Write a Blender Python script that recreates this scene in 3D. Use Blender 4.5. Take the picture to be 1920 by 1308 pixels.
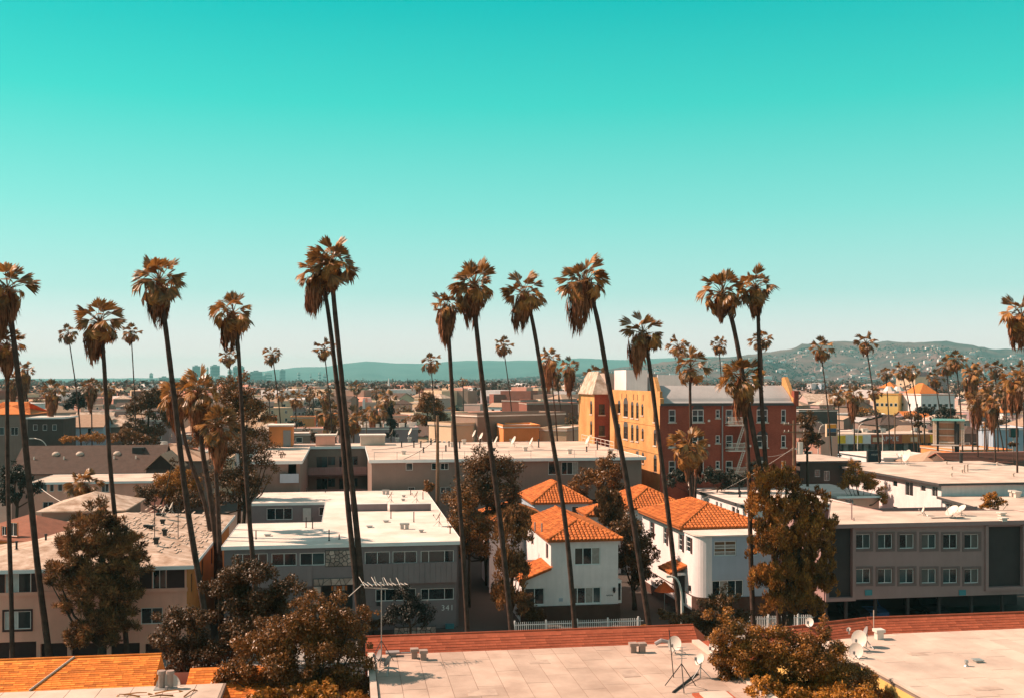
import bpy, math, random
import numpy as np
from mathutils import Vector, Matrix

for _o in list(bpy.data.objects):
    bpy.data.objects.remove(_o)
SC = bpy.context.scene
COL = SC.collection
R = math.radians
random.seed(7)
HAZE_D = 7.5e-5

# ------------------------------------------------------------------ camera, sky, sun, exposure
F, HZ, CZ = 2000.0, 712.0, 20.0          # focal length and horizon of the 1920 px wide photograph, eye height in metres
cam = bpy.data.cameras.new('camera')
cam.sensor_width = 36.0
cam.lens = 36.0 * F / 1920
cam.shift_y = (HZ - 654) / 1920
cam.clip_start, cam.clip_end = 1.0, 60000
camo = bpy.data.objects.new('camera', cam)
camo.location = (0, 0, CZ)
camo.rotation_euler = (R(90), 0, 0)
COL.objects.link(camo)
SC.camera = camo

SUN_EL, SUN_TH = R(44), R(10)            # sun stands to the left, a little behind the scene
SDIR = Vector((-math.cos(SUN_EL) * math.cos(SUN_TH), math.cos(SUN_EL) * math.sin(SUN_TH), math.sin(SUN_EL)))
sun = bpy.data.lights.new('sun', 'SUN')
sun.energy, sun.angle, sun.color = 5.0, R(0.5), (1.0, 0.735, 0.57)
suno = bpy.data.objects.new('sun', sun)
suno.rotation_euler = SDIR.to_track_quat('Z', 'Y').to_euler()
suno.location = (-60, 20, 120)
COL.objects.link(suno)

world = bpy.data.worlds.new('World')
SC.world = world
world.use_nodes = True
_n = world.node_tree
_bg = _n.nodes['Background']
_bg.inputs[1].default_value = 0.06
_sky = _n.nodes.new('ShaderNodeTexSky')
_sky.sky_type = 'NISHITA'
_sky.sun_disc = False
_sky.sun_elevation = SUN_EL
_sky.sun_rotation = math.atan2(SDIR.x, SDIR.y)
_tc = _n.nodes.new('ShaderNodeTexCoord')
_sep = _n.nodes.new('ShaderNodeSeparateXYZ')
_n.links.new(_tc.outputs['Generated'], _sep.inputs[0])
def _ramp(stops):
    r = _n.nodes.new('ShaderNodeValToRGB')
    e = r.color_ramp.elements
    while len(e) < len(stops):
        e.new(0.5)
    for el, (p, c) in zip(e, stops):
        el.position = p
        el.color = (*c, 1)
    _n.links.new(_sep.outputs[2], r.inputs[0])
    return r
# the photograph's sky is graded to teal: tint the sky texture by height above the horizon
_tint = _ramp([(0.0, (.62, .78, .98)), (0.031, (.46, .56, .68)), (.081, (.36, .52, .49)), (.154, (.27, .62, .44)),
               (.248, (.06, .68, .42)), (.335, (.0, .62, .40)), (.50, (.80, .62, .46)), (1.0, (1.0, .64, .50))])
_grad = _ramp([(0.0, (1.6, .95, .95)), (0.031, (1.13, .88, .86)), (.081, (.53, .83, .77)), (.154, (.25, .79, .715)),
               (.248, (.055, .69, .60)), (.335, (.0, .55, .52)), (.50, (.24, .41, .42)), (1.0, (.25, .28, .30))])  # both ramps: unseen upper sky made less teal, to neutralise the shade
_mul = _n.nodes.new('ShaderNodeMix'); _mul.data_type = 'RGBA'; _mul.blend_type = 'MULTIPLY'
_mul.inputs[0].default_value = 1
_n.links.new(_sky.outputs[0], _mul.inputs[6]); _n.links.new(_tint.outputs[0], _mul.inputs[7])
def _scale(src, k):
    v = _n.nodes.new('ShaderNodeVectorMath'); v.operation = 'SCALE'
    v.inputs['Scale'].default_value = k
    _n.links.new(src, v.inputs[0]); return v.outputs[0]
_mx = _n.nodes.new('ShaderNodeMix'); _mx.data_type = 'RGBA'
_mx.inputs[0].default_value = 0.72
_n.links.new(_scale(_mul.outputs[2], 3.0), _mx.inputs[6])
_n.links.new(_scale(_grad.outputs[0], 10.0), _mx.inputs[7])
_n.links.new(_mx.outputs[2], _bg.inputs[0])

SC.view_settings.view_transform = 'Standard'
SC.view_settings.look = 'None'
SC.view_settings.gamma = 1
SC.view_settings.exposure = 0.74
SC.view_settings.use_curve_mapping = False
SC.render.engine = 'CYCLES'
SC.cycles.use_denoising = True
SC.cycles.max_bounces = 5
SC.cycles.diffuse_bounces = 2
SC.cycles.glossy_bounces = 2
SC.cycles.transmission_bounces = 2
SC.cycles.volume_bounces = 0
SC.cycles.transparent_max_bounces = 6

# ------------------------------------------------------------------ materials
MATS = {}
def mat(name, col, rough=0.8, var=0.18, scale=1.2, bump=0.0, bscale=30.0, spec=0.3, streak=0.0, col2=None, island=0.0,
        trans=0.0, metal=0.0, emit=None, coat=0.0, detail=5):
    """plain procedural surface: two scales of noise over a base colour, optional streaks, per-piece variation and fine relief"""
    if name in MATS:
        return MATS[name]
    m = bpy.data.materials.new(name)
    m.use_nodes = True
    nt = m.node_tree
    b = nt.nodes['Principled BSDF']
    L = nt.links.new
    b.inputs['Roughness'].default_value = rough
    b.inputs['Specular IOR Level'].default_value = spec
    b.inputs['Metallic'].default_value = metal
    tc = nt.nodes.new('ShaderNodeTexCoord')
    c2 = col2 or tuple(c * (1 - var) for c in col)
    c1 = tuple(min(1, c * (1 + var * .5)) for c in col)
    ns = nt.nodes.new('ShaderNodeTexNoise')
    ns.inputs['Scale'].default_value = scale
    ns.inputs['Detail'].default_value = detail
    ns.inputs['Roughness'].default_value = .62
    L(tc.outputs['Object'], ns.inputs['Vector'])
    rp = nt.nodes.new('ShaderNodeValToRGB')
    rp.color_ramp.elements[0].position, rp.color_ramp.elements[1].position = .33, .68
    rp.color_ramp.elements[0].color, rp.color_ramp.elements[1].color = (*c2, 1), (*c1, 1)
    L(ns.outputs[0], rp.inputs[0])
    out = rp.outputs[0]
    def mulby(src, lo, hi, out):
        mr = nt.nodes.new('ShaderNodeMapRange')
        mr.inputs[3].default_value, mr.inputs[4].default_value = lo, hi
        L(src, mr.inputs[0])
        mx = nt.nodes.new('ShaderNodeMix'); mx.data_type = 'RGBA'; mx.blend_type = 'MULTIPLY'
        mx.inputs[0].default_value = 1
        L(out, mx.inputs[6]); L(mr.outputs[0], mx.inputs[7])
        return mx.outputs[2]
    if streak:
        mp = nt.nodes.new('ShaderNodeMapping')
        mp.inputs['Scale'].default_value = (2.2, 2.2, .16)
        L(tc.outputs['Object'], mp.inputs[0])
        n2 = nt.nodes.new('ShaderNodeTexNoise')
        n2.inputs['Scale'].default_value = 1.3; n2.inputs['Detail'].default_value = 4
        L(mp.outputs[0], n2.inputs['Vector'])
        out = mulby(n2.outputs[0], 1 - streak, 1 + streak, out)
    if island:
        g = nt.nodes.new('ShaderNodeNewGeometry')
        oi = nt.nodes.new('ShaderNodeObjectInfo')
        ad = nt.nodes.new('ShaderNodeMath'); ad.operation = 'ADD'
        fr = nt.nodes.new('ShaderNodeMath'); fr.operation = 'FRACT'
        L(g.outputs['Random Per Island'], ad.inputs[0]); L(oi.outputs['Random'], ad.inputs[1]); L(ad.outputs[0], fr.inputs[0])
        out = mulby(fr.outputs[0], 1 - island, 1 + island, out)
    L(out, b.inputs['Base Color'])
    if bump:
        bn = nt.nodes.new('ShaderNodeTexNoise')
        bn.inputs['Scale'].default_value = bscale; bn.inputs['Detail'].default_value = 3
        L(tc.outputs['Object'], bn.inputs['Vector'])
        bp = nt.nodes.new('ShaderNodeBump')
        bp.inputs['Strength'].default_value = bump; bp.inputs['Distance'].default_value = .03
        L(bn.outputs[0], bp.inputs['Height']); L(bp.outputs[0], b.inputs['Normal'])
    if trans:
        t = nt.nodes.new('ShaderNodeBsdfTranslucent')
        ms = nt.nodes.new('ShaderNodeMixShader'); ms.inputs[0].default_value = trans
        L(out, t.inputs[0]); L(b.outputs[0], ms.inputs[1]); L(t.outputs[0], ms.inputs[2])
        L(ms.outputs[0], nt.nodes['Material Output'].inputs[0])
    MATS[name] = m
    return m

def brick_mat(name, c1, c2, mortar, scale=4.0, var=.25):
    if name in MATS:
        return MATS[name]
    m = mat(name, c1, .85, var, .35, .25, 18, .2, .15, col2=c2)
    nt = m.node_tree; L = nt.links.new
    b = nt.nodes['Principled BSDF']
    src = b.inputs['Base Color'].links[0].from_socket
    tc = nt.nodes['Texture Coordinate']
    # run the courses along both wall directions: (x + y, z)
    sp = nt.nodes.new('ShaderNodeSeparateXYZ'); L(tc.outputs['Object'], sp.inputs[0])
    ad = nt.nodes.new('ShaderNodeMath'); ad.operation = 'ADD'
    L(sp.outputs[0], ad.inputs[0]); L(sp.outputs[1], ad.inputs[1])
    cb = nt.nodes.new('ShaderNodeCombineXYZ'); L(ad.outputs[0], cb.inputs[0]); L(sp.outputs[2], cb.inputs[1])
    bt = nt.nodes.new('ShaderNodeTexBrick')
    bt.inputs['Scale'].default_value = scale
    bt.inputs['Color1'].default_value = (1, 1, 1, 1)
    bt.inputs['Color2'].default_value = (.72, .70, .70, 1)
    bt.inputs['Mortar'].default_value = (*mortar, 1)
    bt.inputs['Mortar Size'].default_value = .02
    L(cb.outputs[0], bt.inputs['Vector'])
    mx = nt.nodes.new('ShaderNodeMix'); mx.data_type = 'RGBA'; mx.blend_type = 'MULTIPLY'; mx.inputs[0].default_value = .8
    L(src, mx.inputs[6]); L(bt.outputs[0], mx.inputs[7]); L(mx.outputs[2], b.inputs['Base Color'])
    return m

def glass_mat(name, col, rough=.06):
    m = mat(name, col, rough, .35, .9, 0, 1, .6)
    return m

M_white_roof = mat('white_roof_coating', (.78, .645, .58), .75, .10, .3, .15, 6, .25, col2=(.58, .46, .39), detail=9)
M_cream_roof = mat('cream_roof_coating', (.63, .485, .40), .8, .14, .3, .15, 8, .2, col2=(.42, .31, .25), detail=9)
M_sheet = mat('rolled_roof_sheet', (.52, .375, .30), .8, .12, .45, .2, 12, .2, island=.08, col2=(.36, .25, .195), detail=9)
M_sheet2 = mat('pale_roof_sheet', (.60, .455, .37), .8, .12, .45, .2, 12, .2, island=.07, col2=(.44, .325, .265), detail=9)
M_patch = mat('roof_patch', (.47, .345, .275), .85, .2, 1.5, .2, 12, .2, col2=(.36, .255, .205))
M_seam = mat('roof_tar', (.27, .19, .15), .9)
M_gray341 = mat('grey_stucco', (.235, .178, .18), .85, .12, .5, .2, 40, .2, .08)
M_gray341b = mat('grey_siding', (.265, .20, .20), .85, .1, .5, .1, 40, .2, .10)
M_dgray = mat('dark_grey_trim', (.07, .065, .065), .7, .2)
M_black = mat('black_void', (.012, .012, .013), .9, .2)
M_white = mat('white_stucco', (.76, .665, .65), .85, .10, .6, .25, 35, .2, .12)
M_bluewhite = mat('pale_blue_stucco', (.38, .42, .49), .85, .08, .6, .25, 35, .2, .06)
M_whitepaint = mat('white_paint', (.78, .76, .74), .5, .06)
M_frame = mat('aluminium_frame', (.80, .72, .69), .45, .08)
M_dframe = mat('dark_window_frame', (.05, .045, .045), .6, .1)
M_glass = glass_mat('dark_glass', (.010, .022, .026))
M_glass2 = glass_mat('teal_glass', (.030, .065, .070), .10)
M_glass3 = glass_mat('grey_glass', (.035, .038, .038), .12)
M_curtain = mat('curtain', (.34, .29, .26), .7, .25, 4)
M_shade = mat('roller_shade', (.13, .105, .095), .7, .2, 3)
M_blind = mat('pale_blind', (.55, .50, .47), .6, .12, 3)
M_brownbase = mat('brown_base_stucco', (.085, .040, .028), .85, .2, .8, .2, 30)
M_tan = mat('tan_stucco', (.36, .215, .20), .85, .1, .5, .2, 40, .2, .07)
M_tan_dark = mat('tan_dark_trim', (.20, .125, .115), .85, .1)
M_panel = mat('charcoal_panel_and_shade', (.06, .043, .042), .85, .15, .6)
M_taupe = mat('taupe_stucco', (.265, .175, .145), .85, .12, .4, .2, 40, .2, .1)
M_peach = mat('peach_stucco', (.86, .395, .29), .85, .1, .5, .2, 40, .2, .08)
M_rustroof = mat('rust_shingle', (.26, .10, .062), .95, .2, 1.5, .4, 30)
M_terracotta_lit = mat('terracotta_lit_stucco', (.70, .215, .06), .85, .15, .5, .2, 40, .2, .1)  # terracotta wall colour; on the peach house it paints in sunlit orange
M_maroon = mat('maroon_shutter', (.06, .028, .025), .8, .15)
M_tile = mat('clay_roof_tile', (.56, .17, .042), .8, .3, 2.0, .2, 25, .25, island=.26, col2=(.36, .085, .02))
M_tilebed = mat('clay_tile_bed', (.40, .11, .03), .9, .3, 1.2, .4, 12)
M_shingle = mat('orange_shingle', (.76, .245, .045), .85, .25, 1.1, .3, 40, .2, island=.36, col2=(.56, .14, .022))
M_mansard = mat('red_brown_shingle', (.42, .105, .052), .9, .22, 1.4, .3, 40, .2, island=.16, col2=(.31, .07, .034))
M_brownroof = mat('brown_asphalt_shingle', (.105, .068, .055), .95, .2, 1.5, .4, 30, .15)
M_tanroof = mat('tan_shingle_roof', (.42, .27, .19), .95, .15, 1.5, .4, 30, .15)
M_peachroof = mat('weathered_roof_shingle', (.56, .43, .35), .95, .25, 1.0, .4, 20, .15, col2=(.30, .19, .13))
M_redroof = mat('red_tile_distance', (.60, .17, .035), .85, .2, 1.0, .4, 8)
M_orange = mat('orange_stucco', (.74, .25, .085), .85, .12, .5, .2, 30, .2, .08)
M_yellow = mat('yellow_stucco', (.76, .46, .15), .85, .08, .6, .2, 30, .2, .06)
M_metalroof = mat('grey_metal_roof', (.40, .36, .345), .6, .12, .3, .1, 5, .4, .1)
M_darkbrown = mat('dark_brown_wall', (.075, .052, .045), .85, .2, .5)
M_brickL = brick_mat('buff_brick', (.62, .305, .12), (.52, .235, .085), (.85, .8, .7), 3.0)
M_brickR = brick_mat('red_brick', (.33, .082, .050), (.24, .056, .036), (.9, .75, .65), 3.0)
M_steel = mat('galvanised_steel', (.42, .40, .38), .45, .15, 3, metal=.5)
M_dish = mat('dish_enamel', (.66, .56, .49), .45, .08)
M_flue = mat('flue_cement', (.34, .24, .20), .8, .2, 3)
M_dishgrey = mat('grey_dish_enamel', (.30, .26, .25), .5, .08)
M_iron = mat('dark_iron', (.03, .028, .027), .6, .2)
M_wood = mat('pole_wood', (.20, .11, .065), .9, .3, 3, .3, 20)
M_trunk = mat('palm_bark', (.085, .048, .036), .95, .35, 2.2, .7, 9, .1, col2=(.042, .026, .020))
M_bark = mat('tree_bark', (.075, .05, .035), .95, .3, 3, .5, 12, .1)
M_frond = mat('palm_leaf', (.25, .108, .028), .42, .35, .9, 0, 1, .45, island=.45, trans=.25, col2=(.070, .036, .013))
M_frondlit = mat('palm_leaf_dry', (.40, .165, .036), .5, .3, .9, 0, 1, .4, island=.35, trans=.25)  # dry leaves; their pale colour also stands in for sunlit blades
M_skirt = mat('palm_skirt', (.33, .125, .058), .9, .35, 1.2, 0, 1, .1, island=.5, trans=.12, col2=(.14, .055, .028))
M_leafdark = mat('glossy_dark_leaf', (.095, .044, .014), .48, .3, .4, 0, 1, .30, island=.55, trans=.15)
M_leafbrown = mat('brown_leaf', (.21, .082, .017), .42, .3, .4, 0, 1, .38, island=.5, trans=.2)
M_leaforange = mat('orange_leaf', (.40, .155, .018), .5, .3, .4, 0, 1, .35, island=.5, trans=.22)
M_leafgold = mat('golden_brown_leaf', (.36, .14, .020), .45, .35, .8, 0, 1, .38, island=.6, trans=.2, col2=(.12, .048, .012))
M_leafmid = mat('olive_brown_leaf', (.125, .056, .016), .5, .3, .4, 0, 1, .35, island=.5, trans=.15)
M_pine = mat('pine_needle', (.36, .155, .052), .6, .4, .7, 0, 1, .25, island=.5, trans=.12, col2=(.018, .012, .008))  # near-black and tan clumps put shade and sunlit tufts into the colour
M_asphalt = mat('asphalt', (.05, .047, .046), .9, .2, .5, .2, 30)
M_concrete = mat('concrete', (.30, .26, .235), .9, .15, .8, .2, 20)
M_stone = mat('flagstone', (.46, .33, .28), .85, .3, 1.2, .3, 15, .2, island=.35)
M_mortar = mat('stone_mortar', (.10, .085, .08), .95)
M_teal = mat('teal_enamel', (.06, .22, .25), .5, .1)
M_umb = mat('orange_canvas', (.75, .13, .03), .8, .1)

# ------------------------------------------------------------------ mesh helpers
class MB:
    def __init__(s):
        s.v, s.f, s.m = [], [], []
    def quad(s, *p, mi=0):
        i = len(s.v)
        s.v += [tuple(q) for q in p]
        s.f.append(tuple(range(i, i + len(p)))); s.m.append(mi)
    def box(s, x0, x1, y0, y1, z0, z1, mi=0):
        i = len(s.v)
        s.v += [(x0, y0, z0), (x1, y0, z0), (x1, y1, z0), (x0, y1, z0), (x0, y0, z1), (x1, y0, z1), (x1, y1, z1), (x0, y1, z1)]
        for q in ((3, 2, 1, 0), (4, 5, 6, 7), (0, 1, 5, 4), (1, 2, 6, 5), (2, 3, 7, 6), (3, 0, 4, 7)):
            s.f.append(tuple(i + k for k in q)); s.m.append(mi)
        return s
    def prism(s, poly, z0, z1, mi=0, caps=True):
        i, n = len(s.v), len(poly)
        s.v += [(p[0], p[1], z0) for p in poly] + [(p[0], p[1], z1) for p in poly]
        for k in range(n):
            a, b = k, (k + 1) % n
            s.f.append((i + a, i + b, i + n + b, i + n + a)); s.m.append(mi)
        if caps:
            s.f.append(tuple(i + n + k for k in range(n))); s.m.append(mi)
            s.f.append(tuple(i + k for k in reversed(range(n)))); s.m.append(mi)
        return s
    def tube(s, pts, rad, n=8, mi=0, cap=True):
        pts = [Vector(p) for p in pts]
        if not hasattr(rad, '__len__'):
            rad = [rad] * len(pts)
        base = len(s.v)
        up = Vector((0, 0, 1))
        for k, p in enumerate(pts):
            d = (pts[min(k + 1, len(pts) - 1)] - pts[max(k - 1, 0)]).normalized()
            a = d.cross(up if abs(d.z) < .9 else Vector((1, 0, 0))).normalized()
            b = d.cross(a).normalized()
            for j in range(n):
                t = 2 * math.pi * j / n
                s.v.append(tuple(p + (a * math.cos(t) + b * math.sin(t)) * rad[k]))
        for k in range(len(pts) - 1):
            for j in range(n):
                a, b = base + k * n + j, base + k * n + (j + 1) % n
                s.f.append((a, b, b + n, a + n)); s.m.append(mi)
        if cap:
            s.f.append(tuple(base + j for j in reversed(range(n)))); s.m.append(mi)
            e = base + (len(pts) - 1) * n
            s.f.append(tuple(e + j for j in range(n))); s.m.append(mi)
        return s
    def mesh(s, name, mats):
        me = bpy.data.meshes.new(name)
        me.from_pydata(s.v, [], s.f)
        for m in (mats if isinstance(mats, (list, tuple)) else [mats]):
            me.materials.append(m)
        if any(s.m):
            me.polygons.foreach_set('material_index', s.m)
        me.update()
        return me
    def obj(s, name, mats, parent=None, smooth=False, loc=None):
        me = s.mesh(name, mats)
        if smooth:
            me.polygons.foreach_set('use_smooth', [True] * len(me.polygons))
        return link(name, me, parent, loc)

def link(name, me, parent=None, loc=None, rot=None, scale=None):
    o = bpy.data.objects.new(name, me)
    COL.objects.link(o)
    if parent:
        o.parent = parent
    if loc is not None:
        o.location = loc
    if rot is not None:
        o.rotation_euler = rot
    if scale is not None:
        o.scale = scale if hasattr(scale, '__len__') else (scale,) * 3
    return o

def tag(o, label, cat, group=None):
    o['label'] = label; o['category'] = cat
    if group:
        o['group'] = group
    return o
def empty(name, loc, rz, label, cat, group=None):
    o = bpy.data.objects.new(name, None)
    o.location = loc; o.rotation_euler = (0, 0, rz)
    COL.objects.link(o)
    return tag(o, label, cat, group)
def struct(o):
    o['kind'] = 'structure'; return o
def stuff(o, label=None):
    o['kind'] = 'stuff'
    if label:
        o['label'] = label
    return o

def W(px, py, D):
    return Vector(((px - 960) / F * D, D, CZ + (HZ - py) / F * D))
def G(px, py, z):
    D = (CZ - z) * F / (py - HZ)
    return Vector(((px - 960) / F * D, D, z))
A0 = R(8.8)                                # the street grid is turned this much from the camera's axis

class Fr:
    """local frame of a building: origin at its front left ground corner, x along the street, y away from it"""
    def __init__(s, px, D, ang=A0, z0=0.0):
        s.X, s.D, s.a, s.z0 = (px - 960) / F * D, D, ang, z0
        s.c, s.s = math.cos(ang), math.sin(ang)
    def x(s, px, yl=0.0):
        k = (px - 960) / F
        X0, D0 = s.X - yl * s.s, s.D + yl * s.c
        return (k * D0 - X0) / (s.c - k * s.s)
    def y(s, px, xl=0.0):
        k = (px - 960) / F
        X0, D0 = s.X + xl * s.c, s.D + xl * s.s
        return (k * D0 - X0) / (-s.s - k * s.c)
    def dep(s, xl=0.0, yl=0.0):
        return s.D + xl * s.s + yl * s.c
    def z(s, py, xl=0.0, yl=0.0):
        return CZ + (HZ - py) / F * s.dep(xl, yl) - s.z0
    def pl(s, px, py, z):
        g = G(px, py, z + s.z0)
        return s.loc(g)
    def loc(s, g):
        dx, dy = g.x - s.X, g.y - s.D
        return (dx * s.c + dy * s.s, -dx * s.s + dy * s.c)
    def w(s, xl, yl, zl=0.0):
        return Vector((s.X + xl * s.c - yl * s.s, s.D + xl * s.s + yl * s.c, zl + s.z0))
    def root(s, name, label, cat='building', group=None):
        return empty(name, (s.X, s.D, s.z0), s.a, label, cat, group)

# wall maps: (along, up, inward) -> local xyz
def front(y=0.0):
    return lambda a, b, d: (a, y + d, b)
def leftw(x=0.0):
    return lambda a, b, d: (x + d, a, b)
def rightw(x=0.0):
    return lambda a, b, d: (x - d, a, b)

def wall(mb, mp, a0, a1, b0, b1, holes=(), depth=.14, mi=0, flip=False):
    """wall plane with real openings and reveals"""
    xs = sorted({a0, a1, *[h[0] for h in holes], *[h[1] for h in holes]})
    zs = sorted({b0, b1, *[h[2] for h in holes], *[h[3] for h in holes]})
    xs = [x for x in xs if a0 <= x <= a1]; zs = [z for z in zs if b0 <= z <= b1]
    def Q(*p):
        mb.quad(*(p[::-1] if flip else p), mi=mi)
    for i in range(len(xs) - 1):
        for j in range(len(zs) - 1):
            cx, cz = (xs[i] + xs[i + 1]) / 2, (zs[j] + zs[j + 1]) / 2
            if any(h[0] < cx < h[1] and h[2] < cz < h[3] for h in holes):
                continue
            Q(mp(xs[i], zs[j], 0), mp(xs[i + 1], zs[j], 0), mp(xs[i + 1], zs[j + 1], 0), mp(xs[i], zs[j + 1], 0))
    for h in holes:
        p = [(h[0], h[2]), (h[1], h[2]), (h[1], h[3]), (h[0], h[3])]
        for k in range(4):
            q, r = p[k], p[(k + 1) % 4]
            Q(mp(*q, 0), mp(*q, depth), mp(*r, depth), mp(*r, 0))

def pbox(mb, mp, a0, a1, b0, b1, d0, d1, mi=0):
    """box given in wall coordinates"""
    P = [mp(a, b, d) for d in (d0, d1) for (a, b) in ((a0, b0), (a1, b0), (a1, b1), (a0, b1))]
    i = len(mb.v); mb.v += P
    for q in ((0, 1, 2, 3), (7, 6, 5, 4), (4, 5, 1, 0), (5, 6, 2, 1), (6, 7, 3, 2), (7, 4, 0, 3)):
        mb.f.append(tuple(i + k for k in q)); mb.m.append(mi)

def window(par, mp, a0, a1, b0, b1, cols=2, rows=1, inset=.07, fw=.06, fm=None, panes=(), name='window', splits=None):
    """a framed window: the frame is the part, each light of glass a sub-part"""
    fm = fm or M_frame
    mb = MB()
    d0, d1 = inset, inset + .05
    pbox(mb, mp, a0, a1, b0, b0 + fw, d0, d1); pbox(mb, mp, a0, a1, b1 - fw, b1, d0, d1)
    pbox(mb, mp, a0, a0 + fw, b0 + fw, b1 - fw, d0, d1); pbox(mb, mp, a1 - fw, a1, b0 + fw, b1 - fw, d0, d1)
    xs = splits or [a0 + (a1 - a0) * k / cols for k in range(cols + 1)]
    xs = [a0 + fw] + list(xs[1:-1]) + [a1 - fw]
    zs = [b0 + fw + (b1 - b0 - 2 * fw) * k / rows for k in range(rows + 1)]
    for x in xs[1:-1]:
        pbox(mb, mp, x - fw * .4, x + fw * .4, b0 + fw, b1 - fw, d0 + .005, d1)
    for z in zs[1:-1]:
        pbox(mb, mp, a0 + fw, a1 - fw, z - fw * .3, z + fw * .3, d0 + .008, d1)
    w = mb.obj(name, fm, par)
    k = 0
    for i in range(len(xs) - 1):
        for j in range(rows):
            p = MB()
            g = panes[k % len(panes)] if panes else random.choice((M_glass, M_glass, M_glass2, M_glass3))
            pbox(p, mp, xs[i] + .005, xs[i + 1] - .005, zs[j] + .004, zs[j + 1] - .004, d0 + .028, d0 + .036)
            p.obj('pane', g, w)
            k += 1
    return w

def slab_roof(par, poly, z, th=.3, over=0.0, top=None, fas=None, name='roof', lip=0.0):
    """flat roof: top sheet plus the fascia band round it"""
    r = MB().prism(poly, z - th + .002, z).obj(name, top, par)
    if fas:
        mb = MB()
        n = len(poly)
        cx = sum(p[0] for p in poly) / n; cy = sum(p[1] for p in poly) / n
        for k in range(n):
            a, b = Vector(poly[k]), Vector(poly[(k + 1) % n])
            d = (b - a).normalized(); o = Vector((d.y, -d.x)) * .03
            a2, b2 = a - d * .03, b + d * .03
            mb.prism([a2 - o * .1, b2 - o * .1, b2 + o, a2 + o], z - th, z + lip)
        mb.obj('fascia', fas, par)
    return r

def rect(x0, x1, y0, y1):
    return [(x0, y0), (x1, y0), (x1, y1), (x0, y1)]

def hip_planes(x0, x1, y0, y1, z, rise, hipf=True, hipb=True, axis='y', run=None):
    """planes of a hip or gable roof as point lists"""
    if axis == 'y':
        w = (x1 - x0) / 2; run = run if run is not None else w
        m = (x0 + x1) / 2
        a = (m, y0 + (run if hipf else 0), z + rise); b = (m, y1 - (run if hipb else 0), z + rise)
        A, B, C_, D_ = (x0, y0, z), (x1, y0, z), (x1, y1, z), (x0, y1, z)
        return [[D_, A, a, b], [B, C_, b, a]] + ([[A, B, a]] if hipf else []) + ([[C_, D_, b]] if hipb else [])
    w = (y1 - y0) / 2; run = run if run is not None else w
    m = (y0 + y1) / 2
    a = (x0 + (run if hipf else 0), m, z + rise); b = (x1 - (run if hipb else 0), m, z + rise)
    A, B, C_, D_ = (x0, y0, z), (x1, y0, z), (x1, y1, z), (x0, y1, z)
    return [[A, B, b, a], [C_, D_, a, b]] + ([[D_, A, a]] if hipf else []) + ([[B, C_, b]] if hipb else [])

def planes_obj(planes, name, m, par, th=.12):
    mb = MB()
    for p in planes:
        mb.quad(*p)
        mb.quad(*[(q[0], q[1], q[2] - th) for q in reversed(p)])
    e = {}
    for p in planes:                       # close the eaves
        for k in range(len(p)):
            a, b = p[k], p[(k + 1) % len(p)]
            key = tuple(sorted((tuple(round(v, 3) for v in a), tuple(round(v, 3) for v in b))))
            e.setdefault(key, []).append((a, b))
    for es in e.values():
        if len(es) == 1:
            a, b = es[0]
            mb.quad((a[0], a[1], a[2] - th), (b[0], b[1], b[2] - th), b, a)
    return mb.obj(name, m, par)

# numpy leaf clouds: rhombic leaves
def leaves_mesh(name, P, AX, SD, L, Wd, material):
    n = len(P)
    V = np.empty((n, 4, 3), np.float32)
    V[:, 0] = P - AX * (L / 2)[:, None]
    V[:, 1] = P + SD * (Wd / 2)[:, None] - AX * (L * .05)[:, None]
    V[:, 2] = P + AX * (L / 2)[:, None]
    V[:, 3] = P - SD * (Wd / 2)[:, None] - AX * (L * .05)[:, None]
    me = bpy.data.meshes.new(name)
    me.vertices.add(n * 4)
    me.vertices.foreach_set('co', V.ravel())
    me.loops.add(n * 4)
    me.loops.foreach_set('vertex_index', np.arange(n * 4, dtype=np.int32))
    me.polygons.add(n)
    me.polygons.foreach_set('loop_start', np.arange(0, n * 4, 4, dtype=np.int32))
    me.materials.append(material)
    me.update(calc_edges=True)
    return me
def unit(a):
    return a / np.maximum(np.linalg.norm(a, axis=1, keepdims=True), 1e-6)
def arrays_mesh(name, V, Fq, material):
    """mesh from vertex array (n,k,3) copies and one face list"""
    n, k = V.shape[:2]
    me = bpy.data.meshes.new(name)
    fl = np.array(Fq, np.int32)                    # (f,4) or (f,3)
    idx = (fl[None] + (np.arange(n) * k)[:, None, None]).reshape(-1)
    me.vertices.add(n * k); me.vertices.foreach_set('co', V.astype(np.float32).ravel())
    me.loops.add(len(idx)); me.loops.foreach_set('vertex_index', idx.astype(np.int32))
    m = fl.shape[1]
    me.polygons.add(len(idx) // m); me.polygons.foreach_set('loop_start', np.arange(0, len(idx), m, dtype=np.int32))
    me.materials.append(material)
    me.update(calc_edges=True)
    return me
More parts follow.
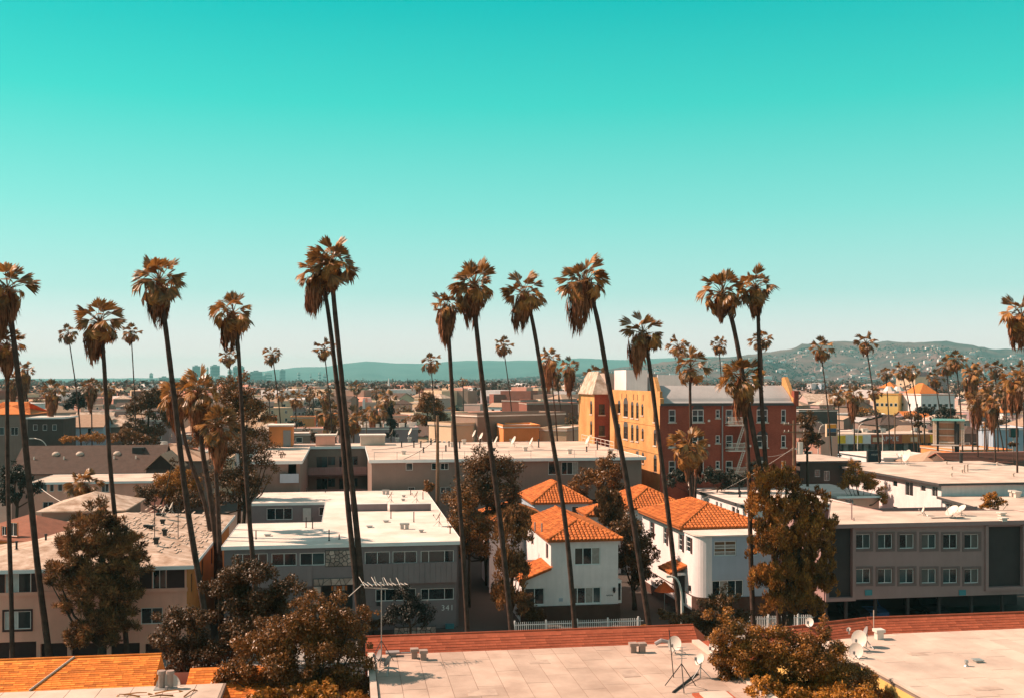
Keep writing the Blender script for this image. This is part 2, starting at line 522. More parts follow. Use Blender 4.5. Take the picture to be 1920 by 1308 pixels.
# ------------------------------------------------------------------ palms
def frond_mesh(name, bend, droop, seed, material, pet=.92, rad=.92, segs=11, spread=56):
    rg = random.Random(seed)
    mb = MB()
    mb.tube([(0, 0, 0), (pet * .55, 0, .03), (pet, 0, 0)], [.04, .03, .02], 3, cap=False)
    cb, sb = math.cos(bend), math.sin(bend)
    dth = R(2 * spread) / segs
    for k in range(segs):
        th = R(-spread) + dth * (k + .5) + rg.uniform(-.03, .03)
        L = rad * (.80 + .20 * math.cos(th)) * rg.uniform(.88, 1.08)
        def pt(r, off, dz):
            a = th + off
            x, y = r * math.cos(a), r * math.sin(a)
            z = -abs(math.sin(a)) * r * .50 - droop * (r / rad) ** 2.2 + dz
            return (pet + x * cb + z * sb, y, -x * sb + z * cb)
        m = .72 * L
        w = dth * .62
        z = .03 if k % 2 else -.01
        mb.quad(pt(.04, 0, 0), pt(m, -w, -z), pt(m, w, z))
        tip = pt(L, rg.uniform(-.05, .05), -droop * rg.uniform(.1, .5))
        mb.quad(pt(m, -w, -z), tip, pt(m, w, z))
    return mb.mesh(name, material)
FR_GREEN = [frond_mesh('frond', b, d, i, M_frond) for i, (b, d) in enumerate(((.0, .05), (.06, .12), (.16, .2), (.32, .28), (.6, .32)))]
FR_DRY = [frond_mesh('dry_frond', b, d, 20 + i, M_frondlit) for i, (b, d) in enumerate(((.25, .22), (.5, .32), (1.0, .3)))]

def frond_set(n, rg, top=84, low=-48, dry=.28):
    """poses of the leaves of one crown: (mesh, azimuth, elevation, roll, scale, height)"""
    out = []
    for i in range(n):
        t = i / (n - 1)
        az = i * 2.39996 + rg.uniform(-.35, .35)
        el = math.degrees(math.asin(max(-.78, min(.99, .99 - 1.62 * t)))) + rg.uniform(-12, 12)
        if rg.random() < dry + (.35 if t > .66 else 0):
            me = FR_DRY[min(2, int(t * 3))]
        else:
            me = FR_GREEN[min(4, int(t * 5 + rg.uniform(-.4, .6)))]
        out.append((me, az, R(el), rg.uniform(-.8, .8), rg.uniform(.68, 1.14), .25 * (1 - t)))
    return out
def pose(az, el, roll, s, z, c=(0, 0, 0)):
    return (Matrix.Translation((c[0], c[1], c[2] + z)) @ Matrix.Rotation(az, 4, 'Z') @ Matrix.Rotation(-el, 4, 'Y')
            @ Matrix.Rotation(roll, 4, 'X') @ Matrix.Scale(s, 4))

def skirt_mesh(name, length, rtop, rmid, shift, n, seed, k=1.0, material=None):
    """dead leaves hanging under a crown: long ragged blades round the stem"""
    rg = np.random.default_rng(seed)
    t = rg.random(n) ** .75
    az = rg.random(n) * 2 * np.pi
    lob = 1 + .22 * np.sin(az * 3 + seed) + .16 * np.sin(az * 5 + 2 * seed)
    rad = (rtop + (rmid - rtop) * np.sin(np.pi * np.clip(t * .95 + .05, 0, 1)) ** .8) * lob * (.55 + .5 * rg.random(n) ** .5)
    ll = length * (.80 + .22 * np.sin(az * 2 + seed * 1.3))
    P = np.stack([np.cos(az) * rad + shift[0] * t, np.sin(az) * rad + shift[1] * t, -t * ll * .8], 1)
    ax = unit(np.stack([np.cos(az) * .22 * (1 - 1.6 * t), np.sin(az) * .22 * (1 - 1.6 * t), -np.ones(n)], 1) + rg.normal(0, .13, (n, 3)))
    sd = unit(np.cross(ax, np.stack([np.cos(az), np.sin(az), np.zeros(n)], 1)) + rg.normal(0, .35, (n, 3)))
    L = length * (.22 + .30 * rg.random(n)); Wd = (.06 + .12 * rg.random(n)) * k
    return leaves_mesh(name, P, ax, sd, L, Wd, material or M_skirt)

def smooth_pts(pts, n=26):
    """Catmull-Rom through the given points"""
    P = [pts[0] * 2 - pts[1]] + pts + [pts[-1] * 2 - pts[-2]]
    out = []
    m = len(pts) - 1
    for i in range(n + 1):
        u = i / n * m; k = min(int(u), m - 1); t = u - k
        a, b, c, d = P[k], P[k + 1], P[k + 2], P[k + 3]
        out.append(.5 * ((2 * b) + (c - a) * t + (2 * a - 5 * b + 4 * c - d) * t * t + (3 * b - a - 3 * c + d) * t ** 3))
    return out

def rowD(px, v=78.0):
    k = (px - 960) / F
    return v / (math.cos(A0) - math.sin(A0) * k)

def palm(label, cr, rpx, trunk, D=None, wpx=14, sk=1.7, skr=.62, shift=(0, 0), nfr=34, seed=0, group='tall fan palms along the street', low=-48, dry=.28, ground=True, sk2=None):
    """a fan palm traced in the photograph: cr = crown heart, trunk = points from the top down, all at distance D"""
    rg = random.Random(seed)
    D = D or rowD(trunk[-1][0])
    pts = [W(*cr, D)] + [W(x, y, D) for x, y in trunk]
    b, a = pts[-1], pts[-2]
    if b.z > .05:
        d = (b - a); d = d / abs(d.z)
        pts.append(Vector((b.x + d.x * b.z * .7, b.y, 0)))
    base = Vector((pts[-1].x, D, 0))
    lean = rg.uniform(-.8, .8)
    loc = [Vector((p.x - base.x, lean * (p.z / 25) ** 2, max(p.z, 0))) for p in pts]
    sp = smooth_pts(loc, 34)
    r = wpx * .80 / F * D / 2
    n = len(sp)
    rad = []
    for i, p in enumerate(sp):
        t = i / (n - 1)                      # 0 top .. 1 foot
        q = r * (.70 + .42 * t) * (1 + .035 * math.sin(i * 2.1 + seed))
        if p.z < 1.6:
            q *= 1 + .28 * (1 - p.z / 1.6)
        rad.append(q)
    e = empty('fan_palm', base, 0, label, 'palm', group)
    MB().tube(sp, rad, 10).obj('trunk', M_trunk, e, smooth=True)
    c = sp[0]
    s0 = rpx / F * D / 1.72
    for me, az, el, roll, s, z in frond_set(int(nfr * 1.0), rg, low=low, dry=dry):
        o = link(me.name.split('.')[0], me, e)
        o.matrix_local = pose(az, el, roll, s * s0, z * s0, c)
    skm = skirt_mesh('skirt', sk * 1.45, .26, skr * 1.02, shift, 560, seed + 1, 1.15)
    link('skirt', skm, e, (c.x, c.y, c.z - .05))
    if sk2:
        link('skirt', skirt_mesh('skirt', sk2[0], .2, sk2[1], sk2[2], 300, seed + 9), e, (c.x, c.y, c.z - .3))
    return e

# joined crowns for palms too far off to show single leaves
def crown_mesh(seed, n=24, dry=.3, low=-45, segs=None):
    rg = random.Random(seed)
    vs, fs, ms = [], [], []
    for me, az, el, roll, s, z in frond_set(n, rg, low=low, dry=dry):
        M = pose(az, el, roll, s, z)
        i = len(vs)
        vs += [tuple(M @ v.co) for v in me.vertices]
        for p in me.polygons:
            fs.append(tuple(i + k for k in p.vertices)); ms.append(1 if me.name.startswith('dry') else 0)
    me = bpy.data.meshes.new('crown')
    me.from_pydata(vs, [], fs)
    me.materials.append(M_frond); me.materials.append(M_frondlit)
    me.polygons.foreach_set('material_index', ms)
    me.update()
    return me
CROWNS = [crown_mesh(100 + i, 26, dry=.2 + .1 * (i % 3)) for i in range(5)]
SKIRTS = [skirt_mesh('skirt', 2.0, .22, .62, (-.2, 0), 170, 200 + i, 1.5) for i in range(3)]
SKIRTL = [skirt_mesh('skirt', 4.6, .3, .75, (-.1, 0), 420, 220 + i, 1.6) for i in range(2)]
def far_palm(label, cx, cy, rpx, D, bx, seed, group='slender palms of the middle distance', long=False, wpx=None, base_z=0.0, name='palm_tree'):
    rg = random.Random(seed)
    c = W(cx, cy, D)
    bX = (bx - 960) / F * D
    e = empty(name, (bX, D, base_z), rg.uniform(0, 6), label, 'palm', group)
    e.rotation_euler[2] = 0
    s = rpx / F * D / 1.72
    c = c - Vector((bX, D, base_z))
    r = (wpx or max(2.4, rpx * .15)) / F * D / 2
    sp = smooth_pts([c, Vector((c.x * .42, 0, c.z * .62)), Vector((c.x * .12, 0, c.z * .28)), Vector((0, 0, 0))], 9)
    MB().tube(sp, [r * (.75 + .4 * i / 9) for i in range(10)], 6).obj('trunk', M_trunk, e, smooth=True)
    link('crown', CROWNS[seed % 5], e, c, (0, 0, rg.uniform(0, 6)), s * 1.22)
    link('skirt', (SKIRTL if long else SKIRTS)[seed % 2], e, (c.x, c.y, c.z), (0, 0, rg.uniform(-.5, .5)), s * 1.12)
    return e

# ------------------------------------------------------------------ broadleaf and needle trees
def leaf_cloud(name, blobs, n, leaf, seed, material, style='broad', sub=20, fill=.25, subr=(.15, .36)):
    """leaves on many small clumps that sit on the given ellipsoids (x, y, z, rx, ry, rz)"""
    rg = np.random.default_rng(seed)
    B = np.array(blobs, float)
    vol = B[:, 3] * B[:, 4] * B[:, 5]
    per = np.maximum(6, (sub * 1.7 * (vol / vol.max()) ** .6).astype(int))
    cs, rs, upv = [], [], []
    for b, k in zip(B, per):
        d = unit(rg.normal(0, 1, (k, 3)))
        d[:, 2] = np.where(d[:, 2] < -.35, -d[:, 2] * .5, d[:, 2])
        q = (.42 + .66 * rg.random((k, 1)))
        cs.append(b[:3] + d * q * b[3:6]); rs.append((subr[0] + (subr[1] - subr[0]) * rg.random(k)) * b[3:6].mean())
    cs = np.concatenate(cs); rs = np.concatenate(rs)
    pr = rs ** 2; pr /= pr.sum()
    idx = rg.choice(len(cs), n, p=pr)
    d = unit(rg.normal(0, 1, (n, 3)))
    rr = np.where(rg.random(n) < fill, rg.random(n) ** .5, .62 + .62 * rg.random(n) ** 1.4)
    P = cs[idx] + d * (rr * rs[idx])[:, None] * np.array([1, 1, .85])
    if style == 'broad':
        ax = unit(rg.normal(0, 1, (n, 3)) + d * .8 + np.array([0, 0, -.35]))
        sd = unit(np.cross(ax, unit(d + rg.normal(0, .55, (n, 3)) + np.array([0, 0, .5]))))
        L = leaf * (.6 + .8 * rg.random(n)); Wd = L * (.42 + .2 * rg.random(n))
    elif style == 'feather':
        P = cs[idx] + d * (rr * rs[idx])[:, None] * np.array([.8, .8, 1.25])
        ax = unit(d * .7 + np.array([0, 0, 1.0]) + rg.normal(0, .35, (n, 3)))
        sd = unit(np.cross(ax, unit(rg.normal(0, 1, (n, 3)))))
        L = leaf * (.8 + 1.0 * rg.random(n)); Wd = L * (.28 + .15 * rg.random(n))
    else:
        ax = unit(d + rg.normal(0, .35, (n, 3)) + np.array([0, 0, .35]))
        sd = unit(np.cross(ax, unit(rg.normal(0, 1, (n, 3)))))
        L = leaf * (.8 + .9 * rg.random(n)); Wd = L * (.17 + .10 * rg.random(n))
    return leaves_mesh(name, P, ax, sd, L, Wd, material), cs

def tree(label, D, blobs, n, leaf, material, base, seed, style='broad', cat='tree', name='tree', group=None, sub=20, fill=.25,
         trunk_r=.16, z0=0.0, limbs=7, depth=.9, subr=(.15, .36), name_crown='crown'):
    """blobs in photo pixels (px, py, rx, ry[, further back]) at distance D; base = pixel column of the foot"""
    bX = (base - 960) / F * D
    e = empty(name, (bX, D, z0), 0, label, cat, group)
    bl = []
    for b in blobs:
        dd = b[4] if len(b) > 4 else 0
        c = W(b[0], b[1], D + dd)
        rx, rz = b[2] / F * D, b[3] / F * D
        bl.append((c.x - bX, c.y - D, c.z - z0, rx, (rx * .6 + rz * .4) * depth, rz))
    me, cs = leaf_cloud(name_crown, bl, n, leaf, seed, material, style, sub, fill, subr)
    link(name_crown, me, e)
    rg = random.Random(seed)
    mb = MB()
    zt = max(.6, min(b[2] - b[5] * .5 for b in bl))
    cx = sum(b[0] for b in bl) / len(bl)
    fork = Vector((cx * .5, 0, zt))
    mb.tube([(0, 0, 0), (cx * .2, rg.uniform(-.1, .1), zt * .55), fork], [trunk_r * 1.25, trunk_r, trunk_r * .8], 7)
    top = max(bl, key=lambda b: b[2] + b[5])
    mb.tube([fork, Vector(top[:3]) * .5 + fork * .5 + Vector((rg.uniform(-.3, .3), 0, 0)), Vector(top[:3]) + Vector((0, 0, top[5] * .6))],
            [trunk_r * .8, trunk_r * .5, .03], 6)
    order = list(range(len(cs))); rg.shuffle(order)
    for i in order[:limbs]:
        t = Vector(cs[i])
        m = fork * .45 + t * .55 + Vector((0, 0, -.15 * (t - fork).length))
        mb.tube([fork + Vector((0, 0, rg.uniform(-.2, .3))), m, t], [trunk_r * .45, trunk_r * .3, .02], 5, cap=False)
    mb.obj('trunk', M_bark, e, smooth=True)
    return e
# ------------------------------------------------------------------ ground, street
def sheet(name, poly, z, m):
    mb = MB(); mb.quad(*[(p[0], p[1], z) for p in poly])
    return struct(mb.obj(name, m))
M_ground = mat('town_ground', (.105, .082, .068), .95, .35, .02, .2, 2, .1, col2=(.055, .042, .036), detail=8)
sheet('ground', [(-26000, -600), (26000, -600), (26000, 45000), (-26000, 45000)], 0, M_ground)
def uv(u, v):
    return (u * math.cos(A0) - v * math.sin(A0), u * math.sin(A0) + v * math.cos(A0))
def strip(name, u0, u1, v0, v1, z, m, thick=0):
    p = [uv(u0, v0), uv(u1, v0), uv(u1, v1), uv(u0, v1)]
    if thick:
        return struct(MB().prism(p, z, z + thick).obj(name, m))
    return sheet(name, p, z, m)
strip('street', -160, 160, 61, 76, .004, M_asphalt)
strip('pavement', -160, 160, 76.15, 82, .008, M_concrete, .12)
strip('pavement', -160, 160, 54.5, 60.85, .008, M_concrete, .12)
strip('kerb', -160, 160, 76, 76.15, .006, M_concrete, .13)
strip('kerb', -160, 160, 60.85, 61, .006, M_concrete, .13)
for k in range(26):
    strip('lane_marking', -150 + k * 12, -147 + k * 12, 68.4, 68.55, .008, M_yellow)
strip('driveway', -42.5, -39.5, 82, 126, .006, M_concrete)
strip('alley', -80, 120, 127.5, 131.5, .005, M_asphalt)
strip('avenue', -400, 500, 214, 232, .005, M_asphalt)

# ------------------------------------------------------------------ hills
def hill(name, D0, D1, prof, seed, m, nx=220, ny=46, rough=.16, back=1.35, x_over=1.9):
    """terrain whose skyline follows prof (px, py) at distance D1 and whose foot lies at D0"""
    rg = np.random.default_rng(seed)
    px = np.array([p[0] for p in prof], float); py = np.array([p[1] for p in prof], float)
    xs = np.linspace((px[0] - 960) / F * D1, (px[-1] - 960) / F * D1, nx)
    H = np.interp(xs, (px - 960) / F * D1, CZ + (HZ - py) / F * D1)
    ts = np.concatenate([np.linspace(0, 1, ny), np.linspace(1.06, back, 10)])
    def wav(u, v, k):
        r = np.random.default_rng(seed + k)
        o = 0
        for f, a in ((1, 1), (2.1, .55), (4.3, .3), (8.7, .17)):
            ph = r.random(4) * 6.28
            o = o + a * (1 - 2 * np.abs(np.sin(u * f * 1.7 + ph[0] + .8 * np.sin(v * f + ph[1])))) * (.6 + .4 * np.sin(v * f * 1.3 + ph[2]))
        return o
    X = np.empty((len(ts), nx)); Y = X.copy(); Z = X.copy()
    for j, t in enumerate(ts):
        Dj = D0 + (D1 - D0) * t
        X[j] = xs * (Dj / D1 if t < 1 else 1 + (t - 1) * .4)
        Y[j] = Dj
        q = t if t <= 1 else max(0, 1 - (t - 1) / (back - 1)) ** .8
        sm = q ** 1.25
        n = wav(xs / 420.0, t * 3.2, 1)
        Z[j] = H * sm + n * rough * H * np.sin(np.pi * min(q, 1)) ** .8 * (q < 1)
        if t == 1:
            Z[j] = H + np.random.default_rng(seed + 5).normal(0, 1.6, nx)
        Z[j] = np.maximum(Z[j], -3) if 0 < j < len(ts) - 1 else -4
    v = np.stack([X, Y, Z], 2).reshape(-1, 3)
    ny_ = len(ts)
    f = [(j * nx + i, j * nx + i + 1, (j + 1) * nx + i + 1, (j + 1) * nx + i) for j in range(ny_ - 1) for i in range(nx - 1)]
    me = bpy.data.meshes.new(name); me.from_pydata(v.tolist(), [], f); me.materials.append(m); me.update()
    me.polygons.foreach_set('use_smooth', [True] * len(me.polygons))
    o = struct(link(name, me))
    return X, Y, Z
M_hill = mat('hill_scrub', (.15, .080, .075), .95, .5, .0045, .9, .05, .05, col2=(.003, .020, .024), detail=12)
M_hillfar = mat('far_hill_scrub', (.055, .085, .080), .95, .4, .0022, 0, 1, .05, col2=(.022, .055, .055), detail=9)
HILL = hill('hills', 2300, 4600, [(700, 716), (900, 712), (1080, 700), (1200, 684), (1300, 672), (1380, 668), (1440, 660), (1480, 655), (1500, 646), (1545, 643), (1570, 639), (1640, 642), (1660, 639),
     (1700, 642), (1740, 641), (1765, 639), (1800, 643), (1840, 650), (1870, 655), (1920, 653), (2000, 660), (2150, 650), (2400, 668), (2700, 690), (2900, 712)], 3, M_hill)
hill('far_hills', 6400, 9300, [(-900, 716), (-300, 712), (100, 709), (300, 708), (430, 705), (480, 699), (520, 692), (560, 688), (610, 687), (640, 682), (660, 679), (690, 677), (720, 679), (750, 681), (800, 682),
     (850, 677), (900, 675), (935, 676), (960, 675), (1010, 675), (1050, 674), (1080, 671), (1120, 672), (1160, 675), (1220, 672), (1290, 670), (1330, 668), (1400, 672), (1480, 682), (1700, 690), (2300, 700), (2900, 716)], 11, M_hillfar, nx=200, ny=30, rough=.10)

# houses scattered over the hillside: specks, one mass
def hillside_houses():
    rg = random.Random(5)
    X, Y, Z = HILL
    nyy, nxx = X.shape
    mb = MB()
    cnt = 0
    while cnt < 560:
        j = int(1 + 38 * rg.random() ** 1.25); i = rg.randrange(nxx - 1)
        p = Vector((X[j, i], Y[j, i], Z[j, i]))
        pxp = 960 + p.x / p.y * F
        if pxp < 1020 or pxp > 2250 or (pxp < 1380 and rg.random() < .55):
            continue
        w, d, h = rg.uniform(7, 22), rg.uniform(7, 12), rg.uniform(3, 7)
        x, y = p.x + rg.uniform(-7, 7), p.y + rg.uniform(-20, 20)
        mi = rg.choice((0, 0, 0, 1, 1, 2))
        mb.box(x - w / 2, x + w / 2, y - d / 2, y + d / 2, p.z - 5, p.z + h, mi)
        if rg.random() < .5:
            mb.quad((x - w / 2 - .5, y - d / 2 - .5, p.z + h), (x + w / 2 + .5, y - d / 2 - .5, p.z + h), (x, y, p.z + h + 2.4), mi=2)
            mb.quad((x - w / 2 - .5, y + d / 2 + .5, p.z + h), (x - w / 2 - .5, y - d / 2 - .5, p.z + h), (x, y, p.z + h + 2.4), mi=2)
        cnt += 1
    stuff(mb.obj('hillside_houses', [M_white, M_cream_roof, M_tan]), 'pale houses scattered over the green hillside')
hillside_houses()
def hill_trees():
    rg = np.random.default_rng(8)
    X, Y, Z = HILL
    n = 12000
    j = (1 + 40 * rg.random(n)).astype(int); i = rg.integers(0, X.shape[1] - 1, n)
    q = np.sin(X[j, i] / 95 + 2 * np.sin(j / 5.0)) + np.sin(j / 3.1 + X[j, i] / 160) + .5 * np.sin(X[j, i] / 33)
    j, i = j[q > -.1], i[q > -.1]; n = len(j)
    P = np.stack([X[j, i] + rg.uniform(-9, 9, n), Y[j, i] + rg.uniform(-25, 25, n), Z[j, i] + 2], 1)
    P = np.repeat(P, 7, 0) + rg.normal(0, 2.2, (n * 7, 3))
    m = len(P)
    ax = unit(rg.normal(0, 1, (m, 3))); sd = unit(np.cross(ax, rg.normal(0, 1, (m, 3))))
    L = rg.uniform(3, 6.5, m)
    stuff(link('hill_scrub', leaves_mesh('hill_scrub', P, ax, sd, L, L * .8, mat('hill_bush', (.002, .022, .024), .9, .4, .02, island=.5))),
          'scrub and trees covering the hillside')
hill_trees()

# ------------------------------------------------------------------ office towers on the skyline
M_tower = mat('tower_glass', (.004, .06, .065), .35, .2, .01, 0, 1, .5)
M_towerl = mat('tower_stone', (.40, .40, .38), .7, .15, .01)
M_towerw = mat('tower_windows', (.004, .04, .045), .2, .1, .05)
def tower(label, x0, x1, ytop, D, m, stepped=0, cap=None, ang=.5):
    X0, X1 = (x0 - 960) / F * D, (x1 - 960) / F * D
    w = (X1 - X0) / (math.cos(ang) + .55 * math.sin(ang))
    d = w * .55
    H = CZ + (HZ - ytop) / F * D
    e = empty('office_tower', ((X0 + X1) / 2, D, 0), ang, label, 'office tower', 'office towers on the skyline')
    mb = MB().box(-w / 2, w / 2, -d / 2, d / 2, 0, H)
    if stepped:
        mb.box(w / 2 + .1, w / 2 + w * .35, -d / 2 + 1, d / 2 - 1, 0, H * stepped)
    mb.obj('shaft', m, e)
    nfl = max(3, int(H / 13))
    b = MB()
    for k in range(1, nfl):
        z = H * k / nfl
        b.box(-w / 2 - .25, w / 2 + .25, -d / 2 - .25, d / 2 + .25, z, z + H / nfl * .5)
    b.obj('window_band', M_towerw, e)
    MB().box(-w / 2 - .4, w / 2 + .4, -d / 2 - .4, d / 2 + .4, H, H + 3).obj('crown_band', cap or M_towerl, e)
    MB().box(-w / 5, w / 5, -d / 5, d / 5, H + 3, H + 8).obj('plant_room', cap or m, e)
TW = [('pale slim tower standing alone at the left end of the skyline', 280, 287, 701, 7400, 1), ('low dark teal block beside the slim pale tower', 296, 319, 708, 6600, 0),
      ('teal glass tower behind the shaggy palm pair', 360, 376, 687, 7600, 0), ('narrow pale tower behind the shaggy palm crown', 387, 391, 690, 8200, 1),
      ('broad teal tower, the tallest of the skyline', 394, 412, 686, 7400, 0), ('pale tower behind the small palm left of the tall trunk', 427, 436, 694, 7800, 1),
      ('teal tower right behind the small palm stem', 437, 447, 688, 7300, 0), ('slim teal tower touching the tall palm trunk', 449, 458, 688, 7700, 0),
      ('low wide pale block in front of the teal towers', 400, 432, 706, 6900, 1), ('low stepped teal block right of the tall palm trunk', 458, 472, 701, 7000, 0),
      ('stepped teal block, right one of the low pair', 468, 492, 697, 7200, 0), ('pale block at the foot of the far hills', 495, 510, 700, 7600, 1),
      ('twin teal slab beside the small palm under the hills', 524, 535, 694, 7900, 0), ('small pale tower below the first ridge of hills', 558, 563, 699, 8000, 1),
      ('small grey tower between ridge and treeline', 581, 584, 702, 8000, 1), ('pair of pale blocks under the far ridge', 597, 602, 699, 7800, 1), ('short grey block left of the tall palm pair', 606, 612, 702, 7800, 1)]
for t in TW:
    tower(*t[:4], t[4] * .72, M_tower if t[5] == 0 else M_towerl, stepped=.7 if 'stepped' in t[0] else 0, ang=.35 + .3 * ((t[1] * 7) % 5) / 5)
# ------------------------------------------------------------------ small roof things
def on_roof(fr, px, py, z):
    return Vector((*fr.pl(px, py, z), z))
def pipe(roof, p, h, r, m=None, cap=True, name='vent_pipe'):
    mb = MB().tube([(p.x, p.y, p.z - .02), (p.x, p.y, p.z + h)], r, 8)
    if cap:
        mb.tube([(p.x, p.y, p.z + h + .005), (p.x, p.y, p.z + h + .12)], [r * 1.6, r * 1.35], 8)
    mb.tube([(p.x, p.y, p.z + .002), (p.x, p.y, p.z + .06)], [r * 2.0, r * 1.3], 8)
    return mb.obj(name, m or M_steel, roof)
def box_vent(roof, p, w, h, m=None, name='roof_vent'):
    mb = MB().box(p.x - w / 2, p.x + w / 2, p.y - w / 2, p.y + w / 2, p.z - .02, p.z + h * .7)
    mb.box(p.x - w * .7, p.x + w * .7, p.y - w * .7, p.y + w * .7, p.z + h * .7 + .002, p.z + h)
    return mb.obj(name, m or M_steel, roof)
def dish(label, loc, az, el, r=.42, mast=.7, legs=True, m=None, group='satellite dishes on the flat roofs'):
    """satellite dish: reflector, feed arm with head, mast and tripod feet"""
    e = empty('satellite_dish', loc, 0, label, 'satellite dish', group)
    M = Matrix.Translation((0, 0, mast + r * .35)) @ Matrix.Rotation(az, 4, 'Z') @ Matrix.Rotation(-el, 4, 'Y')
    mb = MB()
    rings, n = 4, 18
    for k in range(rings):
        for j in range(n):
            def q(rr, jj, off=0):
                a = 2 * math.pi * jj / n
                return tuple(M @ Vector((.22 * r * (rr / rings) ** 2 + off, r * rr / rings * math.cos(a) * .92, r * rr / rings * math.sin(a))))
            if k == 0:
                mb.quad(q(0, 0), q(1, j), q(1, j + 1)); mb.quad(q(0, 0, -.02), q(1, j + 1, -.02), q(1, j, -.02))
            else:
                mb.quad(q(k, j), q(k + 1, j), q(k + 1, j + 1), q(k, j + 1)); mb.quad(q(k, j + 1, -.02), q(k + 1, j + 1, -.02), q(k + 1, j, -.02), q(k, j, -.02))
    mb.obj('reflector', m or M_dish, e, smooth=True)
    ar = MB()
    ar.tube([tuple(M @ Vector((.02, 0, -r * .8))), tuple(M @ Vector((r * 1.0, 0, -r * .35)))], .02, 5)
    ar.obj('feed_arm', M_steel, e)
    h = M @ Vector((r * 1.05, 0, -r * .28))
    MB().box(h.x - .05, h.x + .05, h.y - .05, h.y + .05, h.z - .06, h.z + .08).obj('feed_head', M_dishgrey, e)
    mm = MB().tube([(0, 0, 0), tuple(M @ Vector((-.05, 0, 0)))], .028, 6)
    if legs:
        for k in range(3):
            a = az + 2.1 * k
            mm.tube([(0, 0, mast * .7), (math.cos(a) * .5, math.sin(a) * .5, .02)], .018, 5)
    mm.obj('mast', M_steel, e)
    return e

def shingle_plane(par, origin, along, up, n, L, S, expo, wid, m, seed, limit=300, name='shingle', th=.018):
    """courses of single shingles laid on a slope: the first ones are objects, the rest one part"""
    rg = random.Random(seed)
    along, up, n = Vector(along).normalized(), Vector(up).normalized(), Vector(n).normalized()
    mb = MB()                                             # unit shingle: 1 wide, expo long, butt edge proud
    mb.quad((0, 0, 0), (1, 0, 0), (1, 0, th), (0, 0, th)); mb.quad((0, 0, th), (1, 0, th), (1, expo * 1.05, .004), (0, expo * 1.05, .004))
    mb.quad((0, 0, 0), (0, 0, th), (0, expo * 1.05, .004), (0, expo * 1.05, 0)); mb.quad((1, 0, th), (1, 0, 0), (1, expo * 1.05, 0), (1, expo * 1.05, .004))
    unitm = mb.mesh(name, m)
    B = Matrix((along, up, n)).transposed().to_4x4()
    rest = MB(); cnt = 0
    rows = int(S / expo)
    todo = []
    for j in range(rows):
        a = -rg.uniform(0, wid)
        while a < L:
            w = wid * rg.uniform(.65, 1.35)
            a0, a1 = max(a, 0) + .006, min(a + w, L) - .006
            if a1 - a0 > .05:
                todo.append((a0, a1, j))
            a += w
    for a0, a1, j in todo:
        o3 = Vector(origin) + along * a0 + up * (j * expo) + n * (.004 + rg.uniform(0, .006))
        M = Matrix.Translation(o3) @ B @ Matrix.Diagonal((a1 - a0, 1, 1, 1))
        if cnt < limit:
            o = link(name, unitm, par); o.matrix_local = M
        else:
            i = len(rest.v)
            rest.v += [tuple(M @ Vector(v)) for v in mb.v]
            rest.f += [tuple(i + k for k in f) for f in mb.f]; rest.m += [0] * len(mb.f)
        cnt += 1
    if rest.v:
        stuff(rest.obj(name + '_courses', m, par))

def sheets(par, poly, x0, x1, y0, y1, z, wid, seed, axis='y', inside=None, m=None, ytop=None):
    """rolled roofing laid in lapped sheets with a thin open joint, each sheet its own object"""
    rg = random.Random(seed)
    a = x0
    while a < x1 - .05:
        w = min(wid * rg.uniform(.94, 1.06), x1 - a)
        yt = min(ytop(a), ytop(a + w)) if ytop else y1
        b = yt - rg.uniform(.4, 2.5)
        cuts = [yt]
        while b > y0 + .4:
            cuts.append(b); b -= rg.uniform(2.2, 4.6)
        cuts.append(y0)
        for t, s in zip(cuts[:-1], cuts[1:]):
            if t - s < .1:
                continue
            if inside and not (inside(a, s) and inside(a + w, s) and inside(a, t) and inside(a + w, t)):
                continue
            zz = z + .012 + rg.uniform(0, .006)
            MB().box(a + .012, a + w - .012, s + .012, t - .012, z + .002, zz).obj('roofing_sheet', m or M_sheet, par)
        a += w

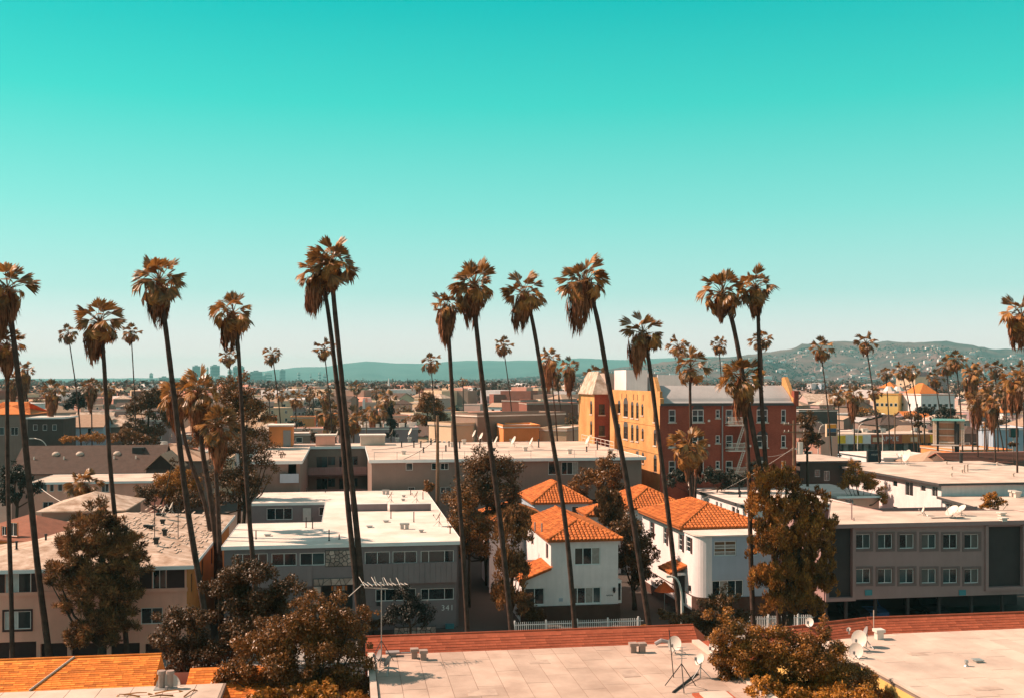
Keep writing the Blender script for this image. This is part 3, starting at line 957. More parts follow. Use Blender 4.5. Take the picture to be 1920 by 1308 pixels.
# ------------------------------------------------------------------ foreground roofs, this side of the street
def foreground_centre():
    fr = Fr(690, 50.4)
    e = fr.root('apartment_building', 'foreground building with pale sheeted flat roof and red-brown mansard edge, centre', 'building', 'flat roofed buildings on the near side of the street')
    x1 = fr.pl(1298, 1205, 7)[0]
    yb = -13.5
    mb = MB()
    for mp, a0, a1 in ((front(yb), 0, x1 + .35),):
        wall(mb, mp, a0, a1, 0, 6.98)
    wall(mb, leftw(0), yb, 1.6, 0, 6.98, flip=True); wall(mb, rightw(x1 + .4), yb, 1.6, 0, 6.98)
    wall(mb, front(1.6), 0, x1 + .4, 0, 5.4, flip=True)
    mb.obj('wall', M_white, e)
    r = MB().prism(rect(0, x1, yb, 0), 6.8, 7.0).obj('roof', M_seam, e)
    sheets(r, None, .3, x1 - .02, -9.8, -.02, 7.0, 1.06, 4)
    # white parapet on the sides
    MB().box(x1, x1 + .36, yb, -.03, 6.9, 7.16).obj('parapet', M_cream_roof, e)
    MB().box(-.02, .26, yb, -.03, 6.9, 7.14).obj('parapet', M_cream_roof, e)
    # mansard: inner slope, ridge, outer slope
    ht, run = .66, .80
    mb = MB()
    pr = [(0.0, 6.96), (run, 7 + ht), (run + .12, 7 + ht), (1.75, 5.4), (1.6, 5.38), (.05, 6.8)]
    xa, xb = -.1, x1 + .36
    for k in range(len(pr)):
        a, b = pr[k], pr[(k + 1) % len(pr)]
        mb.quad((xa, a[0], a[1]), (xb, a[0], a[1]), (xb, b[0], b[1]), (xa, b[0], b[1]))
    for x, fl in ((xa, 1), (xb, 0)):
        q = [(x, p[0], p[1]) for p in pr]
        mb.quad(*(q if fl else q[::-1]))
    # hip end falling away on the right
    q = [(xb, 0, 7.02), (xb, run, 7 + ht), (xb + .72, run * .6, 6.98), (xb + .40, -4.4, 6.98), (xb + .02, -4.4, 7.02)]
    mb.quad(*q)
    mb.quad(q[1], (xb + .12, run + .9, 5.4), (xb + 1.2, run * .6, 5.4), q[2]); mb.quad(q[2], (xb + 1.2, run * .6, 5.4), (xb + .9, -4.4, 5.4), q[3])
    m = mb.obj('mansard', M_mansard, e)
    S = math.hypot(run, ht + .04)
    shingle_plane(m, (xa, 0, 6.965), (1, 0, 0), (0, run, ht + .04), (0, -(ht + .04), run), xb - xa, S, .155, .62, M_mansard, 3)
    MB().tube([(xa, run + .05, 7 + ht + .03), (xb, run + .05, 7 + ht + .03)], .05, 6).obj('ridge_cap', M_mansard, m)
    for px, py in ((777, 1233), (794, 1236), (1187, 1222), (1204, 1222)):
        p = on_roof(fr, px, py, 7.02)
        box_vent(r, p, .27, .46, M_flue)
    p = on_roof(fr, 736, 1229, 7.02)
    mb = MB().box(p.x - .18, p.x + .18, p.y - .15, p.y + .15, 7.0, 7.16).box(p.x - .32, p.x + .32, p.y - .2, p.y + .2, 7.162, 7.24)
    mb.obj('roof_vent', M_dishgrey, r)
    a, b = on_roof(fr, 745, 1226, 7.05), on_roof(fr, 778, 1225, 7.05)
    MB().tube([(a.x, a.y - .1, 7.14), (b.x, b.y - .1, 7.14)], .035, 6).obj('conduit', M_steel, r)
    # hatch
    h = on_roof(fr, 1345, 1303, 7.02)
    mb = MB().box(h.x - 1.0, h.x + .55, h.y - 1.1, h.y + .25, 7.0, 7.10); mb.obj('hatch_curb', M_mansard, r)
    MB().box(h.x - .75, h.x + .35, h.y - .95, h.y + .05, 7.102, 7.2).obj('hatch_lid', M_cream_roof, r)
    p = on_roof(fr, 1236, 1211, 7.02)
    MB().tube([(p.x - .2, p.y, 7.15), (p.x + .1, p.y, 7.3), (p.x + .5, p.y - .05, 7.22), (p.x + .75, p.y, 7.04)], [.1, .11, .09, .07], 7).obj('duct', M_dishgrey, r)
    return fr, x1
FG2, FG2X = foreground_centre()
def roof_wear(fr, spots, cables):
    """patches of newer felt and loose cables lying on a flat roof"""
    root = [o for o in COL.objects if o.name.startswith('apartment_building')][-1]
    roof = [o for o in root.children if o.name.startswith('roof')][0]
    rg = random.Random(6)
    for px, py, w, d in spots:
        x, y = fr.pl(px, py, 7.02)
        c = [(x - w / 2 + rg.uniform(-.1, .1), y - d / 2 + rg.uniform(-.1, .1)), (x + w / 2, y - d / 2 + rg.uniform(-.1, .1)), (x + w / 2 + rg.uniform(-.1, .1), y + d / 2), (x - w / 2, y + d / 2 + rg.uniform(-.1, .1))]
        MB().prism(c, 7.003, 7.026).obj('roof_patch', M_patch, roof)
    for pts in cables:
        P = [Vector((*fr.pl(px, py, 7.04), 7.04)) for px, py in pts]
        MB().tube(smooth_pts(P, 14), .014, 4).obj('cable', M_iron, roof)
roof_wear(FG2, ((1010, 1240, 1.0, .7), (1180, 1262, .8, 1.1), (905, 1298, 1.2, .9)),
    (((1313, 1270), (1290, 1282), (1278, 1290)),))

def roof_things_centre():
    fr = FG2
    def at(px, py, z=7.02):
        l = fr.pl(px, py, z); return fr.w(l[0], l[1], z)
    dish('large white satellite dish beside the mansard corner of the centre foreground roof', at(1266, 1224), R(240), R(14), .37, .33)
    dish('white satellite dish on the right parapet corner of the centre foreground roof', at(1340, 1232, 7.16), R(222), R(18), .32, .35, False)
    dish('small tilted satellite dish on a curved mast over the foreground roof', at(1313, 1270), R(215), R(30), .27, .70)
    # old tripod antenna
    b = at(1278, 1290)
    e = empty('antenna_tripod', b, 0, 'rusty tripod with small bent antenna standing on the foreground roof', 'antenna')
    mb = MB()
    for k in range(3):
        a = 2.094 * k + .5
        mb.tube([(math.cos(a) * .75, math.sin(a) * .75, .02), (0, 0, 1.05)], .022, 5)
    mb.obj('leg', M_iron, e)
    MB().tube([(0, 0, .9), (.02, 0, 1.75)], .02, 6).obj('mast', M_steel, e)
    mb = MB()
    for z, l in ((1.25, .22), (1.4, .28), (1.6, .3), (1.72, .2)):
        mb.tube([(-l, .02, z), (l, -.02, z + .04)], .012, 5)
    mb.obj('element', M_steel, e)
    p1, p2 = at(1262, 1298), at(1308, 1262)
    mb = MB().tube([(0, 0, .03), tuple(p2 - p1 + Vector((0, 0, .03)))], .05, 6)
    e = mb.obj('fallen_pole', M_iron, None, loc=p1); tag(e, 'dark fallen pole lying across the tripod on the foreground roof', 'pole')
    p1 = at(1253, 1300)
    e = MB().tube([(0, 0, 0), (-.15, .3, 2.0)], .022, 6).obj('guy_pole', M_iron, None, loc=at(1263, 1269)); tag(e, 'thin black pole leaning beside the large white dish', 'pole')
    # television antenna on a tall mast
    b = at(715, 1236)
    e = empty('television_antenna', b, A0, 'long silver television antenna on a mast over the foreground roof', 'antenna')
    MB().tube([(0, 0, 0), (0, 0, 3.62)], .028, 6).obj('mast', M_steel, e)
    mb = MB().tube([(-.95, -.2, 3.55), (1.25, .25, 3.42)], .028, 6)
    mb.obj('boom', M_steel, e)
    mb = MB()
    for k in range(12):
        t = k / 11
        x, y, z = -.9 + 2.05 * t, -.19 + .42 * t, 3.56 - .12 * t
        l = (.62 - .35 * t)
        mb.tube([(x + l * .2, y - l, z + .02), (x - l * .2, y + l, z + .24 * (k % 3 == 0))], .012, 4)
    mb.obj('element', M_dish, e)
    mb = MB()
    for k in range(4):
        x = -.2 + .36 * k
        mb.tube([(x, .02, 3.5 - .05 * k), (x - .12, .02, 3.86 - .05 * k)], .016, 4)
    mb.tube([(-.95, -.2, 3.5), (-1.5, -.35, 3.05)], .018, 4); mb.tube([(-.8, -.15, 3.4), (.3, .1, 3.28)], .014, 4)
    mb.obj('reflector_rod', M_dish, e)
    mb = MB().box(-.2, .2, -.2, .2, 0, .05).tube([(0, 0, .9), (.55, -.4, .03)], .018, 5).tube([(0, 0, .9), (-.5, -.4, .03)], .018, 5)
    mb.obj('base', M_iron, e)
    for k, (px, py, lab) in enumerate(((728, 1262, 'small grey satellite dish in the tree shade at the roof corner'), (712, 1250, 'small dark equipment dish by the antenna mast'))):
        dish(lab, at(px, py), R(150 + 60 * k), R(20), .26, .45, True, M_dishgrey)
roof_things_centre()

def foreground_right():
    fr = Fr(1645, 54.6)
    e = fr.root('apartment_building', 'foreground building at right with pale flat roof and yellow side wall', 'building', 'flat roofed buildings on the near side of the street')
    a = fr.pl(1450, 1213, 7); xl, _ = fr.pl(1735, 1308, 7); yf = fr.pl(1622, 1240, 7)[1]
    xr, yb = 14.0, -16.0
    poly = [(xl, yb), (xr, yb), (xr, 0), (0, 0), a, (a[0] + .3, yf - .2), (xl, yf)]
    r = MB().prism(poly, 6.78, 7.0).obj('roof', M_seam, e)
    MB().prism(poly, 0, 6.779, caps=False).obj('wall', M_yellow, e)
    def inside(x, y):
        if y > -.02 or x > xr: return False
        if x >= xl + .02: return y <= (-.03 if x >= 0 else a[1] * x / a[0] - .05 if a[0] else 0)
        return False
    sheets(r, None, xl + .02, xr, -15.5, -.02, 7.0, 1.05, 9, m=M_sheet2, ytop=lambda x: -.03 if x >= 0 else a[1] * x / a[0] - .05)
    MB().prism([(a[0] + .35, yf - .18), (xl - .02, yf - .02), (xl - .02, a[1] * xl / a[0] - .06), (a[0] + .05, a[1] - .08)], 7.002, 7.014).obj('roofing_sheet', M_sheet2, r)
    run, ht = .75, .66
    for k, (p, q) in enumerate((((0, 0), (xr, 0)), (a, (0, 0)))):
        p, q = Vector(p), Vector(q)
        d = (q - p).normalized(); nrm = Vector((-d.y, d.x))
        if k == 1:
            p = p - d * .6
        p2, q2 = p + nrm * run, q + nrm * run
        j = nrm * run
        if k == 0: p2 = p2 + d * -.18
        else: q2 = q2 + d * -.1
        mb = MB()
        mb.quad((*p, 6.97), (*q, 6.97), (*q2, 7 + ht), (*p2, 7 + ht))
        o2 = nrm * .9
        mb.quad((*p2, 7 + ht), (*q2, 7 + ht), (*(q2 + o2), 5.4), (*(p2 + o2), 5.4))
        mb.quad((*p, 6.97), (*p2, 7 + ht), (*(p2 + o2), 5.4), (*p, 5.4)); mb.quad((*q, 6.97), (*q, 5.4), (*(q2 + o2), 5.4), (*q2, 7 + ht))
        m = mb.obj('mansard', M_mansard, e)
        up = Vector((*(nrm * run), ht + .03)); n = Vector((*(-nrm * (ht + .03)), run))
        shingle_plane(m, (*p, 6.975), (*d, 0), up, n, (q - p).length, up.length, .155, .62, M_mansard, 13 + k, limit=260)
        MB().tube([(*p2, 7 + ht + .03), (*q2, 7 + ht + .03)], .05, 6).obj('ridge_cap', M_mansard, m)
    p = on_roof(fr, 1648, 1197, 7.02)
    box_vent(r, p, .34, .5, M_dish)
    p = on_roof(fr, 1833, 1240, 7.02); box_vent(r, p, .3, .12, M_steel)
    p = on_roof(fr, 1812, 1248, 7.02); pipe(r, p, .16, .06)
    p = on_roof(fr, 1640, 1186, 7.05); pipe(r, Vector((p.x, p.y + .1, 7.05)), 1.15, .025, M_cream_roof, False)
    # white edge strip over the yellow wall
    MB().box(xl - .06, xl + .14, yb, yf, 6.95, 7.06).obj('roof_edge', M_cream_roof, e)
    def at(px, py, z=7.02):
        l = fr.pl(px, py, z); return fr.w(l[0], l[1], z)
    dish('tall white satellite dish, upper of the pair at the right roof corner', at(1612, 1219), R(230), R(15), .42, .42)
    dish('white satellite dish below its twin at the right roof corner', at(1606, 1232), R(235), R(12), .37, .20)
    dish('grey-pink satellite dish turned away behind the white pair', at(1624, 1212), R(175), R(20), .36, .52, True, M_dishgrey)
    dish('small round dish peeking over the mansard by the white pickets', at(1518, 1186, 7.3), R(235), R(25), .24, .45, False)
    dish('tiny white dish bracket on the mansard beside the dish pair', at(1592, 1188, 7.4), R(225), R(10), .11, .2, False)
    roof_wear(fr, ((1720, 1225, .9, .5), (1850, 1290, 1.3, .5)),
        ())
foreground_right()

def foreground_left():
    fr = Fr(0, 44.4)
    e = fr.root('apartment_building', 'foreground building at left with bright orange shingled roof edge', 'building', 'flat roofed buildings on the near side of the street')
    x0, x1 = -5.0, fr.x(288)
    r = MB().prism(rect(x0, x1 + 3.0, -8, 0), 6.8, 7.0).obj('roof', M_seam, e)
    sheets(r, None, x0, x1 + 2.9, -7.8, -.02, 7.0, 1.3, 5, m=M_cream_roof)
    rise, run = .84, 1.95
    mb = MB()
    mb.quad((x0, 0, 6.97), (x1, 0, 6.97), (x1, run, 7 + rise), (x0, run, 7 + rise))
    mb.quad((x0, run, 7 + rise), (x1, run, 7 + rise), (x1 + .3, run + 1.1, 5.5), (x0, run + 1.1, 5.5))
    mb.quad((x1, 0, 6.97), (x1 + .3, 0, 5.5), (x1 + .3, run + 1.1, 5.5), (x1, run, 7 + rise))
    m = mb.obj('mansard', M_shingle, e)
    up = Vector((0, run, rise + .03))
    # the visible right part shingle by shingle, courses of 13 cm
    shingle_plane(m, (x0, 0, 6.98), (1, 0, 0), up, (0, -(rise + .03), run), x1 - x0, up.length, .138, .46, M_shingle, 21, 300, th=.022)
    MB().tube([(x0, run + .04, 7 + rise + .03), (x1, run + .04, 7 + rise + .03)], .05, 6).obj('ridge_cap', M_shingle, m)
    a = Vector((fr.x(55), -.01, 7.04)); b = Vector((fr.x(101) + .35, run, 7 + rise + .06))
    MB().tube([a, b], .045, 5).obj('batten', M_cream_roof, m)
    MB().prism(rect(x0 + .2, x1 + 2.8, -8, run + .9), 0, 6.79, caps=False).obj('wall', M_peach, e)
    for px in (303, 319):
        p = on_roof(fr, px, 1289, 7.02)
        mb = MB().tube([(p.x, p.y, 6.99), (p.x, p.y, 7.62)], .13, 10).tube([(p.x, p.y, 7.63), (p.x, p.y, 7.76)], [.19, .17], 10)
        mb.obj('flue_pipe', M_flue, r)
    p = on_roof(fr, 310, 1290, 7.02)
    MB().box(p.x - .45, p.x + .45, p.y - .22, p.y + .22, 6.99, 7.05).obj('flashing', M_steel, r)
    for k, (px, py, az) in enumerate(((232, 1302, 10), (262, 1305, 170), (290, 1300, 25), (325, 1303, 200), (345, 1306, 80))):
        p = fr.w(*fr.pl(px, py, 7.05), 7.06)
        o = link('fallen_frond', FR_DRY[k % 2], None, p, (R(4), R(-3), R(az)), 1.0)
        tag(o, ('dry fallen palm frond, leftmost of the litter on the left foreground roof', 'dry fallen palm frond lying lowest in the litter on the left roof', 'dry fallen palm frond in the middle of the litter on the left roof', 'dry fallen palm frond behind the flue pipes on the left roof', 'dry fallen palm frond at the right end of the litter')[k], 'palm frond', 'dry palm fronds fallen on the left roof')
    # lower side roof with orange shingles and a dish seen edge on
    s = Fr(392, 46.5)
    e2 = s.root('garden_shed', 'small shed with sloping orange shingle roof under the foreground tree', 'shed')
    mb = MB().box(-.9, 2.4, -2.2, 1.4, 0, 5.7); mb.obj('wall', M_peach, e2)
    pl = [(-1.0, -2.4, 5.9), (2.6, -2.4, 5.9), (2.6, 1.5, 7.1), (-1.0, 1.5, 7.1)]
    ro = planes_obj([pl], 'roof', M_shingle, e2)
    up = Vector((0, 3.9, 1.2))
    shingle_plane(ro, (-1.0, -2.4, 5.905), (1, 0, 0), up, (0, -1.2, 3.9), 3.6, up.length, .2, .42, M_shingle, 31, 200)
    MB().box(-1.8, -.95, -1.6, .4, 6.35, 6.5).obj('roof_hood', M_steel, e2)
    dish('white dish seen edge on beside the orange shingled shed', s.w(-1.55, -1.0, 6.5), R(-80), R(25), .55, .3, True)
foreground_left()

# ------------------------------------------------------------------ the grey apartment house across the street
def stones(par, mp, a0, a1, b0, b1, seed, nx, nz, skip=None):
    """random rubble facing: Voronoi cells, every stone its own piece"""
    rg = random.Random(seed)
    dx, dz = (a1 - a0) / nx, (b1 - b0) / nz
    pts = [Vector((a0 + dx * (i + .5 + rg.uniform(-.42, .42)), b0 + dz * (j + .5 + rg.uniform(-.42, .42)))) for i in range(nx) for j in range(nz)]
    for c in pts:
        q = [Vector((a0, b0)), Vector((a1, b0)), Vector((a1, b1)), Vector((a0, b1))]
        for o in pts:
            if o is c or (o - c).length > 3.2 * max(dx, dz): continue
            m, n = (o + c) / 2, (o - c)
            out = []
            for k in range(len(q)):
                p, r = q[k], q[(k + 1) % len(q)]
                dp, dr = (p - m).dot(n), (r - m).dot(n)
                if dp <= 0: out.append(p)
                if dp * dr < 0: out.append(p.lerp(r, dp / (dp - dr)))
            q = out
        if len(q) < 3: continue
        cc = sum(q, Vector((0, 0))) / len(q)
        d = .03 + rg.uniform(0, .04)
        g = [p + (cc - p).normalized() * min(.03, (cc - p).length * .4) for p in q]
        mb = MB(); n = len(g)
        mb.v = [mp(p.x, p.y, .005) for p in g] + [mp(*(cc.lerp(p, .88)), -d) for p in g]
        for k in range(n):
            mb.f.append((k, (k + 1) % n, n + (k + 1) % n, n + k)); mb.m.append(0)
        mb.f.append(tuple(range(n, 2 * n))); mb.m.append(0)
        mb.obj('stone', M_stone, par)

def text(par, s, loc, size, m, rz=0.0, name='lettering', ext=.03):
    cu = bpy.data.curves.new(name, 'FONT')
    cu.body = s; cu.size = size; cu.extrude = ext; cu.align_x = 'CENTER'; cu.align_y = 'CENTER'
    cu.space_character = 1.15
    cu.materials.append(m)
    o = bpy.data.objects.new(name, cu)
    COL.objects.link(o)
    bpy.context.view_layer.update()
    me = bpy.data.meshes.new_from_object(o)
    me.name = name
    bpy.data.objects.remove(o)
    o = link(name, me)
    o.parent = par; o.location = loc; o.rotation_euler = (R(90), 0, rz)
    return o

def grey_house():
    fr = Fr(420, 83)
    e = fr.root('apartment_building', 'grey two storey apartment building numbered 341 with white flat roof', 'building', 'houses across the street')
    H = 7.08
    w = fr.x(862); d = fr.pl(797, 918, H)[1]
    xa, ya = fr.pl(472, 943, H); xb = fr.pl(610, 942, H)[0]; yn = fr.pl(560, 979, H)[1]
    poly = [(-.15, -.25), (w + .15, -.25), (w + .15, d), (xa, d), (xa, ya), (xb, ya), (xb, yn), (-.15, yn)]
    ro = slab_roof(e, poly, H, .26, top=M_white_roof, fas=M_whitepaint, lip=.03)
    mid = fr.z(1103)
    hs = []
    wins_up = [((440, 502), 1038, 1062, 3), ((509, 556), 1037, 1061, 2), ((562, 609), 1036, 1060, 2), ((684, 731), 1034, 1058, 2), ((736, 782), 1033, 1056, 2), ((789, 851), 1032, 1055, 3)]
    mp = front(0)
    rec = []
    for (p0, p1), y0, y1, c in wins_up:
        a0, a1 = fr.x(p0), fr.x(p1)
        hs.append((a0, a1, fr.z(y1, a0), fr.z(y0, a0))); rec.append(c)
    dx0, dx1 = fr.x(603), fr.x(661)
    door = (dx0, dx1, .35, fr.z(1097, 8))
    up = MB(); xw = fr.x(857)
    wall(up, mp, 0, xw, mid, H - .262, hs, .16)
    wall(up, leftw(0), 0, yn, 0, H - .262, flip=True)
    wall(up, rightw(w), 1.0, d, 0, H - .262)
    wall(up, front(1.0), xw, w, 0, H - .262); wall(up, rightw(xw), 0, 1.0, mid, H - .262)
    wall(up, leftw(xb), yn, ya, 0, H - .262, flip=True); wall(up, leftw(xa), ya, d, 0, H - .262, flip=True)
    wall(up, front(d), xa, w, 0, H - .262, flip=True); wall(up, front(yn), 0, xb, 0, H - .262, flip=True)
    nh = []
    for p0, p1, y0, y1 in ((500, 548, 952, 974), (598, 609, 950, 966), (567, 584, 951, 976)):
        a0, a1 = fr.x(p0, ya), min(fr.x(p1, ya), xb - .05)
        nh.append((a0, a1, fr.z(y1, a0, ya), fr.z(y0, a0, ya)))
    wall(up, front(ya), xa, xb, 0, H - .262, nh)
    low = [((704, 780), 1104, 1127, 3), ((789, 851), 1103, 1125, 3)]
    lh = []
    yl = .55
    for (p0, p1), y0, y1, c in low:
        a0, a1 = fr.x(p0, yl), fr.x(p1, yl)
        lh.append((a0, a1, fr.z(y1, a0, yl), fr.z(y0, a0, yl)))
    wall(up, front(yl), 0, xw, 0, mid, lh + [(dx0, dx1, 0, mid)], .16)
    up.quad((0, 0, mid), (0, yl, mid), (xw, yl, mid), (xw, 0, mid))
    wl = up.obj('wall', M_gray341, e)
    for h, c in zip(hs, rec):
        sp = None
        if c == 3:
            q = (h[1] - h[0]); sp = [h[0], h[0] + q * .24, h[0] + q * .72, h[1]]
        window(wl, mp, *h, cols=c, splits=sp)
    for h in lh:
        q = (h[1] - h[0]); window(wl, front(yl), *h, cols=3, splits=[h[0], h[0] + q * .24, h[0] + q * .72, h[1]])
    window(wl, front(ya), *nh[0], cols=3, panes=(M_glass, M_glass, M_glass)); window(wl, front(ya), *nh[1], cols=1)
    MB().box(nh[2][0] + .03, nh[2][1] - .03, ya + .05, ya + .1, nh[2][2], nh[2][3] - .03).obj('door', M_blind, wl)
    # projecting grooved panel between the storeys, board by board
    z0, z1 = mid + .02, fr.z(1063)
    for xs, xe in ((.02, fr.x(585)), (fr.x(664), xw - .02)):
        n = int((xe - xs) / .42)
        for k in range(n):
            a = xs + (xe - xs) * k / n; b = xs + (xe - xs) * (k + 1) / n
            MB().box(a + .008, b - .008, -.09, -.003, z0, z1).obj('siding_board', M_gray341b, wl)
    # stone facing
    s0, s1 = fr.x(609), fr.x(659)
    pn = MB(); pbox(pn, mp, s0 + .02, s1, fr.z(1062, 8), H - .5, -.02, .1); f1 = pn.obj('stone_panel', M_mortar, e)
    stones(f1, front(-.02), s0 + .04, s1, fr.z(1061, 8), H - .52, 3, 6, 4)
    t0, t1 = fr.x(587), fr.x(663)
    zt = fr.z(1083, 8)
    pn = MB(); pbox(pn, front(-.02), t0, t1, door[3], zt, -.05, .5); pbox(pn, front(-.02), t0, dx0 - .01, .1, door[3] - .003, -.05, .5)
    f2 = pn.obj('stone_porch', M_mortar, e)
    stones(f2, front(-.072), t0 + .02, t1 - .02, door[3] + .02, zt - .02, 5, 9, 1)
    stones(f2, front(-.072), t0 + .02, dx0 - .03, .15, door[3] - .02, 6, 1, 4)
    # entrance: dark recess, orange and pale panes paint in a sunlit wall beyond
    mb = MB()
    mb.quad((dx0, 2.2, 0), (dx1, 2.2, 0), (dx1, 2.2, mid), (dx0, 2.2, mid)); mb.quad((dx0, yl, 0), (dx0, yl, mid), (dx0, 2.2, mid), (dx0, 2.2, 0)); mb.quad((dx1, yl, mid), (dx1, yl, 0), (dx1, 2.2, 0), (dx1, 2.2, mid))
    ent = mb.obj('entrance', M_dgray, e)
    c0 = fr.x(620, 1.4); c1 = fr.x(652, 1.4)
    window(ent, front(1.4), c0, c1, fr.z(1108, 8, 1.4), fr.z(1097, 8, 1.4), 6, 1, 0, .04, M_dframe, (M_orange, M_blind, M_orange), 'transom_window')
    text(wl, '341', (fr.x(839, yl), yl - .04, fr.z(1140.5, 15, yl)), .62, M_whitepaint)
    p0 = fr.x(706, yl); MB().box(p0, p0 + .28, yl - .12, yl - .01, fr.z(1135, 11, yl), fr.z(1128, 11, yl)).obj('meter_box', M_iron, wl)
    p0 = fr.x(835, yl)
    mb = MB().box(p0, p0 + .68, yl - .4, yl - .01, fr.z(1181, 15, yl), fr.z(1170, 15, yl)); mb.obj('air_conditioner', M_teal, wl)
    # low walls on the roof
    for p0, p1 in ((656, 727), (731, 809)):
        x0, y0 = fr.pl(p0, 958, H); x1 = fr.pl(p1, 958, H)[0]
        MB().box(x0, min(x1, w), y0, y0 + .3, H, H + .68).obj('roof_curb', M_gray341, ro)
        MB().box(x0 - .03, min(x1, w) + .03, y0 - .03, y0 + .33, H + .683, H + .74).obj('curb_cap', M_whitepaint, ro)
    for k, (px, py) in enumerate(((720, 926), (727, 926), (754, 991), (763, 991), (790, 997), (757, 931), (756, 938))):
        p = on_roof(fr, px, py, H); box_vent(ro, p, .30, .52 if k < 4 else .22, M_steel)
    for px, py, h in ((770, 927, .8), (793, 935, .8), (776, 978, .95), (733, 971, .8), (844, 999, .6), (574, 988, .9), (586, 990, 1.0), (617, 1013, .9), (480, 1010, .7), (636, 1010, .4), (610, 922, .5), (575, 921, .5)):
        pipe(ro, on_roof(fr, px, py, H), h, .045, M_iron, False)
    for px, py in ((724, 978), (693, 988), (502, 1004)):
        box_vent(ro, on_roof(fr, px, py, H), .4, .16, M_steel)
    for px, py, lab in ((733, 943, 'thin satellite dish on the white roof of number 341, left one by the curb'), (781, 942, 'thin satellite dish on the white roof of number 341, right one by the curb'), (823, 986, 'satellite dish near the right edge of the white roof of number 341')):
        l = fr.pl(px, py, H); dish(lab, fr.w(*l, H), R(180), R(30), .45, .7)
    # low stone wall with bed in front
    a0, a1 = fr.x(738, -.8), fr.x(816, -.8)
    g = MB().box(a0, a1, -1.5, -1.1, 0, .62).obj('garden_wall', M_mortar, None)
    g.location, g.rotation_euler = (fr.X, fr.D, 0), (0, 0, A0)
    tag(g, 'low stone garden wall in front of number 341', 'garden wall')
    stones(g, front(-1.5), a0, a1, .03, .6, 8, 9, 2)
    return fr
F341 = grey_house()

# ------------------------------------------------------------------ clay tile roofs
def tile_mesh(pitch=.33, L=.50, seg=4):
    mb = MB()
    hw, ht = pitch * .44, pitch * .30
    rows = []
    for (y, k, lift) in ((0, 1.0, .035), (L, .86, .0)):
        rows.append([(-hw * k * math.cos(math.pi * j / seg), y, lift + ht * k * math.sin(math.pi * j / seg)) for j in range(seg + 1)])
    for j in range(seg):
        mb.quad(rows[0][j], rows[0][j + 1], rows[1][j + 1], rows[1][j])
    mb.quad(*rows[0][::-1])
    return mb
TILE = tile_mesh()
TILE_ME = TILE.mesh('tile', M_tile)
def tiles(par, plane, single=0, seed=1, pitch=.33, expo=.42):
    """rows of barrel tiles over one roof plane (first edge of the plane = eave)"""
    P = [Vector(p) for p in plane]
    a = (P[1] - P[0]).normalized(); n = (P[1] - P[0]).cross(P[2] - P[0]).normalized()
    if n.z < 0: n = -n
    b = n.cross(a)
    if b.z < 0: b = -b; a = -a
    O = P[0]
    q = [((p - O).dot(a), (p - O).dot(b)) for p in P]
    def inside(x, y):
        c = False
        for i in range(len(q)):
            (x1, y1), (x2, y2) = q[i], q[i - 1]
            if (y1 > y) != (y2 > y) and x < (x2 - x1) * (y - y1) / (y2 - y1) + x1:
                c = not c
        return c
    xs = [p[0] for p in q]; ys = [p[1] for p in q]
    rg = random.Random(seed)
    Ms = []
    nx = int((max(xs) - min(xs)) / pitch)
    for j in range(int(max(ys) / expo) + 1):
        for i in range(nx + 1):
            x, y = min(xs) + (i + .5) * pitch, j * expo
            if inside(x, y + expo * .5):
                o = O + a * (x + rg.uniform(-.012, .012)) + b * (y - .05) + n * .01
                B = Matrix((a, b, n)).transposed().to_4x4()
                Ms.append(Matrix.Translation(o) @ B @ Matrix.Rotation(rg.uniform(-.03, .03), 4, 'Z'))
    for M in Ms[:single]:
        t = link('tile', TILE_ME, par); t.matrix_local = M
    rest = Ms[single:]
    if rest:
        tv = np.array([v for v in TILE.v]); tv = np.concatenate([tv, np.ones((len(tv), 1))], 1)
        V = np.stack([(tv @ np.array(M).T)[:, :3] for M in rest])
        f4 = [f for f in TILE.f if len(f) == 4]
        stuff(link('tile_rows', arrays_mesh('tile_rows', V, f4, M_tile), par))
def tile_roof(par, planes, singles, seed=1, ridge=True):
    r = planes_obj(planes, 'roof', M_tilebed, par, .16)
    for k, p in enumerate(planes):
        tiles(r, p, singles[k] if k < len(singles) else 0, seed + k)
    if ridge:                                   # rounded cap tiles on hips and ridge
        E = {}
        for p in planes:
            for k in range(len(p)):
                u, v = Vector(p[k]), Vector(p[(k + 1) % len(p)])
                key = tuple(sorted((tuple(round(c, 2) for c in u), tuple(round(c, 2) for c in v))))
                E.setdefault(key, []).append((u, v))
        mb = MB()
        for es in E.values():
            if len(es) == 2:
                u, v = es[0]
                n = max(1, int((v - u).length / .42))
                for k in range(n):
                    s, t = u.lerp(v, k / n), u.lerp(v, (k + 1.12) / n if k < n - 1 else 1)
                    lo, hi = (s, t) if s.z <= t.z else (t, s)
                    mb.tube([lo + Vector((0, 0, .06)), hi + Vector((0, 0, .04))], [.15, .115], 7)
        mb.obj('ridge_tiles', M_tile, r)
    return r

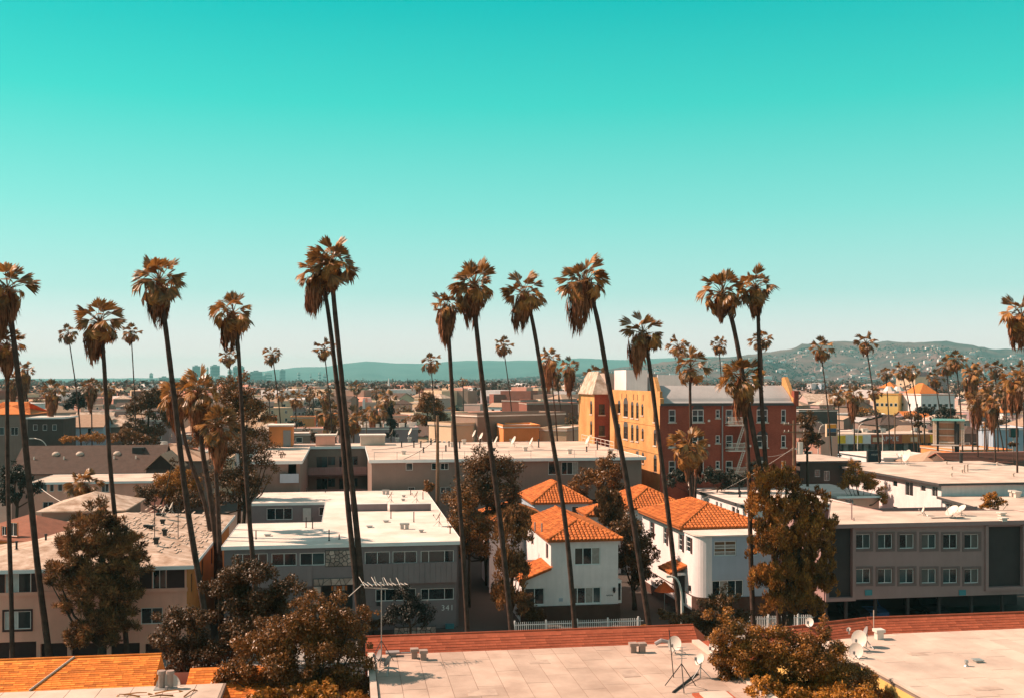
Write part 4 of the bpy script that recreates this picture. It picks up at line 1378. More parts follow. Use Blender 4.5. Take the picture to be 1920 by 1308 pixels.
def white_house_one():
    fr = Fr(1033, 88)
    e = fr.root('house', 'white stucco house with orange tile roof and brown base, left of the pair', 'house', 'houses across the street')
    w = fr.x(1159); zb = fr.z(1135); He = 6.82; dp = 12.4
    xl = fr.x(978)
    m = front(0)
    W_ = []
    for p0, p1, y0, y1, c in ((1077, 1126, 1026, 1059, 3), (1068, 1127, 1101, 1134, 4), (984, 1021, 1102, 1134, 2)):
        a0, a1 = fr.x(p0), fr.x(p1)
        W_.append((a0, a1, max(fr.z(y1, a0), zb + .08), fr.z(y0, a0), c))
    mb = MB()
    zl0, zl1 = fr.z(1063), fr.z(1088, xl)
    wall(mb, m, 0, w, zb, He, [h[:4] for h in W_[:2]])
    wall(mb, m, xl, 0, zb, zl1 - .1, [W_[2][:4]])
    mb.quad((xl, 0, zl1 - .1), (0, 0, zl1 - .1), (0, 0, zl0 - .1))
    lw = []
    for p0, p1, y0, y1 in ((996, 1000.5, 1003, 1022), (1023.5, 1028, 1020, 1049)):
        t1, t0 = fr.y(p0), fr.y(p1)
        t0, t1 = min(t0, t1), max(t0, t1)
        lw.append((t0, t1, fr.z(y1, 0, t0), fr.z(y0, 0, t0)))
    yb = 4.6
    wall(mb, leftw(0), 0, dp, zl0 - .2, He, lw, flip=True)
    wall(mb, leftw(0), yb, dp, 0, zl0 - .2, flip=True)
    wall(mb, leftw(xl), 0, yb, 0, zl1 - .1, flip=True)
    wall(mb, rightw(w), 0, dp, 0, He); wall(mb, front(dp), 0, w, 0, He, flip=True); wall(mb, front(yb), xl, 0, 0, zl0 - .1, flip=True)
    wl = mb.obj('wall', M_white, e)
    for h in W_:
        window(wl, m, *h[:4], cols=h[4], fw=.075, fm=M_whitepaint, panes=(M_glass3, M_glass, M_curtain, M_glass2))
    for h in lw:
        window(wl, leftw(0), *h, cols=1, fm=M_tan)
    b0 = Fr(1033, 88)
    MB().box(xl - .1, w + .1, -.28, -.02, 0, zb - .01).obj('base_wall', M_brownbase, e)
    MB().box(w + .02, w + .42, .5, 2.6, fr.z(1132, w), fr.z(1089, w)).obj('bay_window', M_whitepaint, e)
    window(e, front(.5), w + .05, w + .40, fr.z(1128, w), fr.z(1093, w), 1, 1, -.03)
    x = fr.x(1151); mb = MB().box(x - .1, x + .1, -.16, -.01, fr.z(1107, x), fr.z(1103, x)).tube([(x, -.12, fr.z(1110, x)), (x, -.12, fr.z(1100, x))], [.05, .12], 6)
    mb.obj('wall_lamp', M_iron, wl)
    x = fr.x(1143)
    sq = [(x - .3 + .055 * k, -.03, fr.z(1115, x) + .06 * math.sin(k * 2.3)) for k in range(12)]
    MB().tube(sq, .018, 4).obj('script_ornament', M_iron, wl)
    MB().box(fr.x(1048), fr.x(1055), -.05, -.01, fr.z(1127), fr.z(1121)).obj('wall_vent', M_bluewhite, wl)
    ov = .32
    pls = hip_planes(-ov, w + ov, -ov, dp + ov, He, 1.2, True, False)
    # planes: left, right, front hip ; put the front hip first so its tiles are single
    tile_roof(e, [pls[2], pls[0], pls[1]], [230, 40, 10], 11)
    tile_roof(e, [[(xl - .2, yb, zl1), (xl - .2, -.25, zl1), (0, -.25, zl0), (0, yb, zl0)]], [60], 15, False)
    # rear wing
    x0, x1, y0, y1 = -3.4, 2.4, dp + .35, dp + 8.4
    mb = MB(); wall(mb, front(y0 + .3), x0, x1, 0, 6.7); wall(mb, leftw(x0 + .3), y0 + .3, y1, 0, 6.7, flip=True); wall(mb, rightw(x1 - .3), y0 + .3, y1, 0, 6.7); wall(mb, front(y1), x0 + .3, x1 - .3, 0, 6.7, flip=True)
    mb.obj('wall', M_white, e)
    pls = hip_planes(x0, x1, y0, y1 + .3, 6.72, 1.2)
    tile_roof(e, [pls[0], pls[2], pls[1], pls[3]], [20, 20], 17)
    ro = on_roof(fr, 1016, 992, 7.3)
    for px, py in ((1003, 990), (1016, 992)):
        p = on_roof(fr, px, py, 7.2); MB().tube([(p.x, p.y, 7.0), (p.x, p.y, 7.75)], .07, 7).obj('flue_pipe', M_dishgrey, e)
    return fr
H1 = white_house_one()

def tile_house(label, px, D, w, dp, He, rise, wallm, seed, wins=(), ang=A0, singles=(60, 40), chim=None):
    fr = Fr(px, D, ang)
    e = fr.root('house', label, 'house', 'tile roofed houses behind the street')
    mb = MB(); hs = []
    for p0, p1, y0, y1, c in wins:
        a0, a1 = fr.x(p0), fr.x(p1); hs.append((a0, a1, fr.z(y1, a0), fr.z(y0, a0)))
    wall(mb, front(0), 0, w, 0, He, hs); wall(mb, leftw(0), 0, dp, 0, He, flip=True); wall(mb, rightw(w), 0, dp, 0, He); wall(mb, front(dp), 0, w, 0, He, flip=True)
    wl = mb.obj('wall', wallm, e)
    for h, q in zip(hs, wins):
        window(wl, front(0), *h, cols=q[4], fm=M_whitepaint, panes=(M_glass3, M_curtain))
    pls = hip_planes(-.35, w + .35, -.35, dp + .35, He, rise)
    tile_roof(e, [pls[2], pls[0], pls[1], pls[3]], singles, seed)
    return fr, e
tile_house('grey house with tiled hip roof behind the left white house', 1003, 117, 6.0, 9, 6.55, 1.9, M_bluewhite, 41, ((1072, 1098, 948, 972, 2),))
tile_house('small house with tiled hip roof between two dark trees', 1176, 111, 6.2, 9, 6.7, 1.75, M_white, 47)
fr, e = tile_house('low garden house with little orange tile roof beside the dark tree', 1104, 110, 3.4, 4, 6.1, .8, M_white, 53, (), A0, (30, 20))

def white_house_two():
    fr = Fr(1308, 88, R(10))
    e = fr.root('house', 'white and pale blue house with rounded corner and orange tile roof', 'house', 'houses across the street')
    w = fr.x(1462); zb = fr.z(1121); Hf = 7.05; He = 7.35; dp = 15.5; yr = 3.4
    rr = 1.25
    arc = [(rr - rr * math.cos(t), rr - rr * math.sin(t)) for t in [math.pi / 2 * k / 8 for k in range(9)]]   # from left wall to front
    m = front(0)
    wins = []
    for p0, p1, y0, y1, c, rws in ((1339, 1381, 1014, 1042, 2, 4), (1403, 1422, 1014, 1041, 1, 1), (1335, 1394, 1088, 1121, 4, 1), (1440, 1453, 1087, 1120, 1, 1)):
        a0, a1 = fr.x(p0), fr.x(p1); wins.append((a0, a1, max(zb + .05, fr.z(y1, a0)), fr.z(y0, a0), c, rws))
    mb = MB()
    wall(mb, m, rr, w, zb, Hf, [h[:4] for h in wins])
    wl = mb.obj('front_wall', M_bluewhite, e)
    mb = MB()
    for (p, q) in zip(arc[:-1], arc[1:]):
        mb.quad((*p, zb), (*q, zb), (*q, Hf), (*p, Hf))
    lw = []
    for p0, p1, y0, y1 in ((1218, 1224.5, 979, 1009), (1243.5, 1250, 989, 1021), (1272, 1279.5, 1002, 1033), (1286, 1295, 1007, 1036)):
        t0, t1 = sorted((fr.y(p0), fr.y(p1))); lw.append((t0, t1, fr.z(y1, 0, t0), fr.z(y0, 0, t0)))
    dh = sorted((fr.y(1270), fr.y(1284))); dr = (dh[0], dh[1], .9, fr.z(1074, 0, dh[0]))
    holes = [h for h in lw if h[0] > rr] + [dr]
    wall(mb, leftw(0), rr, dp, 0, Hf, holes, flip=True)
    wall(mb, leftw(0), yr, dp, Hf, He, flip=True)
    wall(mb, rightw(w), 0, dp, 0, Hf); wall(mb, front(dp), 0, w, 0, He, flip=True)
    wl2 = mb.obj('side_wall', M_white, e)
    for h in wins:
        pn = (M_curtain, M_wood) if h[5] == 4 else (M_glass, M_curtain, M_glass, M_glass3)
        window(wl, m, *h[:4], cols=h[4], rows=h[5], fw=.07, fm=M_whitepaint, panes=pn)
    for h in lw:
        if h[0] > rr:
            window(wl2, leftw(0), *h, cols=1, rows=3, fm=M_whitepaint, panes=(M_glass, M_glass3))
            mm = MB(); pbox(mm, leftw(0), h[0] - .42, h[0] - .03, h[2], h[3], -.06, -.004); mm.obj('shutter', M_maroon, wl2)
    mm = MB(); pbox(mm, leftw(0), dr[0] + .05, dr[1] - .05, dr[2], dr[3] - .05, .08, .13); mm.obj('door', M_dgray, wl2)
    base = [(p[0], p[1]) for p in arc]
    mb = MB()
    ring = [(-.12, dp)] + [(p[0] - .12, p[1] - .12) for p in arc] + [(w + .1, -.12)]
    for p, q in zip(ring[:-1], ring[1:]):
        z1 = zb - .005
        mb.quad((*p, 0), (*q, 0), (*q, z1 if p[1] < 3 else .8), (*p, z1 if p[1] < 3 else .8))
        mb.quad((*p, z1), (*q, z1), (q[0] + .12, q[1] + .13, z1), (p[0] + .12, p[1] + .13, z1))
    mb.obj('base_wall', M_brownbase, e)
    # flat front roof with white parapet
    pol = [(-.1, yr + .2), *[(p[0] - .1, p[1] - .1) for p in arc], (w + .1, -.1), (w + .1, yr + .2)]
    slab_roof(e, pol, Hf + .12, .12, top=M_white_roof, name='flat_roof')
    pls = hip_planes(-.35, w + .3, yr, dp + .3, He, 1.55, True, True)
    r = tile_roof(e, [pls[2], pls[0], pls[1], pls[3]], [250, 40, 10], 61)
    MB().box(-.4, -.30, yr, dp, He - .28, He - .16).obj('gutter', M_iron, r)
    # tiled door hood
    y0 = dr[0] - .5
    hood = [[(-1.5, dr[1] + .7, dr[3] + .15), (-1.5, y0, dr[3] + .15), (0, y0, dr[3] + .75), (0, dr[1] + .7, dr[3] + .75)]]
    tile_roof(e, hood, [40], 66, False)
    MB().box(-1.3, -.02, y0 + .2, dr[1] + .5, dr[3] - .12, dr[3] + .1).obj('door_hood', M_whitepaint, e)
    mm = MB(); ly = rr + .35; pbox(mm, leftw(0), ly, ly + .18, fr.z(1107, 0, ly), fr.z(1097, 0, ly), -.2, -.01); mm.obj('wall_lamp', M_iron, wl2)
    return fr
H2 = white_house_two()

def dark_windowed_apartment():
    fr = Fr(1545, 86)
    e = fr.root('apartment_building', 'taupe apartment building with two rows of six windows over a carport', 'building', 'houses across the street')
    H, zb = 8.36, fr.z(1125)
    w = fr.x(1990); x0 = 0
    pb = fr.pl(1558, 938, H); pc = fr.pl(1655, 958, H)
    poly = [(.2, -.35), (w, -.35), (w, pc[1] - 1.5), pc, (pc[0], pc[1] + .1), pb]
    poly = [(.15, -.35), (w, -.35), (w, pc[1] - 1.0), (pc[0], pc[1]), (pb[0], pb[1])]
    ro = slab_roof(e, poly, H, .28, top=M_cream_roof, fas=M_tan, lip=.05)
    mb = MB(); m = front(0)
    hs = []
    pans = []
    for row in ((1001, 1028), (1066, 1093)):
        for c in (1619, 1660, 1700.5, 1742, 1782, 1822):
            a0, a1 = fr.x(c - 13.5), fr.x(c + 13.5)
            hs.append((a0, a1, fr.z(row[1], a0), fr.z(row[0], a0)))
    pl = [(fr.x(1553), fr.x(1597), fr.z(1120), fr.z(990)), (fr.x(1852), fr.x(1916), fr.z(1100, 14), fr.z(987, 14))]
    wall(mb, m, 0, w, zb, H - .282, hs + pl, .3)
    wall(mb, leftw(0), 0, 12, zb, H - .282, flip=True); wall(mb, rightw(w), 0, 10, zb, H - .282)
    mb.quad((0, 0, zb), (0, 12, zb), (w, 12, zb), (w, 0, zb))
    wall(mb, front(12), 0, w, 0, H - .3, flip=True)
    wl = mb.obj('wall', M_tan, e)
    for h in hs:
        window(wl, m, *h, cols=2, fw=.055, inset=.12, panes=random.choice(((M_glass, M_glass2), (M_glass, M_shade), (M_shade, M_glass2), (M_glass, M_glass), (M_glass2, M_glass))))
        s = MB()
        for q in ((h[0] - .2, h[1] + .2, h[2] - .22, h[2] - .02), (h[0] - .2, h[1] + .2, h[3] + .02, h[3] + .2), (h[0] - .2, h[0] - .02, h[2] - .018, h[3] + .018), (h[1] + .02, h[1] + .2, h[2] - .018, h[3] + .018)):
            pbox(s, m, *q, -.035, -.003)
        s.obj('window_surround', M_tan_dark, wl)
    for h in pl:
        s = MB(); pbox(s, m, h[0], h[1], h[2], h[3], .24, .30); s.obj('recessed_panel', M_panel, wl)
        s = MB()
        for q in ((h[0] - .28, h[0] - .01, h[2] - .3, h[3] + .12), (h[1] + .01, h[1] + .28, h[2] - .3, h[3] + .12), (h[0], h[1], h[2] - .3, h[2] - .02)):
            pbox(s, m, *q, -.16, -.004)
        s.obj('panel_frame', M_tan, wl)
    for px in (1628, 1804):
        x = fr.x(px); s = MB(); pbox(s, m, x - .3, x + .3, fr.z(1115, x), fr.z(1105, x), -.08, -.004); s.obj('wall_vent', M_teal, wl)
    s = MB()
    wall(s, front(6.0), 0, w, 0, zb); cp = s.obj('carport_wall', M_panel, e)  # charcoal back wall paints in the dark of the carport
    for px in (1552, 1590, 1645, 1706, 1765, 1826, 1884):
        x = fr.x(px); MB().box(x - .1, x + .1, .25, .5, 0, zb - .01).obj('carport_post', M_panel, e)  # posts darkened in colour to merge with the shade under the building
    for px in (1537, 1591, 1647, 1708, 1766, 1884):
        x = fr.x(px, 1.5); MB().box(x - .35, x + .35, 1.4, 1.6, zb - .15, zb - .05).obj('carport_light', M_dish, e)
    for px, py, h in ((1597, 973, 1.4), (1601, 975, .25)):
        pipe(ro, on_roof(fr, px, py, H), h, .05, M_tan, False)
    for px, py in ((1878, 966), (1881, 976)):
        box_vent(ro, on_roof(fr, px, py, H), .45, .3, M_dish)
    MB().box(*sorted((fr.pl(1735, 968, H)[0], fr.pl(1800, 968, H)[0])), fr.pl(1760, 971, H)[1], fr.pl(1760, 970, H)[1], H + .003, H + .05).obj('cable_tray', M_iron, ro)
    for k, (px, py, az, r, lab) in enumerate(((1732, 966, 170, .35, 'small upright satellite dish at the left of the taupe apartment roof cables'), (1786, 971, 200, .62, 'wide flat satellite dish on the taupe apartment roof'), (1803, 966, 190, .5, 'second wide satellite dish behind on the taupe apartment roof'))):
        l = fr.pl(px, py, H); dish(lab, fr.w(*l, H + .01), R(az), R(48 if k else 20), r, .35)
    return fr
APT = dark_windowed_apartment()

# ------------------------------------------------------------------ left: peach apartment house and its neighbours
def peach_house():
    fr = Fr(-94, 74.6)
    e = fr.root('apartment_building', 'peach two storey apartment house with pale hip roof behind the big pine', 'building', 'houses across the street')
    w = fr.x(350); dp = 28; He = 6.72
    m = front(0)
    hs = []
    for p0, p1, y0, y1, c in ((10, 58, 1073, 1112, 2), (8, 58, 1146, 1180, 2), (286, 312, 1067, 1106, 2), (264, 305, 1139, 1170, 2)):
        a0, a1 = fr.x(p0), fr.x(p1); hs.append((a0, a1, fr.z(y1, a0), fr.z(y0, a0), c))
    car = []
    for p0, p1 in ((-60, 68), (76, 126), (134, 200), (208, 262), (272, 340)):
        a0, a1 = fr.x(p0), fr.x(p1); car.append((a0, a1, 0.0, fr.z(1206, a0)))
    mb = MB()
    wall(mb, m, 0, w, 0, He - .1, [h[:4] for h in hs] + car, .35)
    wall(mb, leftw(0), 0, dp, 0, He, flip=True); wall(mb, front(dp), 0, w, 0, He, flip=True)
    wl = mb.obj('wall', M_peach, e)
    for c in car:
        s = MB(); pbox(s, m, c[0] + .002, c[1] - .002, 0, c[3], .33, .36); s.obj('carport_shade', M_maroon, wl)  # dark sheets stand in for the shade inside the open carport bays
    rw = []
    for y0, y1, z0, z1 in ((2.2, 3.0, 4.2, 5.6), (8, 9.2, 4.2, 5.6), (14, 15.2, 4.2, 5.6), (2.2, 3.2, 1.3, 2.7), (8, 9.2, 1.3, 2.7)):
        rw.append((y0, y1, z0, z1))
    mb = MB(); wall(mb, rightw(w), 0, dp, 0, He, rw); wr = mb.obj('side_wall', M_terracotta_lit, e)  # side wall coloured orange to stand in for sunlight on it
    for h in rw:
        window(wr, rightw(w), *h, cols=1, fm=M_dframe)
    for h in hs:
        window(wl, m, *h[:4], cols=h[4], fm=M_dframe if h[3] < 3 else M_frame, panes=(M_blind, M_glass3) if h[3] > 3 and h[0] < 8 else (M_glass, M_glass3))
    for p0, p1, y0, y1 in ((-8, 9, 1071, 1114), (59, 74, 1071, 1114), (313, 346, 1064, 1107), (262, 285, 1064, 1107)):
        a0, a1 = fr.x(p0), fr.x(p1); s = MB(); pbox(s, m, a0, a1, fr.z(y1, a0), fr.z(y0, a0), -.05, -.004)
        sh = s.obj('shutter', M_maroon, wl)
    h = hs[1]
    s = MB()
    for q in ((h[0] - .12, h[1] + .12, h[2] - .14, h[2] - .01), (h[0] - .12, h[1] + .12, h[3] + .01, h[3] + .14), (h[0] - .12, h[0] - .01, h[2] - .008, h[3] + .008), (h[1] + .01, h[1] + .12, h[2] - .008, h[3] + .008)):
        pbox(s, m, *q, -.06, -.004)
    s.obj('window_surround', M_maroon, wl)
    MB().box(-.05, w + .06, -.12, -.003, fr.z(1120), fr.z(1113)).obj('string_course', M_peach, wl)
    pls = hip_planes(-.5, w + .5, -.5, dp + .5, He, 1.45)
    r = planes_obj(pls, 'roof', M_peachroof, e, .2)
    MB().box(-.55, w + .55, -.56, -.51, He - .28, He - .02).obj('fascia', M_whitepaint, r)
    MB().box(w + .51, w + .56, -.5, dp + .5, He - .28, He - .02).obj('fascia', M_whitepaint, r)
    # rows of worn shingles on the right slope, lifted strips
    rg = random.Random(2)
    mb = MB()
    rp = pls[1]
    nrm = Vector((math.sin(math.atan2(1.45, w / 2 + .5)), 0, 1)).normalized()
    for k in range(330):
        y = rg.uniform(1.5, dp - 1); t = rg.uniform(.03, .9)
        if rg.random() < .5 and not (1 < y < 16):
            continue
        x = (w + .5) - t * (w / 2 + .5); z = He + 1.45 * t
        if t * (w / 2 + .5) > y + .3: continue
        l = rg.uniform(.4, 1.6)
        mb.box(x - .09, x + .05, y, y + l, z + .002, z + .045)
    stuff(mb.obj('lifted_shingles', M_peachroof, r))
    # raised rear storey
    f2 = Fr(78, 97)
    l = fr.loc(Vector((f2.X, f2.D, 0)))
    x0, y0 = l; x1, y1 = x0 + 7.0, y0 + 9
    mb = MB(); wall(mb, front(y0), x0, x1, He + .1, 8.1); wall(mb, leftw(x0), y0, y1, He + .1, 8.1, flip=True); wall(mb, rightw(x1), y0, y1, He + .1, 8.1); wall(mb, front(y1), x0, x1, He + .1, 8.1, flip=True)
    us = mb.obj('upper_storey', M_taupe, e)
    planes_obj(hip_planes(x0 - .4, x1 + .4, y0 - .4, y1 + .4, 8.1, 1.2), 'roof', M_peachroof, us)
    for px, py, h in ((290, 1010, 3.0), (334, 1005, 2.2), (336, 958, .9)):
        p = fr.pl(px, py, He + .6); MB().tube([(p[0], p[1], He + .3), (p[0], p[1], He + .6 + h)], .035, 6).obj('antenna_mast', M_iron, r)
    for px, py in ((297, 970), (306, 970), (274, 992), (283, 993), (305, 982), (309, 1001), (293, 1017)):
        p = fr.pl(px, py, He + .8); box_vent(r, Vector((p[0], p[1], He + .72)), .3, .5, M_iron)
    for px, py in ((31, 1024), (86, 1010)):
        p = fr.pl(px, py, He + .9); pipe(r, Vector((p[0], p[1], He + .7)), .5, .08, M_iron)
    for px, py, lab in ((322, 958, 'white satellite dish high on the rear of the pale hip roof'), (308, 965, 'grey satellite dish on the pale hip roof beside the pine')):
        p = fr.pl(px, py, He + 1.2); dish(lab, fr.w(p[0], p[1], He + .95), R(200), R(25), .4, .6)
    return fr
PEACH = peach_house()

def simple_block(label, px0, D, w, dp, h, wm, rm, roof='flat', rise=1.5, axis='x', ang=A0, z0=0.0, wins=(), side=(), group='buildings behind the street', cat='building', name='building', over=.3, fas=None, fm=None, parapet=0, hipf=True, hipb=True):
    fr = Fr(px0, D, ang)
    e = fr.root(name, label, cat, group)
    hs = [(fr.x(p0), fr.x(p1), fr.z(y1, fr.x(p0)), fr.z(y0, fr.x(p0)), c) for p0, p1, y0, y1, c in wins]
    lf = fr.x(px0, 0) is not None and px0 > 650
    sx = 0 if lf else w
    sh = []
    for p0, p1, y0, y1, c in side:
        t0, t1 = sorted((fr.y(p0, sx), fr.y(p1, sx))); sh.append((t0, t1, fr.z(y1, sx, t0), fr.z(y0, sx, t0), c))
    mb = MB()
    wall(mb, front(0), 0, w, 0, h, [q[:4] for q in hs])
    wall(mb, leftw(0), 0, dp, 0, h, [q[:4] for q in sh] if lf else (), flip=True)
    wall(mb, rightw(w), 0, dp, 0, h, [q[:4] for q in sh] if not lf else ())
    wall(mb, front(dp), 0, w, 0, h, flip=True)
    wl = mb.obj('wall', wm, e)
    for q in hs:
        window(wl, front(0), *q[:4], cols=q[4], fm=fm)
    for q in sh:
        window(wl, (leftw(0) if lf else rightw(w)), *q[:4], cols=q[4], fm=fm)
    if roof == 'flat':
        r = slab_roof(e, rect(-over, w + over, -over, dp + over), h + .25, .25, top=rm, fas=fas or M_whitepaint, lip=.04)
        if parapet:
            for q in ((-.05, w + .05, -.05, .2), (-.05, w + .05, dp - .2, dp + .05), (-.05, .2, .2, dp - .2), (w - .2, w + .05, .2, dp - .2)):
                MB().box(*q, h + .252, h + .25 + parapet).obj('parapet', wm, r)
    else:
        pls = hip_planes(-over, w + over, -over, dp + over, h, rise, hipf, hipb, axis)
        if roof == 'gable':
            pls = hip_planes(-over, w + over, -over, dp + over, h, rise, False, False, axis)
            s = MB()
            if axis == 'x':
                k = h + rise - .12
                for x in (0.002, w - .002):
                    s.quad((x, 0, h), (x, dp, h), (x, dp / 2, k)); s.quad((x, dp, h), (x, 0, h), (x, dp / 2, k))
            else:
                k = h + rise - .12
                for y in (0.002, dp - .002):
                    s.quad((0, y, h), (w, y, h), (w / 2, y, k)); s.quad((w, y, h), (0, y, h), (w / 2, y, k))
            s.obj('gable', wm, e)
        r = planes_obj(pls, 'roof', rm, e)
    return fr, e, r

simple_block('small orange house with red-brown roof at the left edge', -70, 88, 8.0, 7, fr_h := 7.2, M_terracotta_lit, M_rustroof, 'hip', 1.5, 'x', R(-24), wins=((2, 12, 985, 1003, 2), (15, 32, 978, 1004, 2)), cat='house', name='house', fm=M_whitepaint)
K4 = simple_block('brown-peach block with white roof edge under the brown gable roof', 60, 134, 14.2, 11, 6.9, M_peach, M_cream_roof, 'flat', wins=((74, 88, 905, 921, 1), (93, 101, 905, 921, 1), (108, 117, 906, 920, 1), (150, 158, 906, 920, 1), (190, 204, 906, 922, 2), (80, 100, 940, 960, 2), (150, 172, 940, 960, 2)))
K4b = simple_block('long building with brown shingled gable roof and dome skylights', 22, 150, 20, 12.5, 6.8, M_taupe, M_brownroof, 'gable', 3.6, 'x')
for px in (105, 150, 220):
    p = K4b[0]; x = p.x(px, 4.2)
    mb = MB(); mb.tube([(x, 4.2, 9.0), (x, 4.2, 9.35), (x, 4.2, 9.6)], [.6, .55, .25], 12); mb.obj('dome_skylight', M_cream_roof, K4b[2], smooth=True)
x = K4b[0].x(258, 4.6)
MB().box(x - .7, x + .9, 4.2, 5.6, 9.0, 10.1).obj('turbine_vent', M_iron, K4b[2])
for px in (64, 120, 214, 255):
    x = K4b[0].x(px, 3.0); MB().tube([(x, 3.0, 8.2), (x, 3.0, 9.0)], .12, 6).obj('vent_pipe', M_dish, K4b[2])
simple_block('tan hip roofed house behind the brown gable roof', 250, 163, 10.5, 12, 7.6, M_taupe, M_tanroof, 'hip', 2.4, 'x', wins=((300, 312, 868, 880, 2),), cat='house', name='house')
simple_block('small brown house at the gable end with pale rake boards', 274, 150, 4.0, 9, 7.4, M_darkbrown, M_tanroof, 'gable', 2.2, 'y', cat='house', name='house')
simple_block('tall tan block with orange-yellow hip roof at left edge', -40, 200, 9.0, 14, 13.6, M_taupe, M_redroof, 'hip', 2.2, 'x', wins=((-10, 8, 800, 815, 2), (20, 34, 800, 815, 2)))
simple_block('dark brown block with white flat roof at left', 52, 190, 6.0, 9, 13.1, M_darkbrown, M_white_roof, 'flat', wins=((62, 70, 795, 806, 1), (80, 88, 795, 806, 1), (98, 106, 795, 806, 1)))
simple_block('pale grey house with orange dormer roof left of the palms', 124, 214, 7.0, 9, 10.6, M_bluewhite, M_tanroof, 'gable', 2.4, 'x', wins=((164, 171, 802, 815, 1),), cat='house', name='house')
simple_block('low pavilion with saw-tooth tan roof right of the dormer house', 186, 222, 7.6, 9, 10.3, M_taupe, M_peachroof, 'hip', 2.2, 'x')

# U-shaped apartment block with balconies
def u_block():
    fr = Fr(470, 124.2)
    e = fr.root('apartment_building', 'taupe U shaped apartment block with balconies round a court and wide pale roof', 'building', 'buildings behind the street')
    H = 10.55
    w = fr.x(1203); c0, c1 = fr.x(562), fr.x(697); dp = 34; cy = 27
    poly = [(-.4, -.5), (c0 + .3, -.5), (c0 + .3, cy - .3), (c1 - .3, cy - .3), (c1 - .3, -.5), (w + .4, -.5), (w + .4, dp), (-.4, dp)]
    r = slab_roof(e, poly, H, .32, top=M_cream_roof, fas=M_whitepaint, lip=.05)
    m = front(0)
    wi = []
    for p0, p1, y0, y1, c in ((761, 774, 867, 881, 1), (809, 824, 867, 880, 1), (826, 841, 867, 880, 2), (973, 980, 866, 880, 1), (1028, 1044, 864, 889, 1), (1053, 1084, 865, 889, 3), (1141, 1164, 866, 879, 2), (939, 949, 866, 878, 1), (826, 846, 912, 924, 2), (765, 778, 912, 925, 1), (1030, 1045, 912, 932, 1)):
        a0, a1 = fr.x(p0), fr.x(p1); wi.append((a0, a1, fr.z(y1, a0), fr.z(y0, a0), c))
    mb = MB()
    wall(mb, m, c1, w, 0, H - .33, [q[:4] for q in wi])
    ar = (fr.x(540), fr.x(562) - .4, fr.z(903), fr.z(866))
    wall(mb, m, 0, c0, 0, H - .33, [ar], 1.6)
    wall(mb, leftw(c1), 0, cy, 0, H - .33, flip=True); wall(mb, rightw(c0), 0, cy, 0, H - .33)
    wall(mb, leftw(0), 0, dp, 0, H - .33, flip=True); wall(mb, rightw(w), 0, dp, 0, H - .33); wall(mb, front(dp), 0, w, 0, H - .33, flip=True)
    cw = []
    for fl in range(3):
        z = .9 + 3.1 * fl
        for k in range(4):
            a = c0 + 1.2 + (c1 - c0 - 2) * k / 4
            cw.append((a, a + (1.0 if k % 2 else 1.5), z + (0 if k % 2 == 0 else .8), z + 2.0))
    wall(mb, front(cy), c0, c1, 0, H - .33, cw)
    wl = mb.obj('wall', M_taupe, e)
    for q in wi:
        window(wl, m, *q[:4], cols=q[4], fm=M_frame, panes=(M_glass, M_glass3, M_curtain))
    for q in cw:
        window(wl, front(cy), *q, cols=2, fm=M_dframe)
    s = MB(); pbox(s, m, *ar, 1.55, 1.6); s.obj('loggia_back', M_black, wl)  # black sheet stands in for the deep shade of the opening
    s = MB(); pbox(s, m, ar[0] - .9, ar[1] + .3, ar[2] - .1, ar[2] + .95, -.5, -.42); s.obj('balcony_rail', M_bluewhite, wl)
    for fl in (1, 2):
        z = 3.1 * fl + .5
        b = MB().box(c0 + .05, c1 - .05, cy - 1.9, cy - .02, z - .2, z).obj('balcony_floor', M_tan_dark, wl)
        n = 11
        for k in range(n):
            a = c0 + .1 + (c1 - c0 - .2) * k / n
            MB().box(a, a + (c1 - c0 - .2) / n - .03, cy - 1.98, cy - 1.92, z, z + 1.05).obj('rail_panel', M_tan, b)
    # stair house and boxes on the roof
    y0 = 27.5
    x0, x1 = fr.x(504, y0), fr.x(548, y0)
    b = MB().box(x0, x1, y0, y0 + 5, H + .052, fr.z(799, x0, y0)).obj('stair_house', M_orange, r)
    d0 = fr.x(531, y0); MB().box(d0, fr.x(545, y0), y0 - .06, y0 - .002, H + .06, fr.z(806, x0, y0)).obj('door', M_dishgrey, r)
    MB().box(x0 - .2, x1 + .2, y0 - .2, y0 + 5.2, fr.z(799, x0, y0) + .003, fr.z(796, x0, y0)).obj('stair_roof', M_white_roof, r)
    y0 = 28.5
    for p0, p1, t in ((592, 628, 817), (676, 722, 817)):
        x0, x1 = fr.x(p0, y0), fr.x(p1, y0); MB().box(x0, x1, y0, y0 + 3, H + .052, fr.z(t, x0, y0)).obj('roof_box', M_peach if p0 < 600 else M_cream_roof, r)
        MB().box(x0 - .15, x1 + .15, y0 - .15, y0 + 3.15, fr.z(t, x0, y0) + .003, fr.z(t, x0, y0) + .2).obj('roof_box', M_white_roof, r)
    rg = random.Random(3)
    for px, py in ((757, 851), (753, 838), (776, 838), (789, 838), (794, 848), (808, 833), (836, 846), (842, 836), (848, 837), (862, 840), (745, 827), (768, 827), (985, 845), (1010, 838), (1068, 850), (1100, 846), (1039, 852), (870, 832), (900, 836), (960, 830), (1145, 849), (925, 845), (1120, 843)):
        p = on_roof(fr, px, py, H)
        if rg.random() < .5: box_vent(r, p, .45, rg.uniform(.3, .7), rg.choice((M_iron, M_dish, M_steel)))
        else: pipe(r, p, rg.uniform(.5, 1.1), .09, M_iron)
